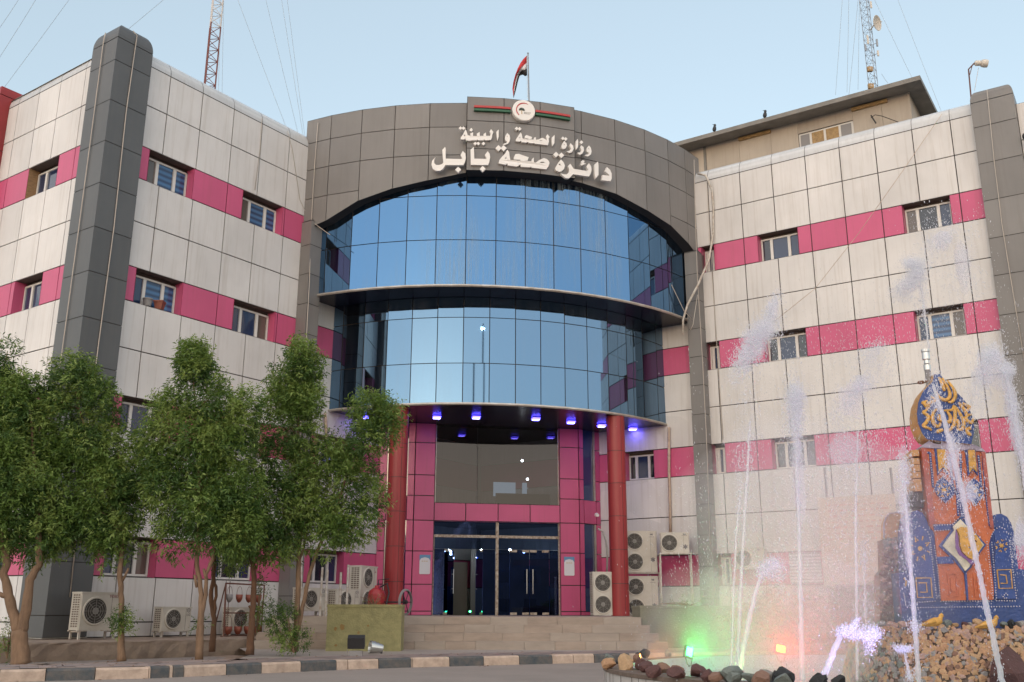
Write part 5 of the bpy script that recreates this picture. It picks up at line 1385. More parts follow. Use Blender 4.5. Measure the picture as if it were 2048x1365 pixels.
# ================================================================== trees
def leaf_mesh(name, P, D, size, mats, parent, k=7, wid=.27, spread=.85):
    """sprigs of slim pointed leaves: P sprig roots, D sprig directions (n,3)"""
    n = len(P)
    L = npr.uniform(.12, .22, (n, 1, 1)) * size
    t = np.linspace(.15, 1, k)[None, :, None]
    stem = P[:, None, :] + D[:, None, :] * L * t
    rv = npr.normal(size=(n, k, 3)); rv -= (rv * D[:, None, :]).sum(2, keepdims=True) * D[:, None, :]
    rv /= np.linalg.norm(rv, axis=2, keepdims=True) + 1e-9
    ld = D[:, None, :] * npr.uniform(.35, .8, (n, k, 1)) + rv * spread; ld[:, :, 2] -= .12
    ld /= np.linalg.norm(ld, axis=2, keepdims=True)
    ll = npr.uniform(.045, .105, (n, k, 1)) * size
    sd = np.cross(ld, npr.normal(size=(n, k, 3))); sd /= np.linalg.norm(sd, axis=2, keepdims=True) + 1e-9
    w_ = ll * wid * .5
    dr = np.zeros_like(ld); dr[:, :, 2] = -.14
    a = stem; b = stem + ld * ll * .45 + sd * w_; c = stem + (ld + dr) * ll; d = stem + ld * ll * .45 - sd * w_
    V = np.stack([a, b, c, d], 2).reshape(-1, 3)
    m = n * k
    me = bpy.data.meshes.new(name); me.vertices.add(len(V)); me.vertices.foreach_set('co', V.astype(np.float32).ravel())
    me.loops.add(m * 4); me.loops.foreach_set('vertex_index', np.arange(m * 4, dtype=np.int32))
    me.polygons.add(m); me.polygons.foreach_set('loop_start', np.arange(0, m * 4, 4, dtype=np.int32)); me.polygons.foreach_set('loop_total', np.full(m, 4, np.int32))
    for x in mats: me.materials.append(M[x])
    cell = np.floor(P / .42).astype(int); hsh = (cell[:, 0] * 73856093 ^ cell[:, 1] * 19349663 ^ cell[:, 2] * 83492791) % 97
    bias = np.array([0, 0, 0, 1, 1, 1, 1, 2, 2, 2])[hsh % 10]; own = npr.choice(3, n, p=[.4, .38, .22])
    mi = np.repeat(np.where(npr.random(n) < .72, bias, own), k).astype(np.int32)
    me.polygons.foreach_set('material_index', mi)
    me.update(calc_edges=True); me.validate()
    o = bpy.data.objects.new(name, me); COL.objects.link(o); hang(o, parent)
    return o
def cloud(blobs, Y, dens, depth=.9, sub=.26):
    """sprig roots and directions on many small leaf clumps inside picture-measured ellipsoids"""
    Ps, Ds, cen = [], [], []
    for (cx, cy, rx, ry, *dy) in blobs:
        c = np.array(at(cx, cy, Y + (dy[0] if dy else 0)))
        sc = Y / FPX * 1.0
        a, b, h_ = max(.5, rx - 13) * sc * (1 if sub > .2 else 1), max(5, rx - 13) * sc * depth, max(5, ry - 12) * sc * 1.05
        if sub < .2: a, b, h_ = rx * sc, rx * sc * depth, ry * sc * 1.05
        ncl = max(6, int(a * h_ * 46 + 3))
        for _ in range(ncl):
            q = npr.normal(size=3); q /= np.linalg.norm(q); q *= npr.uniform(.25, 1) ** .5
            cc = c + q * np.array([a, b, h_]) * .88
            r = sub * npr.uniform(.6, 1.25)
            cen.append((cc, r))
            ns = int(dens * 2.7 * (r / .26) ** 2)
            v = npr.normal(size=(ns, 3)); v /= np.linalg.norm(v, axis=1, keepdims=True)
            rad = npr.uniform(.25, 1, (ns, 1)) ** .6 * r
            Ps.append(cc + v * rad * np.array([1, 1, 1.15]))
            out = v * .8 + (cc - c) / (np.linalg.norm(cc - c) + 1e-6) * .5 + np.array([0, 0, .55]) + npr.normal(size=(ns, 3)) * .35
            Ds.append(out / np.linalg.norm(out, axis=1, keepdims=True))
    return np.concatenate(Ps), np.concatenate(Ds), cen
def tree(label, Y, trunks, blobs, dens=26, bark='bark', seed=0, twigs=26, stubs=()):
    base = at(trunks[0][0][0], trunks[0][0][1], Y)
    e = thing('tree', label, 'tree', base, 'young trees along the kerb')
    mb = MB(); tips = []
    for tr_ in trunks:
        pts = [at(p[0], p[1], Y + (p[3] if len(p) > 3 else 0)) for p in tr_]; rr = [p[2] for p in tr_]
        P2, R2 = [], []
        for i in range(len(pts) - 1):
            for s_ in range(4):
                f_ = s_ / 4; q = pts[i].lerp(pts[i + 1], f_); q += Vector((rnd.gauss(0, .006), rnd.gauss(0, .006), 0)) if i + s_ else Vector()
                P2.append(q); R2.append((rr[i] + (rr[i + 1] - rr[i]) * f_) * rnd.uniform(.94, 1.08))
        P2.append(pts[-1]); R2.append(rr[-1])
        mb.tube(P2, R2, 10); tips.append((P2, R2))
    for (x0, y0, x1, y1, r_) in stubs: mb.tube([at(x0, y0, Y), at((x0 + x1) / 2, (y0 + y1) / 2 + 2, Y - .03), at(x1, y1, Y - .05)], [r_, r_ * .9, r_ * .7], 8)
    P, D, cen = cloud(blobs, Y, dens)
    # limbs reach from the trunks to the clumps
    for cc, r in [cen[i] for i in npr.choice(len(cen), min(twigs, len(cen)), replace=False)]:
        c = Vector(cc); best = None
        for P2, R2 in tips:
            for i in range(len(P2) // 2, len(P2)):
                d = (P2[i] - c).length + (2 if P2[i].z > c.z else 0)
                if best is None or d < best[0]: best = (d, P2[i], R2[i])
        a = best[1]; m_ = a.lerp(c, .5) + Vector((0, 0, .12))
        mb.tube([a, m_, c], [min(.022, best[2] * .6), .012, .005], 5)
    mb.build('trunk', bark, e, smooth=True)
    leaf_mesh('crown', P, D, 1.1, ['leafa', 'leafb', 'leafc'], e)
    return e
def bush(label, px, py, Y, blobs, dens=26, size=.8, mats=('leafa', 'leafb', 'leafc'), name='shrub', sub=.16, stems=6):
    base = at(px, py, Y)
    e = thing(name, label, 'shrub', base)
    P, D, cen = cloud(blobs, Y, dens, sub=sub)
    mb = MB()
    for cc, r in cen[:stems]: mb.tube([base, base.lerp(Vector(cc), .5) + ZV * .02, Vector(cc)], [.014, .01, .004], 5)
    mb.build('stem', 'bark', e); leaf_mesh('foliage', P, D, size, list(mats), e)
    return e
tree('far left tree with a stout forked trunk and dense dark crown', 18.4, [[(42, 1331, .17), (40, 1300, .145), (38, 1262, .13)], [(38, 1268, .105), (20, 1205, .085), (8, 1150, .07), (14, 1125, .066), (4, 1080, .06), (-12, 1000, .045), (0, 900, .03), (-5, 780, .015)], [(42, 1268, .10), (52, 1220, .085), (60, 1160, .075), (78, 1130, .06), (78, 1050, .05), (70, 950, .035), (60, 820, .015)]],
     [(-40, 860, 60, 160), (10, 760, 26, 85), (35, 790, 40, 70), (5, 930, 70, 140), (45, 1000, 60, 95), (-20, 1060, 60, 70), (75, 1075, 45, 55), (40, 900, 60, 110, .6)], dens=27, stubs=[(14, 1193, -4, 1186, .05)])
tree('second tree from the left, its slim trunk bare below a broad leafy crown', 18.8, [[(243, 1323, .085), (242, 1280, .06), (244, 1200, .05), (240, 1150, .047), (243, 1100, .04), (215, 980, .035), (170, 860, .02), (150, 780, .01)], [(243, 1110, .035), (250, 1010, .025), (235, 900, .012)]],
     [(95, 840, 62, 90), (150, 770, 50, 58), (185, 870, 62, 90), (110, 960, 62, 100), (195, 985, 62, 85), (240, 930, 42, 75), (235, 1045, 48, 60), (150, 1055, 62, 60), (265, 985, 28, 70), (100, 1080, 45, 45), (215, 1095, 26, 30), (200, 790, 26, 40)], dens=26, stubs=[(243, 1165, 257, 1137, .026), (244, 1160, 236, 1140, .02)])
tree('middle tree with a twin pale trunk beside the rusty rack and a pointed crown', 18.6, [[(398, 1320, .075), (401, 1250, .06), (403, 1190, .045), (394, 1130, .04), (397, 1060, .038), (398, 960, .03), (393, 850, .02), (385, 730, .008)], [(401, 1240, .042), (412, 1190, .038), (412, 1150, .034), (425, 1120, .03), (432, 1050, .025), (440, 930, .015), (450, 830, .008)]],
     [(385, 724, 14, 38), (385, 770, 40, 60), (420, 800, 40, 65), (335, 850, 42, 80), (390, 880, 68, 80), (460, 870, 42, 75), (490, 830, 18, 40), (330, 960, 42, 75), (400, 990, 76, 80), (475, 980, 46, 75), (345, 1060, 36, 45), (425, 1070, 56, 45), (480, 1060, 30, 42), (305, 900, 20, 50)], dens=25, stubs=[(394, 1175, 389, 1150, .03), (414, 1160, 407, 1138, .035)])
tree('slender dark trunked tree standing back behind the pale twin trunk', 20.6, [[(424, 1304, .07), (428, 1240, .05), (421, 1190, .045), (427, 1150, .04), (430, 1080, .035), (440, 980, .02), (445, 900, .01)], [(428, 1230, .035), (432, 1180, .03), (428, 1155, .03)]],
     [(440, 1040, 40, 55), (470, 1090, 28, 30), (430, 960, 46, 60), (455, 1100, 30, 28)], dens=22, bark='barkd', twigs=12)
tree('dark red trunked tree right of the rusty rack with a thin crown', 19.6, [[(499, 1310, .085), (503, 1260, .065), (506, 1210, .055), (508, 1140, .05), (501, 1110, .045), (505, 1050, .035), (520, 960, .02), (530, 880, .01)], [(505, 1222, .03), (498, 1212, .02)]],
     [(515, 1070, 40, 45), (545, 1010, 46, 70), (500, 1000, 40, 70), (540, 1100, 34, 26), (480, 1085, 22, 26), (520, 920, 34, 60)], dens=22, bark='barkd', twigs=14)
tree('tall tree with two trunks rising from a shrub left of the mossy planter', 19.9, [[(588, 1304, .075), (592, 1250, .06), (597, 1170, .05), (598, 1100, .045), (603, 1000, .035), (596, 880, .022), (598, 740, .008)], [(596, 1262, .045), (609, 1200, .042), (618, 1150, .038), (640, 1090, .034), (670, 1020, .025), (700, 930, .016), (740, 850, .008)], [(600, 1120, .025), (612, 1080, .022), (620, 960, .01)]],
     [(600, 712, 15, 38), (590, 768, 46, 58), (575, 850, 42, 80), (615, 840, 34, 90), (590, 960, 52, 80), (630, 990, 46, 70), (660, 900, 40, 60), (690, 960, 46, 70), (745, 815, 34, 40), (770, 850, 26, 50), (730, 890, 40, 50), (700, 1040, 44, 50), (650, 1065, 46, 45), (735, 1000, 26, 60), (590, 1060, 42, 42), (615, 730, 22, 40), (560, 780, 18, 45)], dens=24, twigs=40)
bush('round green shrub at the foot of the two trunked tree', 588, 1306, 19.6, [(570, 1250, 16, 40), (592, 1275, 26, 30), (575, 1285, 20, 22), (560, 1240, 12, 18)], dens=30, sub=.14)
bush('tuft of green shoots growing from the second trunk', 243, 1262, 18.65, [(240, 1240, 13, 13), (250, 1252, 11, 13), (232, 1256, 9, 12)], dens=26, sub=.1, stems=3)
bush('sparse pale shrub behind the far left forked trunk', 14, 1318, 18.9, [(15, 1260, 12, 22), (8, 1290, 14, 28), (22, 1305, 12, 18)], dens=12, sub=.12)
bush('leafy climber beside the dark red trunk and rusty rack', 512, 1270, 19.8, [(520, 1190, 10, 24), (527, 1222, 12, 26), (513, 1235, 12, 14)], dens=18, sub=.1)
bush('low green sprig beside the pale twin trunk', 406, 1272, 18.9, [(404, 1248, 8, 10)], dens=14, sub=.09, stems=2)
bush('dry reddish bush in the mossy planter', 748, 1214, 23.2, [(735, 1198, 12, 12), (755, 1196, 12, 13), (742, 1206, 20, 8)], dens=14, size=.45, mats=('dryleaf', 'leafc', 'bark'), sub=.08, stems=10)
bush('low green ground plants in the right planter', 1380, 1212, cpr.y + .5, [(1330, 1208, 22, 6), (1375, 1207, 30, 7), (1425, 1206, 30, 9)], dens=22, size=.5, sub=.07, stems=10)
bush('hedge of reddish green shrubs behind the water jets', 1600, 1290, 22.5, [(1490, 1250, 30, 40), (1540, 1235, 40, 50), (1600, 1240, 46, 55), (1660, 1225, 40, 60), (1715, 1230, 40, 60), (1760, 1220, 30, 60)], dens=26, size=1.0, mats=('dryleaf', 'leafa', 'leafb'), name='hedge', sub=.24, stems=14)
# the trees of the street behind the lens, seen only as a dark line in the doors and lower glass: far crowns

# dead leaves and twigs on the soil and along the kerb
n_ = 420; Pl = []
for _ in range(n_):
    i = rnd.randrange(2, len(KP) - 2)
    if KP[i].x > 1.0: continue
    d_ = rnd.choice((-.25, -.12, .3, .9, 1.2, 1.6, 2.2)) + rnd.uniform(-.15, .15)
    q = off(i, d_); zz = ROAD + .006 if d_ < 0 else (WALK + .008 if d_ < 1.45 else WALK - .02)
    Pl.append((q.x + rnd.uniform(-.15, .15), q.y, zz))
mb = MB()
for (x, y, z_) in Pl:
    a = rnd.uniform(0, 6.3); l = rnd.uniform(.025, .06); w_ = l * .3; u = Vector((math.cos(a), math.sin(a), rnd.uniform(-.1, .3))); v = Vector((-u.y, u.x, rnd.uniform(-.2, .2)))
    c = Vector((x, y, z_ + .004)); mb.quad(c - u * l, c + v * w_, c + u * l, c - v * w_, rnd.randrange(2))
stuff(mb.build('fallen_leaves', ['dryleaf', 'bark'], recalc=False), 'small dead leaves scattered on the pavement and soil', 'fallen leaves')
# ================================================================== fountain
M['tile'] = mat('white_rim_tile', (0.52, 0.50, 0.49), 0.35, noise=0.4, nscale=5, c2=(0.42, 0.39, 0.37))
M['basin'] = mat('pale_blue_basin', (0.36, 0.48, 0.56), 0.4, noise=0.4, nscale=2, c2=(0.29, 0.41, 0.5))
M['mortar'] = mat('damp_mortar', (0.17, 0.125, 0.10), 0.9, noise=0.5, nscale=9, bump=0.6, bscale=30)
STC = [('stone_tan', (0.50, 0.29, 0.16)), ('stone_ochre', (0.56, 0.36, 0.20)), ('stone_pinkish', (0.48, 0.32, 0.26)), ('stone_grey', (0.33, 0.31, 0.29)), ('stone_maroon', (0.115, 0.05, 0.045)), ('stone_black', (0.03, 0.032, 0.035)), ('stone_brown', (0.26, 0.145, 0.10)), ('stone_greygreen', (0.20, 0.23, 0.21))]
for n_, c_ in STC: M[n_] = mat(n_, c_, 0.75, noise=0.6, nscale=14, c2=tuple(x * .55 for x in c_), bump=0.7, bscale=40)
_bm = bmesh.new(); bmesh.ops.create_icosphere(_bm, subdivisions=1, radius=1); ICO1 = ([tuple(v.co) for v in _bm.verts], [tuple(v.index for v in f.verts) for f in _bm.faces]); _bm.free()
_bm = bmesh.new(); bmesh.ops.create_icosphere(_bm, subdivisions=2, radius=1); ICO2 = ([tuple(v.co) for v in _bm.verts], [tuple(v.index for v in f.verts) for f in _bm.faces]); _bm.free()
def stone(mb, c, ax, ay, az, m=0, ico=ICO1, rough=.22):
    """angular stone: a ball cut by a few random planes"""
    pl = []
    for _ in range(7):
        d = Vector((rnd.gauss(0, 1), rnd.gauss(0, 1), rnd.gauss(0, 1))).normalized(); pl.append((d, rnd.uniform(.38, .78)))
    vs = []
    for x in ico[0]:
        v = Vector(x) * rnd.uniform(1 - rough * .4, 1 + rough * .4)
        for d, k in pl:
            q = v.dot(d)
            if q > k: v = v - d * (q - k)
        vs.append(c + ax * v.x + ay * v.y + az * v.z)
    mb.add(vs, ico[1], m)
FC = Vector((4.95, 11.9, 0)); FR = 3.85; RZ = -.62
fp = lambda a, r, z: Vector((FC.x + math.cos(a) * r, FC.y + math.sin(a) * r, z))
ft = thing('fountain_basin', 'round fountain basin with white tiled outside and pale blue inside', 'fountain', Vector((FC.x, FC.y, ROAD)))
mb = MB(); NT = 150
for i in range(NT):
    a0, a1 = 2 * math.pi * (i + .03) / NT, 2 * math.pi * (i + .97) / NT; j = rnd.uniform(-.003, .003)
    mb.quad(fp(a0, FR + j, ROAD), fp(a1, FR + j, ROAD), fp(a1, FR + j, RZ - .045), fp(a0, FR + j, RZ - .045), 0)
N2 = 96
for i in range(N2):
    a0, a1 = 2 * math.pi * i / N2, 2 * math.pi * (i + 1) / N2
    mb.quad(fp(a0, FR - .012, ROAD), fp(a1, FR - .012, ROAD), fp(a1, FR - .012, RZ), fp(a0, FR - .012, RZ), 1)
    mb.quad(fp(a0, FR + .02, RZ - .04), fp(a1, FR + .02, RZ - .04), fp(a1, FR + .02, RZ), fp(a0, FR + .02, RZ), 1)
    mb.quad(fp(a0, FR + .02, RZ), fp(a1, FR + .02, RZ), fp(a1, FR - .30, RZ), fp(a0, FR - .30, RZ), 1)
mb.build('rim', ['tile', 'mortar'], ft, recalc=False)
mb = MB()
for i in range(N2):
    a0, a1 = 2 * math.pi * i / N2, 2 * math.pi * (i + 1) / N2
    mb.quad(fp(a0, FR - .30, RZ + .002), fp(a1, FR - .30, RZ + .002), fp(a1, FR - .36, ROAD + .02), fp(a0, FR - .36, ROAD + .02))
mb.poly([fp(2 * math.pi * i / N2, FR - .36, ROAD + .02) for i in range(N2)])
mb.build('pool_wall', 'basin', ft, recalc=False)
M['water'] = mat('rippled_water', (0.30, 0.40, 0.45), 0.06, spec=0.9, bump=0.6, bscale=7)
mb = MB(); mb.poly([fp(2 * math.pi * i / N2, FR - .32, -.80) for i in range(N2)])
struct(mb.build('fountain_water', 'water', recalc=False))
# rocks along the rim, each its own
names_c = {'stone_tan': 'tan', 'stone_ochre': 'ochre', 'stone_grey': 'grey', 'stone_maroon': 'maroon', 'stone_black': 'black', 'stone_brown': 'brown', 'stone_greygreen': 'grey green', 'stone_pinkish': 'pinkish'}
pref = [(1205, 1318, .16, 'stone_greygreen'), (1221, 1308, .15, 'stone_black'), (1223, 1321, .09, 'stone_ochre'), (1214, 1331, .15, 'stone_tan'), (1236, 1322, .09, 'stone_black'), (1250, 1318, .09, 'stone_black'), (1268, 1305, .13, 'stone_grey'), (1249, 1333, .2, 'stone_ochre'), (1276, 1318, .12, 'stone_brown'), (1262, 1326, .11, 'stone_ochre'),
        (1288, 1338, .16, 'stone_maroon'), (1310, 1334, .12, 'stone_ochre'), (1306, 1346, .14, 'stone_maroon'), (1330, 1340, .15, 'stone_brown'), (1345, 1333, .16, 'stone_maroon'), (1352, 1350, .16, 'stone_maroon'), (1380, 1343, .15, 'stone_brown'), (1411, 1347, .16, 'stone_maroon'), (1395, 1356, .15, 'stone_maroon'), (1436, 1351, .1, 'stone_maroon'),
        (1420, 1362, .18, 'stone_greygreen'), (1465, 1358, .18, 'stone_greygreen'), (1500, 1360, .16, 'stone_greygreen'), (1535, 1357, .16, 'stone_grey'), (1565, 1362, .14, 'stone_greygreen'), (1598, 1355, .15, 'stone_black'), (1632, 1353, .2, 'stone_black'), (1660, 1360, .16, 'stone_black'), (1682, 1357, .14, 'stone_black'), (1705, 1360, .13, 'stone_black'), (1450, 1369, .16, 'stone_brown'), (1345, 1362, .14, 'stone_brown')]
ORD = 'first second third fourth fifth sixth seventh eighth ninth tenth eleventh twelfth thirteenth fourteenth fifteenth sixteenth seventeenth eighteenth nineteenth twentieth'.split()
ORD = ORD + ['twenty-' + o for o in ORD[:9]] + ['thirtieth'] + ['thirty-' + o for o in ORD[:9]]
order = sorted(range(len(pref)), key=lambda k: pref[k][0])
for i, (x, y, s_, c_) in enumerate(pref):
    p0 = atz(x, y + 3, RZ + .02)
    d = Vector((p0.x - FC.x, p0.y - FC.y, 0)); 
    r_ = min(max(d.length, FR - .30), FR + .04); d.normalize(); p0 = Vector((FC.x + d.x * r_, FC.y + d.y * r_, RZ + s_ * .30))
    mb = MB(); s_ *= .62
    ax = Vector((rnd.gauss(0, 1), rnd.gauss(0, 1), rnd.gauss(0, .3))).normalized(); ay = ax.cross(Vector((rnd.gauss(0, .3), rnd.gauss(0, .3), 1))).normalized(); az = ax.cross(ay)
    stone(mb, p0, ax * s_ * rnd.uniform(.9, 1.25), ay * s_ * rnd.uniform(.75, 1.0), az * s_ * rnd.uniform(.65, .95), 0, ICO2)
    lab = f'{ORD[order.index(i)]} rock from the left along the fountain rim, a {names_c[c_]} one'
    tag(mb.build('rock', c_), ' '.join(lab.split()), 'rock', 'rocks laid along the fountain rim')
# coloured flood lamps standing on the far rim
def led(px, py, Y, w_, h_, col, s_, label, energy, tilt, yaw, face_n, aim):
    c = at(px, py, Y)
    e = thing('led_floodlight', label, 'floodlight', c, 'coloured flood lamps of the fountain')
    n = Vector(face_n).normalized(); u = ZV.cross(n).normalized(); v = n.cross(u)
    u2 = (u * math.cos(yaw) + v * math.sin(yaw)); v2 = n.cross(u2)
    mb = MB(); mb.box(c - u2 * (w_ / 2 + .02) - v2 * (h_ / 2 + .02) - n * .05, u2 * (w_ + .04), v2 * (h_ + .04), n * .048); mb.build('housing', 'black', e)
    mb = MB(); mb.quad(c - u2 * w_ / 2 - v2 * h_ / 2, c + u2 * w_ / 2 - v2 * h_ / 2, c + u2 * w_ / 2 + v2 * h_ / 2, c - u2 * w_ / 2 + v2 * h_ / 2)
    mb.build('lens', emitter('led_glow_' + label.split()[0], col, s_), e, recalc=False)
    mb = MB(); mb.tube([c - n * .03 - u2 * (w_ / 2 + .03), c - n * .03 - ZV * .17 - u2 * w_ * .3, c - n * .03 - ZV * .17 + u2 * w_ * .3, c - n * .03 + u2 * (w_ / 2 + .03)], .008, 5); mb.tube([c - n * .03 - ZV * .17, Vector((c.x - n.x * .03, c.y - n.y * .03, min(RZ, c.z - .2)))], .012, 5); mb.build('bracket', 'black', e)
    L = bpy.data.lights.new('led_beam', 'SPOT'); L.energy = energy; L.color = tuple(min(1, x) for x in aim[1]); L.spot_size = R_(120); L.spot_blend = .8; L.shadow_soft_size = .05
    o = bpy.data.objects.new('led_beam', L); COL.objects.link(o); o.location = c + n * .02
    o.rotation_euler = (Vector(aim[0]) - c).to_track_quat('-Z', 'Y').to_euler()
    o.parent = e; o.matrix_parent_inverse = Matrix.Translation(-Vector(c))
    return e
led(1379, 1304, 14.2, .09, .12, (.02, 1.0, .14), 7, 'green lit flood lamp on the far fountain rim', 26, 0, -.35, (.35, -1, .25), ((3.6, 11.5, .6), (.05, 1, .15)))
led(1562, 1298, 14.9, .13, .10, (1.0, .16, .01), 5.5, 'red lit flood lamp on the far fountain rim', 42, 0, -.2, (.15, -1, .22), ((3.7, 10.8, .4), (1, .035, .03)))
led(1281, 1318, 13.2, .025, .12, (1.0, .36, .05), 6, 'orange lit lamp seen edge on among the left rim rocks', 14, 0, -.25, (.9, -.5, .2), ((3.0, 13.2, -.3), (1, .42, .08)))
led(1652, 1392, 9.6, .12, .10, (.35, .25, 1.0), 6, 'violet lit lamp low in the pool behind the black rim rocks', 1.4, 0, 0, (.1, .3, 1), ((3.6, 10.6, 1.4), (.30, .22, 1)))
led(1836, 1398, 9.4, .12, .10, (.40, .3, 1.0), 6, 'violet lit lamp low in the pool in front of the stone mound', 15, 0, 0, (0, .2, 1), ((4.2, 10.2, 1.6), (.34, .28, 1)))

led(1606, 1383, 10.85, .12, .10, (1.0, .12, .04), 6, 'red lit lamp low in the pool under the red lit jet', 5, 0, 0, (0, .2, 1), ((3.35, 11.2, 2.4), (1, .10, .07)))
led(1470, 1383, 10.7, .12, .10, (.6, 1.0, .15), 6, 'yellow green lit lamp low in the pool under the leftmost jets', 3, 0, 0, (0, .2, 1), ((2.6, 11.0, 2.4), (.62, 1, .2)))
led(1725, 1400, 9.7, .12, .10, (.45, .3, 1.0), 6, 'lilac lamp added low in the pool to tint the mist under the tall plume jet', 9, 0, 0, (0, .3, 1), ((4.0, 11.5, 2.6), (.62, .42, 1)))  # added lamp with no seen source, turns the spray veil lilac
# ---------------- stone mound
MC = Vector((at(1912, 1252, 12.3).x, 12.35, 0)); MT = at(1905, 1254, 11.2).z
MR0, MR1 = 1.42, 1.16
mo = thing('stone_mound', 'drum shaped mound of small tan and brown stones carrying the painted gate', 'mound', Vector((MC.x, MC.y, ROAD)))
mb = MB(); mb.lathe([(MR0, ROAD), (MR1, MT - .03), (0, MT)], MC, 40); mb.build('core', 'mortar', mo)
mb = MB()
wcol = [0, 0, 0, 1, 1, 1, 2, 2, 6, 0, 1, 3]
for i in range(3600):
    a = rnd.uniform(math.pi * .92, math.pi * 2.08); f_ = rnd.random() ** .9; r_ = MR0 + (MR1 - MR0) * f_
    n = Vector((math.cos(a), math.sin(a), .25)).normalized(); t = Vector((-math.sin(a), math.cos(a), 0)); v = n.cross(t)
    q = rnd.random() * math.pi; t2 = t * math.cos(q) + v * math.sin(q); v2 = n.cross(t2)
    s_ = rnd.choice((.018, .024, .030, .038, .044))
    grey = (a < math.pi * 1.22 and f_ < .7)
    stone(mb, Vector((MC.x + math.cos(a) * r_, MC.y + math.sin(a) * r_, ROAD + (MT - ROAD) * f_)) + n * .008, t2 * s_ * rnd.uniform(1, 1.5), v2 * s_, n * s_ * .3, rnd.choice([3, 7, 2, 3]) if grey and rnd.random() < .7 else rnd.choice(wcol))
mb.build('stone_cladding', [c for c, _ in STC], mo)
mb = MB()
for (x, y, s_, m_) in ((1822, 1243, .12, 6), (1845, 1240, .10, 4), (1855, 1256, .11, 6), (1895, 1247, .12, 7), (1910, 1256, .08, 1), (1929, 1244, .11, 4), (1952, 1242, .14, 1), (1965, 1245, .09, 4), (1985, 1250, .08, 1), (2020, 1243, .14, 5), (2008, 1251, .1, 7), (2040, 1244, .12, 3), (1785, 1248, .12, 2), (1765, 1254, .1, 3), (1805, 1258, .1, 2), (1870, 1258, .09, 3), (1940, 1257, .09, 3)):
    c = at(x, y + 4, 11.45); c.z = MT + s_ * .2
    stone(mb, c, Vector((s_ * .62, 0, 0)), Vector((0, s_ * .5, 0)), ZV * s_ * .42, m_, ICO2)
mb.build('top_stones', [c for c, _ in STC], mo)
mb = MB(); c = at(2010, 1345, 10.9); stone(mb, c, Vector((.22, 0, .03)), Vector((0, .2, 0)), Vector((-.04, 0, .32)), 0, ICO2); 
tag(mb.build('boulder', 'stone_maroon'), 'large dark maroon boulder set in the front of the stone mound', 'boulder')

# ---------------- painted gate monument
M['gblue'] = mat('gate_blue_paint', (0.036, 0.082, 0.27), 0.45, noise=0.5, nscale=9, c2=(0.026, 0.055, 0.17), bump=0.4, bscale=25)
M['gorange'] = mat('gate_orange_paint', (0.62, 0.165, 0.05), 0.5, noise=0.5, nscale=9, c2=(0.40, 0.10, 0.04), bump=0.4, bscale=25)
M['gyellow'] = mat('gate_ochre_paint', (0.70, 0.38, 0.08), 0.5, noise=0.3, nscale=12, bump=0.3, bscale=25)
M['gtan'] = mat('gate_tan_render', (0.56, 0.33, 0.15), 0.7, noise=0.5, nscale=8, c2=(0.42, 0.2, 0.07), bump=0.5, bscale=25)
M['glilac'] = mat('gate_lilac_stone', (0.42, 0.36, 0.42), 0.6, noise=0.4, nscale=8, bump=0.4, bscale=25)
M['gcream'] = mat('gate_cream_plate', (0.74, 0.68, 0.48), 0.5, noise=0.3, nscale=6)
M['gpurple'] = mat('gate_purple_ribbon', (0.19, 0.08, 0.24), 0.5)
M['gpink'] = mat('gate_salmon_edge', (0.46, 0.12, 0.09), 0.5, noise=0.3, nscale=9)
M['bead'] = mat('pale_beads', (0.62, 0.58, 0.60), 0.4)
M['gold'] = mat('gold_paint', (0.78, 0.43, 0.09), 0.4, noise=0.3, nscale=14)
nT = Vector((-.16, -.987, 0)).normalized(); TP = at(1905, 1250, 11.75)
gt = thing('gate_monument', 'blue and orange painted gate with domed plaque and smiling mask on the stone mound', 'monument', Vector((TP.x, TP.y, MT)))
def TW(x, y, o=0.0): return onp(x, y, TP, nT) + nT * o
def tpr(mb, pts, w0, w1, m=0): mb.prism([pts], lambda u, v, w: TW(u, v) + nT * w, w0, w1, m)
Z4 = lambda x, y: (1770 + x / 6.205, 680 + y / 6.205)
Z5 = lambda x, y: (1740 + x / 6.649, 880 + y / 6.649)
Z6 = lambda x, y: (1740 + x / 6.205, 1060 + y / 6.205)
Z8 = lambda x, y: (1350 + x / 2.934, 900 + y / 2.934)
mp = lambda f, L: [f(*p) for p in L]
mb = MB(); tpr(mb, [(1806, 1258), (1797, 1146), (1813, 1143), (1811, 1062), (1815, 1036), (1824, 1024), (1834, 1021), (1845, 1026), (1853, 1040), (1860, 1060), (1975, 1062), (1983, 1034), (1992, 1029), (2003, 1028), (2014, 1034), (2022, 1046), (2028, 1065), (2037, 1138), (2052, 1140), (2060, 1258)], -.42, .0); mb.build('blue_base', 'gblue', gt)
mb = MB(); tpr(mb, [(1841, 897), (1968, 905), (1979, 1000), (1990, 1085), (1985.5, 1200), (1881.5, 1202), (1868, 1066), (1857, 1050)], -.5, .03); mb.build('orange_front', 'gorange', gt)
mb = MB(); tpr(mb, [(1841, 897), (1851, 898), (1868, 1050), (1857, 1050)], .02, .055); tpr(mb, [(1961, 905), (1968, 905), (1985, 1058), (1978, 1058)], .02, .055); mb.build('salmon_edge', 'gpink', gt)
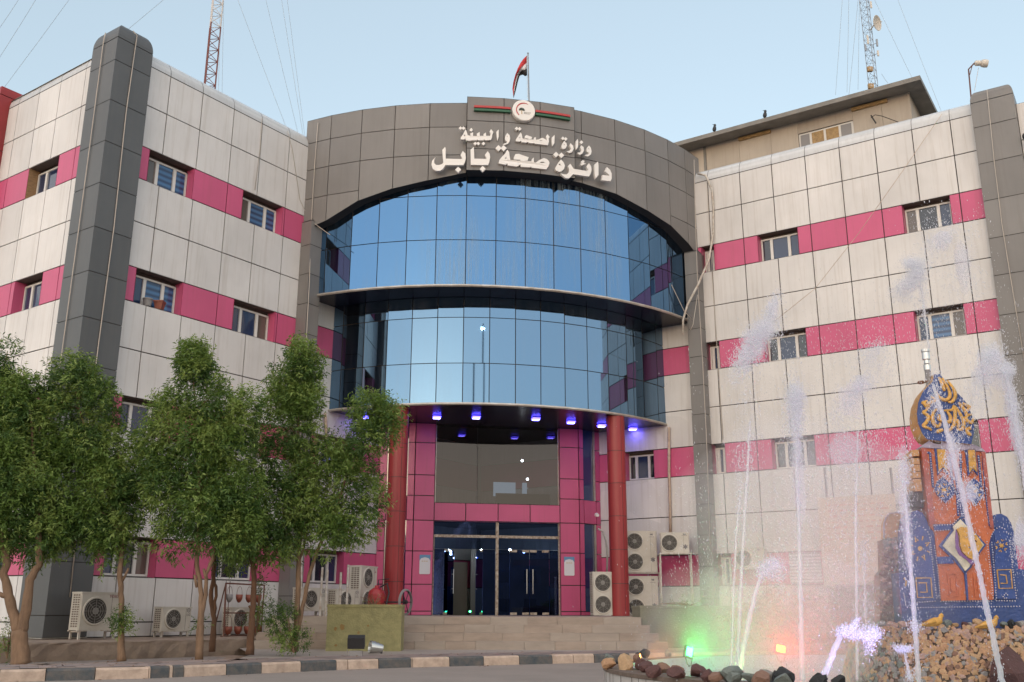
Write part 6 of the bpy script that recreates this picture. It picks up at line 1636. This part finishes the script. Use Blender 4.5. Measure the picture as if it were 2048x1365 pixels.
# inner niches
for L in ([(1820, 1200), (1817, 1085), (1819, 1062), (1827, 1052), (1838, 1050), (1850, 1058), (1858, 1075), (1872, 1203)], [(1988, 1198), (1976, 1090), (1982, 1068), (1992, 1056), (2002, 1054), (2012, 1062), (2019, 1080), (2032, 1198)]):
    mb = MB(); tpr(mb, L, -.0, .03); mb.build('niche_panel', 'gblue', gt)
mb = MB()
tpr(mb, mp(Z5, [(830, 1130), (1085, 1125), (1180, 1030), (1185, 1045), (1100, 1200), (840, 1210)]), .028, .06)
tpr(mb, mp(Z6, [(815, 340), (985, 335), (1030, 420), (830, 425)]), .028, .06)
tpr(mb, mp(Z6, [(1150, 500), (1180, 490), (1205, 880), (1185, 880)]), .028, .06)
mb.build('blue_band', 'gblue', gt)
for L in ([(880, 560), (950, 500), (1060, 600), (1110, 700), (1095, 740), (990, 850), (880, 740), (840, 660)], [(1290, 580), (1360, 520), (1460, 600), (1500, 720), (1395, 870), (1300, 780), (1260, 650)]):
    mb = MB(); tpr(mb, mp(Z5, L), .03, .06); mb.build('diamond', 'gblue', gt)
for B, Y_ in (([(843, 128), (990, 128), (1022, 472), (955, 388), (885, 482)], [(870, 140), (982, 138), (1008, 428), (950, 372), (897, 440)]), ([(1248, 140), (1380, 140), (1418, 484), (1350, 402), (1286, 492)], [(1280, 150), (1368, 150), (1398, 440), (1345, 388), (1300, 450)])):
    mb = MB(); tpr(mb, mp(Z5, B), .03, .06); o = mb.build('pennant_border', 'gblue', gt)
    mb = MB(); tpr(mb, mp(Z5, Y_), .055, .08); mb.build('pennant', 'gyellow', gt)
# carved orange door leaves
for L in ([(940, 535), (1070, 530), (1085, 830), (975, 835)], [(1265, 545), (1420, 530), (1440, 830), (1290, 835)]):
    mb = MB()
    P = mp(Z6, L); c = (sum(p[0] for p in P) / 4, sum(p[1] for p in P) / 4)
    inn = [(c[0] + (p[0] - c[0]) * .78, c[1] + (p[1] - c[1]) * .84) for p in P]; in2 = [(c[0] + (p[0] - c[0]) * .42, c[1] + (p[1] - c[1]) * .55) for p in P]
    mb.prism([P, inn], lambda u, v, w: TW(u, v) + nT * w, .02, .045); tpr(mb, in2, .02, .045); mb.build('carved_panel', 'gorange', gt)
# cornice with spiky crown, rear ribs stepping back on the left flank
mb = MB(); tpr(mb, mp(Z5, [(668, 112), (700, 70), (770, 22), (840, 60), (905, 68), (960, 45), (1000, 20), (1030, 40), (1062, 8), (1100, 55), (1150, 38), (1230, 78), (1330, 64), (1400, 92), (1470, 120), (1515, 165)]), -.48, .06); mb.build('cornice', 'glilac', gt)
mb = MB()
for k, y in enumerate((905, 921.5, 935, 948.5, 963, 975)):
    a = TW(1838 + k * 1.2, y); d_ = .50
    mb.box(a - ZV * .045, Vector((nT.y, -nT.x, 0)) * (.085 + .0 * k), -nT * (d_ - k * .02), ZV * .075, 0)
mb.build('flank_rib', 'gtan', gt)
mb = MB(); a = TW(1850, 1010); mb.box(a - nT * .06 - ZV * .02, Vector((nT.y, -nT.x, 0)) * .12, -nT * .45, ZV * .19, 0); mb.build('flank_wall', 'black', gt)
# tan arch slab and rough stone pier behind the left niche
def TB(x, y, o): return onp(x, y, TP - nT * .55, nT) + nT * o
mb = MB(); mb.prism([[(1766, 1078), (1766, 1050), (1770, 1036), (1778, 1028), (1790, 1026), (1812, 1030), (1812, 1078)]], lambda u, v, w: TB(u, v, w), -.12, .05); mb.build('arch_slab', 'gtan', gt)
mb = MB(); mb.tube([TB(x, y, .05) for x, y in ((1766, 1078), (1766, 1050), (1770, 1036), (1778, 1028), (1790, 1026), (1806, 1029))], .012, 5); mb.build('arch_trim', 'glilac', gt)
mb = MB(); mb.prism([[(1758, 1256), (1758, 1150), (1766, 1140), (1764, 1080), (1816, 1080), (1822, 1256)]], lambda u, v, w: TB(u, v, w), -.3, .06)
for i in range(230):
    y = rnd.uniform(1080, 1256); x = rnd.uniform(1760, 1815) if y > 1140 else rnd.uniform(1766, 1815); s_ = rnd.uniform(.022, .05)
    c = TB(x, y, .07); t = Vector((nT.y, -nT.x, 0)); left = x < 1792
    stone(mb, c, t * s_ * 1.2, ZV * s_, nT * s_ * .7, rnd.choice([1 + 4, 1 + 6, 1 + 4, 1 + 2] if (left and y > 1095) else [1 + 3, 1 + 7, 1 + 3, 1 + 2]))
mb.build('stone_pier', ['mortar'] + [c for c, _ in STC], gt)
# dome: thick tan body with blue calligraphy plaque
D = [(590, 452), (660, 448), (700, 508), (800, 618), (930, 738), (1000, 828), (1050, 960), (1080, 1100), (1068, 1200), (1040, 1312), (900, 1297), (700, 1277), (500, 1252), (440, 1180), (385, 1050), (374, 930), (390, 800), (440, 680), (520, 588), (568, 540)]
mb = MB(); tpr(mb, mp(Z4, D), -.12, .10); mb.build('plaque', 'gblue', gt)
mb = MB()
Dm = mp(Z4, D); cx, cy = sum(p[0] for p in Dm) / len(Dm), sum(p[1] for p in Dm) / len(Dm)
lay = [(.10, 1.005), (.0, 1.03), (-.15, 1.04), (-.30, 1.0), (-.42, .9)]
vs = []
for o, k in lay: vs += [TW(cx + (x - cx) * k, cy + (y - cy) * k) + nT * (o - .005) for x, y in Dm]
nd = len(Dm); fs = [(i * nd + j, i * nd + (j + 1) % nd, (i + 1) * nd + (j + 1) % nd, (i + 1) * nd + j) for i in range(len(lay) - 1) for j in range(nd)] + [tuple(range((len(lay) - 1) * nd, len(lay) * nd))]
mb.add(vs, fs); mb.build('dome_body', 'gtan', gt, smooth=True)
ST = [[(640, 490), (690, 600), (710, 660)], [(680, 500), (760, 640), (772, 730), (720, 772), (640, 732), (600, 660)], [(745, 530), (822, 640), (842, 720), (800, 792), (750, 792)],
      [(540, 730), (600, 772), (520, 812), (490, 852), (460, 812), (440, 802), (500, 780)], [(530, 840), (480, 902), (450, 922), (502, 962), (510, 1002), (480, 1052), (450, 1090), (520, 1120), (550, 1145)],
      [(620, 880), (570, 930), (560, 1010), (590, 1080), (640, 1092), (660, 1050)], [(650, 950), (640, 1002), (682, 1030)], [(740, 910), (782, 980), (772, 1042), (738, 1030)], [(700, 900), (800, 892), (832, 850), (836, 1000), (820, 1080), (770, 1142), (718, 1150)],
      [(690, 1135), (610, 1165)], [(850, 860), (922, 980), (946, 1060), (920, 1132), (858, 1130)], [(880, 800), (960, 900), (976, 960)], [(860, 1010), (882, 1060), (870, 1112)], [(930, 810), (1012, 860), (980, 902)], [(1040, 950), (990, 962), (970, 1010), (1040, 1052), (1060, 1000)], [(970, 1110), (1002, 1180), (1040, 1202)], [(1000, 1130), (1032, 1110)]]
def smoothp(L):
    out = []
    for i in range(len(L) - 1):
        p0, p1, p2, p3 = L[max(i - 1, 0)], L[i], L[i + 1], L[min(i + 2, len(L) - 1)]
        for s_ in range(5):
            t = s_ / 5; out.append(tuple(.5 * (2 * p1[k] + (p2[k] - p0[k]) * t + (2 * p0[k] - 5 * p1[k] + 4 * p2[k] - p3[k]) * t * t + (3 * p1[k] - p0[k] - 3 * p2[k] + p3[k]) * t ** 3) for k in (0, 1)))
    return out + [L[-1]]
mb = MB()
for L in ST:
    Q = smoothp(L); n_ = len(Q)
    mb.tube([TW(*Z4(*p)) + nT * .112 for p in Q], [.011 + .012 * math.sin(math.pi * (i + .6) / (n_ + .4)) for i in range(n_)], 6)
mb.build('calligraphy', 'gold', gt, smooth=True)
# rows of pale beads
def beads(mb, L, f, o, step=.028, r=.0092):
    P = [TW(*f(*p)) + nT * o for p in L]
    for a, b in zip(P, P[1:]):
        l = (b - a).length; n_ = max(1, int(l / step))
        for i in range(n_):
            c = a.lerp(b, i / n_); mb.add([c + Vector(v) * r for v in ((1, 0, 0), (-1, 0, 0), (0, 1, 0), (0, -1, 0), (0, 0, 1), (0, 0, -1))], [(0, 2, 4), (2, 1, 4), (1, 3, 4), (3, 0, 4), (2, 0, 5), (1, 2, 5), (3, 1, 5), (0, 3, 5)])
ID = lambda x, y: (x, y)
for L, o in (([(735, 200), (770, 640), (825, 1130)], .035), ([(790, 180), (830, 640)], .035), ([(720, 175), (790, 178)], .035), ([(1045, 195), (1090, 620), (1150, 745), (1165, 1020)], .035), ([(1105, 200), (1150, 640), (1215, 1050)], .035), ([(1195, 200), (1200, 640), (1235, 1050)], .035), ([(1430, 215), (1470, 640)], .035), ([(1490, 215), (1530, 700), (1585, 1150)], .035),
             ([(835, 1145), (1080, 1135), (1175, 1035)], .064), ([(845, 1215), (1060, 1205)], .064), ([(880, 560), (950, 500), (1060, 600), (1110, 700), (1095, 740), (990, 850), (880, 740), (840, 660), (880, 560)], .064), ([(1290, 580), (1360, 520), (1460, 600), (1500, 720), (1395, 870), (1300, 780), (1260, 650), (1290, 580)], .064), ([(1240, 1050), (1330, 1170)], .035)):
    mb = MB(); beads(mb, L, Z5, o + .006); mb.build('bead_row', 'bead', gt)
    if o < .05: mb = MB(); mb.tube([TW(*Z5(*q)) + nT * .027 for q in L], .0165, 6); mb.build('blue_channel', 'gblue', gt)
for L in ([(545, 905), (830, 885)], [(490, 968), (1040, 960), (1560, 955), (1880, 950)], [(870, 890), (1530, 885)], [(1560, 880), (1820, 885)], [(735, 100), (765, 400), (820, 880)], [(790, 200), (830, 480), (865, 880)], [(1440, 150), (1480, 500), (1520, 880)], [(1500, 160), (1530, 500), (1560, 880)], [(1720, 150), (1760, 500), (1810, 880)], [(820, 345), (985, 340)], [(835, 420), (1020, 415)], [(1170, 510), (1195, 870)], [(890, 205), (1140, 510)], [(1380, 210), (1150, 510)]):
    mb = MB(); beads(mb, L, Z6, .036); mb.build('bead_row', 'bead', gt)
for L in ([(600, 1165), (650, 1150), (700, 1170), (760, 1230), (790, 1290)], [(1600, 1290), (1640, 1200), (1710, 1160), (1780, 1190), (1830, 1270)]): mb = MB(); beads(mb, L, Z5, .034); mb.build('bead_row', 'bead', gt)
for L in ([(1640, 830), (1675, 790), (1715, 830)], [(1655, 850), (1710, 850)], [(410, 790), (440, 960)]): mb = MB(); beads(mb, L, Z6, .036, .02); mb.build('bead_row', 'bead', gt)
# gold stars and squares
mb = MB()
def star(cx, cy, f, r0, r1, o, spikes=6):
    P = []
    for k in range(spikes * 2):
        r_ = r0 if k % 2 == 0 else r0 * .38; a = math.pi * k / spikes + .2; P.append(f(cx + math.cos(a) * r_, cy + math.sin(a) * r_))
    tpr(mb, P, o - .01, o + .012)
    for k in range(spikes):
        a = 2 * math.pi * (k + .5) / spikes + .2
        L = [(cx + math.cos(a - .22) * r1, cy + math.sin(a - .22) * r1), (cx + math.cos(a) * r1 * .72, cy + math.sin(a) * r1 * .72), (cx + math.cos(a + .22) * r1, cy + math.sin(a + .22) * r1)]
        mb.tube([TW(*f(*p)) + nT * o for p in L], .0085, 4)
for a_ in ((962, 680, Z5, 48, 92, .06), (1380, 690, Z5, 44, 90, .06), (1620, 200, Z6, 42, 78, .03)):
    mb = MB(); star(*a_); mb.build('gold_star', 'gold', gt)
mb = MB()
for k in range(8):
    a = 2 * math.pi * k / 8 + .3; cx, cy = 612, 235
    L = [(cx + math.cos(a - .2) * 80, cy + math.sin(a - .2) * 100), (cx + math.cos(a) * 130, cy + math.sin(a) * 165), (cx + math.cos(a + .2) * 80, cy + math.sin(a + .2) * 100)] if k % 2 else [(cx + math.cos(a) * 90, cy + math.sin(a) * 105), (cx + math.cos(a) * 125, cy + math.sin(a) * 160)]
    mb.tube([TW(*Z6(*p)) + nT * .034 for p in L], .0085, 4)
tpr(mb, [Z6(612 + math.cos(q * math.pi / 5) * 28, 235 + math.sin(q * math.pi / 5) * 30) for q in range(10)], .02, .045)
mb.build('gold_star', 'gold', gt)
for L in ([(560, 600), (745, 600), (765, 840), (580, 840), (560, 600)], [(595, 660), (690, 660), (700, 775), (615, 775)], [(1565, 500), (1735, 495), (1755, 725), (1590, 728), (1565, 500)], [(1605, 560), (1675, 565), (1690, 665), (1610, 665)], [(410, 600), (440, 640), (435, 700)]):
    mb = MB(); mb.tube([TW(*Z6(*p)) + nT * .034 for p in L], .008, 4); mb.build('gold_square', 'gold', gt)
# diamond plate with the smiling yellow mask and its purple ribbon
mb = MB(); tpr(mb, mp(Z8, [(1666, 396), (1606, 452), (1612, 476), (1542, 566), (1632, 652), (1692, 730), (1730, 694), (1752, 646), (1818, 560), (1776, 512)]), .03, .06); mb.build('plate_edge', 'gblue', gt)
mb = MB(); tpr(mb, mp(Z8, [(1664, 412), (1620, 455), (1628, 475), (1560, 566), (1640, 640), (1692, 712), (1715, 690), (1740, 640), (1802, 560), (1765, 520)]), .05, .085); mb.build('cream_plate', 'gcream', gt)
mb = MB(); tpr(mb, mp(Z8, [(1638, 470), (1662, 458), (1705, 462), (1738, 486), (1770, 530), (1786, 566), (1760, 606), (1738, 652), (1700, 632), (1668, 600), (1656, 560), (1655, 510)]), .085, .125); mb.build('mask', 'gyellow', gt)
mb = MB(); tpr(mb, mp(Z8, [(1636, 472), (1650, 520), (1650, 566), (1668, 604), (1702, 636), (1738, 656), (1742, 668), (1722, 676), (1698, 648), (1655, 620), (1634, 580), (1632, 520)]), .085, .105); mb.build('ribbon', 'gpurple', gt)
mb = MB()
for L in ([(1706, 572), (1716, 582), (1735, 580)], [(1742, 534), (1752, 545)], [(1740, 560), (1750, 566)]): mb.tube([TW(*Z8(*p)) + nT * .126 for p in L], [.0085] * len(L), 5)
mb.tube([TW(*Z8(1716 + math.cos(q) * 10, 515 + math.sin(q) * 14)) + nT * .126 for q in [k * math.pi / 6 for k in range(11)]], .0035, 4)
mb.build('face_line', 'rust', gt)
# pipe and nozzle at the top of the gate
c = TW(1860, 760, -.06); tz = TW(1858, 697, -.06).z
mb = MB(); H_ = tz - c.z
mb.lathe([(.036, -.06), (.036, H_ * .33), (.036, H_ * .34), (.034, H_ * .55)], c, 16); mb.build('pipe', 'greypot', gt)
mb = MB(); mb.lathe([(.042, H_ * .34), (.042, H_ * .5), (.03, H_ * .52), (.03, H_ * .66), (.048, H_ * .68), (.045, H_ * .9), (.05, H_ * .93), (.05, H_), (0, H_)], c, 18); mb.build('nozzle', 'alu', gt)
mb = MB(); stone(mb, TW(1844, 762, -.1), Vector((.06, 0, 0)), Vector((0, .05, 0)), ZV * .035); stone(mb, TW(1858, 760, -.06), Vector((.05, 0, 0)), Vector((0, .05, 0)), ZV * .04); mb.build('finial_stone', 'stone_brown', gt)
# two gilded doves on the mound
for (dx, lab) in ((0, 'gold painted dove nearer the left jet on the stone mound'), (110, 'gold painted dove partly behind the right jet on the mound')):
    dy = 4 if dx else 0
    pts = [(1840, 1251, .008), (1850, 1249.5, .024), (1862, 1246, .042), (1872, 1244, .050), (1879, 1241, .038), (1881, 1236, .023), (1882, 1232, .024), (1884, 1230, .021), (1886, 1231, .01)]
    mb = MB(); mb.tube([at(x + dx, y + dy, 11.15) for x, y, r_ in pts], [r_ for *_, r_ in pts], 12); mb.tube([at(1885 + dx, 1231.5 + dy, 11.13), at(1888.5 + dx, 1234 + dy, 11.13)], [.008, .002], 6)
    mb.tube([at(1848 + dx, 1248 + dy, 11.10), at(1862 + dx, 1244 + dy, 11.09), at(1872 + dx, 1243 + dy, 11.10)], [.006, .026, .012], 8)
    o = tag(mb.build('dove', 'gyellow', smooth=True), lab, 'dove', 'gilded doves on the stone mound')
    z_ = min(v.co.z for v in o.data.vertices)

# ================================================================== water in the air
def watermat(name, col, alpha, rough=.25):
    m = bpy.data.materials.new(name); m.use_nodes = True; n = m.node_tree; L = n.links; n.nodes.clear()
    o = n.nodes.new('ShaderNodeOutputMaterial'); t = n.nodes.new('ShaderNodeBsdfTransparent'); d = n.nodes.new('ShaderNodeBsdfDiffuse'); d.inputs[0].default_value = (*col, 1)
    tr = n.nodes.new('ShaderNodeBsdfTranslucent'); tr.inputs[0].default_value = (*col, 1); g = n.nodes.new('ShaderNodeBsdfGlossy'); g.inputs['Roughness'].default_value = rough
    m1 = n.nodes.new('ShaderNodeMixShader'); m1.inputs[0].default_value = .5; m2 = n.nodes.new('ShaderNodeMixShader'); m2.inputs[0].default_value = .12; m3 = n.nodes.new('ShaderNodeMixShader'); m3.inputs[0].default_value = alpha
    L.new(d.outputs[0], m1.inputs[1]); L.new(tr.outputs[0], m1.inputs[2]); L.new(m1.outputs[0], m2.inputs[1]); L.new(g.outputs[0], m2.inputs[2]); L.new(t.outputs[0], m3.inputs[1]); L.new(m2.outputs[0], m3.inputs[2]); L.new(m3.outputs[0], o.inputs[0])
    return m
M['jet'] = watermat('foaming_water', (.93, .93, .97), .46)
M['drop'] = watermat('water_drops', (.94, .94, .98), .62)
M['fine'] = watermat('fine_water_drops', (.92, .93, .97), .55)
OCT = np.array(((1, 0, 0), (-1, 0, 0), (0, 1, 0), (0, -1, 0), (0, 0, 1), (0, 0, -1)), float)
OF = np.array(((0, 2, 4), (2, 1, 4), (1, 3, 4), (3, 0, 4), (2, 0, 5), (1, 2, 5), (3, 1, 5), (0, 3, 5)))
def drops(name, C_, r, stretch, m, parent=None, lean=None):
    n = len(C_); sc = np.ones((n, 1, 3)) * r[:, None, None]; sc[:, :, 2] *= stretch[:, None]
    V = C_[:, None, :] + OCT[None] * sc
    if lean is not None: V[:, :, 0] += (V[:, :, 2] - C_[:, None, 2]) * lean[:, None]
    F = (OF[None] + (np.arange(n) * 6)[:, None, None]).reshape(-1, 3)
    me = bpy.data.meshes.new(name); me.vertices.add(n * 6); me.vertices.foreach_set('co', V.astype(np.float32).ravel()); me.loops.add(len(F) * 3); me.loops.foreach_set('vertex_index', F.astype(np.int32).ravel())
    me.polygons.add(len(F)); me.polygons.foreach_set('loop_start', np.arange(0, len(F) * 3, 3, dtype=np.int32)); me.polygons.foreach_set('loop_total', np.full(len(F), 3, np.int32)); me.materials.append(M[m]); me.update(calc_edges=True)
    o = bpy.data.objects.new(name, me); COL.objects.link(o)
    if parent: hang(o, parent)
    return o
def pxcloud(cx, cy, rx, ry, n, Y, dY=.25, slope=0.0):
    q = npr.normal(size=(n, 3)); x = cx + q[:, 0] * rx + slope * q[:, 1] * ry; y = cy + q[:, 1] * ry
    return np.array([tuple(at(a, b, Y + c * dY)) for a, b, c in zip(x, y, q[:, 2])])
# mist: closed bodies of thin even vapour
def mist(c, rx, ry, rz, dens, col=(.96, .93, 1.0), parent=None):  # faint lilac in the colour stands for violet lamplight on white vapour
    mb = MB(); vs = []
    ph_ = [rnd.uniform(0, 6) for _ in range(6)]
    for x in ICO2[0]:
        v = Vector(x); k = 1 + .12 * math.sin(v.x * 4 + ph_[0]) + .1 * math.sin(v.z * 5 + ph_[1]) + .08 * math.sin(v.y * 5 + ph_[2])
        vs.append(Vector(c) + Vector((v.x * rx, v.y * ry, v.z * rz)) * k)
    mb.add(vs, ICO2[1])
    m = bpy.data.materials.new('mist_vapour'); m.use_nodes = True; n_ = m.node_tree; n_.nodes.clear()
    o = n_.nodes.new('ShaderNodeOutputMaterial'); v = n_.nodes.new('ShaderNodeVolumePrincipled'); v.inputs['Color'].default_value = (*col, 1); v.inputs['Density'].default_value = dens; v.inputs['Anisotropy'].default_value = .2
    n_.links.new(v.outputs[0], o.inputs['Volume'])
    ob = mb.build('plume' if parent else 'mist', m, parent, smooth=True)
    if parent: return ob
    return stuff(ob, 'thin white mist, faint lilac light in its colour, drifting over the fountain pool', 'mist')
def jet(label, Y, pts, plumes=(), m='jet', wob=.0022):
    """stream of water: px points with half-width in metres, then bursts of drops (cx, cy, rx, ry, n, slope)"""
    e = thing('water_jet', label, 'water jet', at(pts[0][0], pts[0][1], Y), 'water jets of the fountain')
    P, Rr = [], []
    for (x0, y0, r0), (x1, y1, r1) in zip(pts, pts[1:]):
        n_ = max(2, int(math.hypot(x1 - x0, y1 - y0) / 7))
        for i in range(n_):
            f_ = i / n_; P.append(at(x0 + (x1 - x0) * f_, y0 + (y1 - y0) * f_, Y) + Vector((rnd.gauss(0, wob), rnd.gauss(0, wob), 0))); Rr.append((r0 + (r1 - r0) * f_) * rnd.uniform(.78, 1.05))
    P.append(at(pts[-1][0], pts[-1][1], Y)); Rr.append(pts[-1][2] * .4)
    mb = MB(); mb.tube(P, Rr, 7); o = mb.build('stream', m, e, smooth=True)
    # drops torn off along the stream
    C_ = [];
    for p, r_ in zip(P, Rr):
        for _ in range(9): C_.append(tuple(p + Vector((rnd.gauss(0, r_ * 1.1 + .006), rnd.gauss(0, r_ * 1.5), rnd.gauss(0, .03)))))
    C_ = [np.array(C_)] + [pxcloud(cx, cy, rx * 1.1, ry * 1.1, int(n_ * 4), Y, .18, sl_) for (cx, cy, rx, ry, n_, sl_) in plumes]
    for (cx, cy, rx, ry, n_, sl_) in plumes:
        if n_ >= 240 and rx * ry < 700:
            u = Y / FPX; a, b = rx * u * 1.5, ry * u * 1.5
            mist(tuple(at(cx, cy, Y)), a, a, b, min(5, .34 / a), parent=e)
    C_ = np.concatenate(C_); n = len(C_)
    drops('spray', C_, npr.uniform(.0013, .0042, n) * npr.choice([1, 1, 1, 1, 1.8], n), npr.uniform(.9, 3.5, n), 'drop', e, npr.normal(0, .25, n))['kind'] = 'stuff'
    return e
jet('thin yellow green lit jet, leftmost of the group by the green lamp', 11.2, [(1462, 1362, .012), (1467, 1180, .011), (1473, 1060, .010), (1480, 990, .006)], [(1480, 985, 5, 40, 60, 0)])
jet('tall white jet whose broken head sprays over the second floor band', 11.3, [(1474, 1362, .022), (1481, 1180, .020), (1488, 1050, .017), (1496, 920, .013), (1500, 840, .008)], [(1502, 690, 13, 26, 900, -.5), (1490, 720, 10, 22, 500, -.4), (1530, 660, 14, 13, 900, -.3), (1545, 618, 7, 16, 350, -.3), (1520, 690, 8, 20, 300, 0), (1500, 850, 10, 80, 300, 0), (1478, 880, 8, 90, 150, 0)])
jet('leaning yellow green lit jet breaking into a low splash', 10.9, [(1477, 1362, .030), (1488, 1290, .030), (1500, 1230, .028), (1512, 1180, .024), (1526, 1142, .016)], [(1541, 1132, 12, 9, 330, -.3), (1556, 1146, 8, 12, 160, 0), (1528, 1145, 7, 8, 150, 0)])
jet('red lit vertical jet in front of the red lamp', 11.2, [(1604, 1362, .032), (1602, 1240, .029), (1599, 1120, .025), (1596, 1010, .02), (1592, 900, .014)], [(1589, 815, 10, 28, 900, 0), (1591, 790, 8, 10, 350, 0), (1592, 860, 8, 40, 400, 0), (1598, 960, 9, 60, 250, 0)])
jet('pale jet just left of the stone mound with a tall plume', 11.4, [(1714, 1362, .018), (1713, 1200, .018), (1711, 1050, .016), (1713, 940, .012), (1716, 860, .008)], [(1722, 770, 10, 12, 300, -.4), (1700, 800, 16, 26, 500, -.6), (1722, 900, 30, 30, 420, 0), (1745, 705, 12, 12, 200, -.5), (1760, 740, 20, 30, 220, 0), (1690, 900, 20, 30, 260, 0)])
jet('short twin white jet beside the stone pier', 11.6, [(1732, 1262, .012), (1730, 1200, .011), (1728, 1150, .010), (1729, 1105, .006)], [(1729, 1110, 6, 18, 100, 0), (1734, 1220, 10, 30, 200, 0)])
jet('violet lit jet arching low to the right behind the black rocks', 10.2, [(1643, 1362, .036), (1658, 1325, .034), (1672, 1292, .032), (1684, 1268, .032)], [(1690, 1262, 7, 5, 260, 0), (1709, 1250, 4, 7, 140, -.4), (1715, 1268, 18, 6, 260, .3), (1745, 1268, 8, 7, 260, 0), (1738, 1285, 7, 14, 140, 0)], wob=.004)
jet('tall violet lit jet crossing the left side of the painted gate', 10.6, [(1838, 1372, .030), (1829, 1240, .028), (1822, 1150, .026), (1814, 1040, .022), (1808, 960, .015)], [(1808, 940, 9, 30, 260, 0), (1812, 1050, 8, 60, 260, 0), (1830, 1255, 8, 8, 100, 0)])
jet('small broken violet jet low against the stone mound', 10.4, [(1820, 1360, .018), (1814, 1330, .016), (1808, 1305, .010)], [(1806, 1298, 9, 4, 180, .2), (1820, 1355, 5, 8, 60, 0)])
jet('long white jet slanting across the front of the painted gate', 10.5, [(2006, 1372, .034), (1985, 1270, .032), (1965, 1180, .030), (1944, 1080, .029), (1925, 990, .029), (1905, 905, .029), (1885, 830, .026), (1866, 770, .018)], [(1905, 910, 9, 40, 420, -.2), (1938, 985, 12, 14, 240, 0), (1870, 790, 8, 30, 220, 0)])
jet('thin jet shooting up from the steel nozzle on the gate', 11.7, [(1858, 697, .011), (1852, 650, .012), (1846, 600, .012), (1839, 560, .010)], [(1832, 548, 9, 13, 1000, -.3), (1815, 570, 12, 10, 420, -.8), (1822, 527, 9, 6, 420, 0), (1845, 600, 6, 24, 200, 0), (1885, 480, 16, 14, 420, -.8), (1925, 530, 12, 40, 330, -.3), (1870, 500, 26, 40, 330, 0), (1950, 570, 16, 26, 180, 0), (1805, 590, 12, 8, 180, 0)])
jet('splashing jet at the right edge past the grey pillar', 11.0, [(2052, 980, .026), (2042, 900, .03), (2030, 840, .03), (2020, 790, .026), (2014, 750, .02)], [(2016, 742, 7, 8, 420, 0), (2022, 800, 7, 30, 600, .2), (2035, 870, 9, 40, 700, .2), (2042, 1080, 9, 26, 400, 0), (1980, 710, 12, 10, 420, 0), (1965, 745, 11, 28, 500, -.4), (1990, 740, 18, 30, 260, 0), (1960, 800, 12, 30, 220, 0)])
# loose drops hanging over the whole pool
Cs = [pxcloud(*a) for a in ((1590, 780, 80, 70, 1100, 11.4, .6), (1720, 700, 60, 60, 1000, 11.4, .6), (1620, 950, 110, 130, 2600, 11.4, .7), (1560, 1150, 110, 120, 4200, 11.4, .7), (1700, 1100, 90, 150, 3600, 11.4, .6), (1880, 640, 60, 70, 900, 11.4, .4), (1900, 900, 80, 160, 1500, 10.9, .25), (1440, 1180, 70, 100, 1500, 11.6, .6), (1960, 850, 50, 120, 1200, 11.0, .4), (1740, 860, 40, 80, 900, 11.3, .4))]
Cs = np.concatenate(Cs); Cs = Cs[Cs[:, 2] > -.78]; n = len(Cs)
stuff(drops('water_spray', Cs, npr.uniform(.0011, .0036, n), npr.uniform(1.5, 7, n), 'fine', None, npr.normal(0, .12, n)), 'fine falling water drops over the fountain pool', 'spray')
mist((3.9, 12.2, .55), 2.0, 1.5, 1.95, .17)
mist((3.3, 12.0, -.1), 1.35, 1.1, .95, .26)
mist((4.6, 11.9, .55), .75, .7, 1.6, .16)
mist((3.75, 12.0, 1.0), .45, .5, 1.3, .16)
mist(tuple(at(1390, 1270, 13.6)), .95, .8, .8, .16)
mist(tuple(at(1565, 1262, 14.2)), .95, .8, .85, .16)
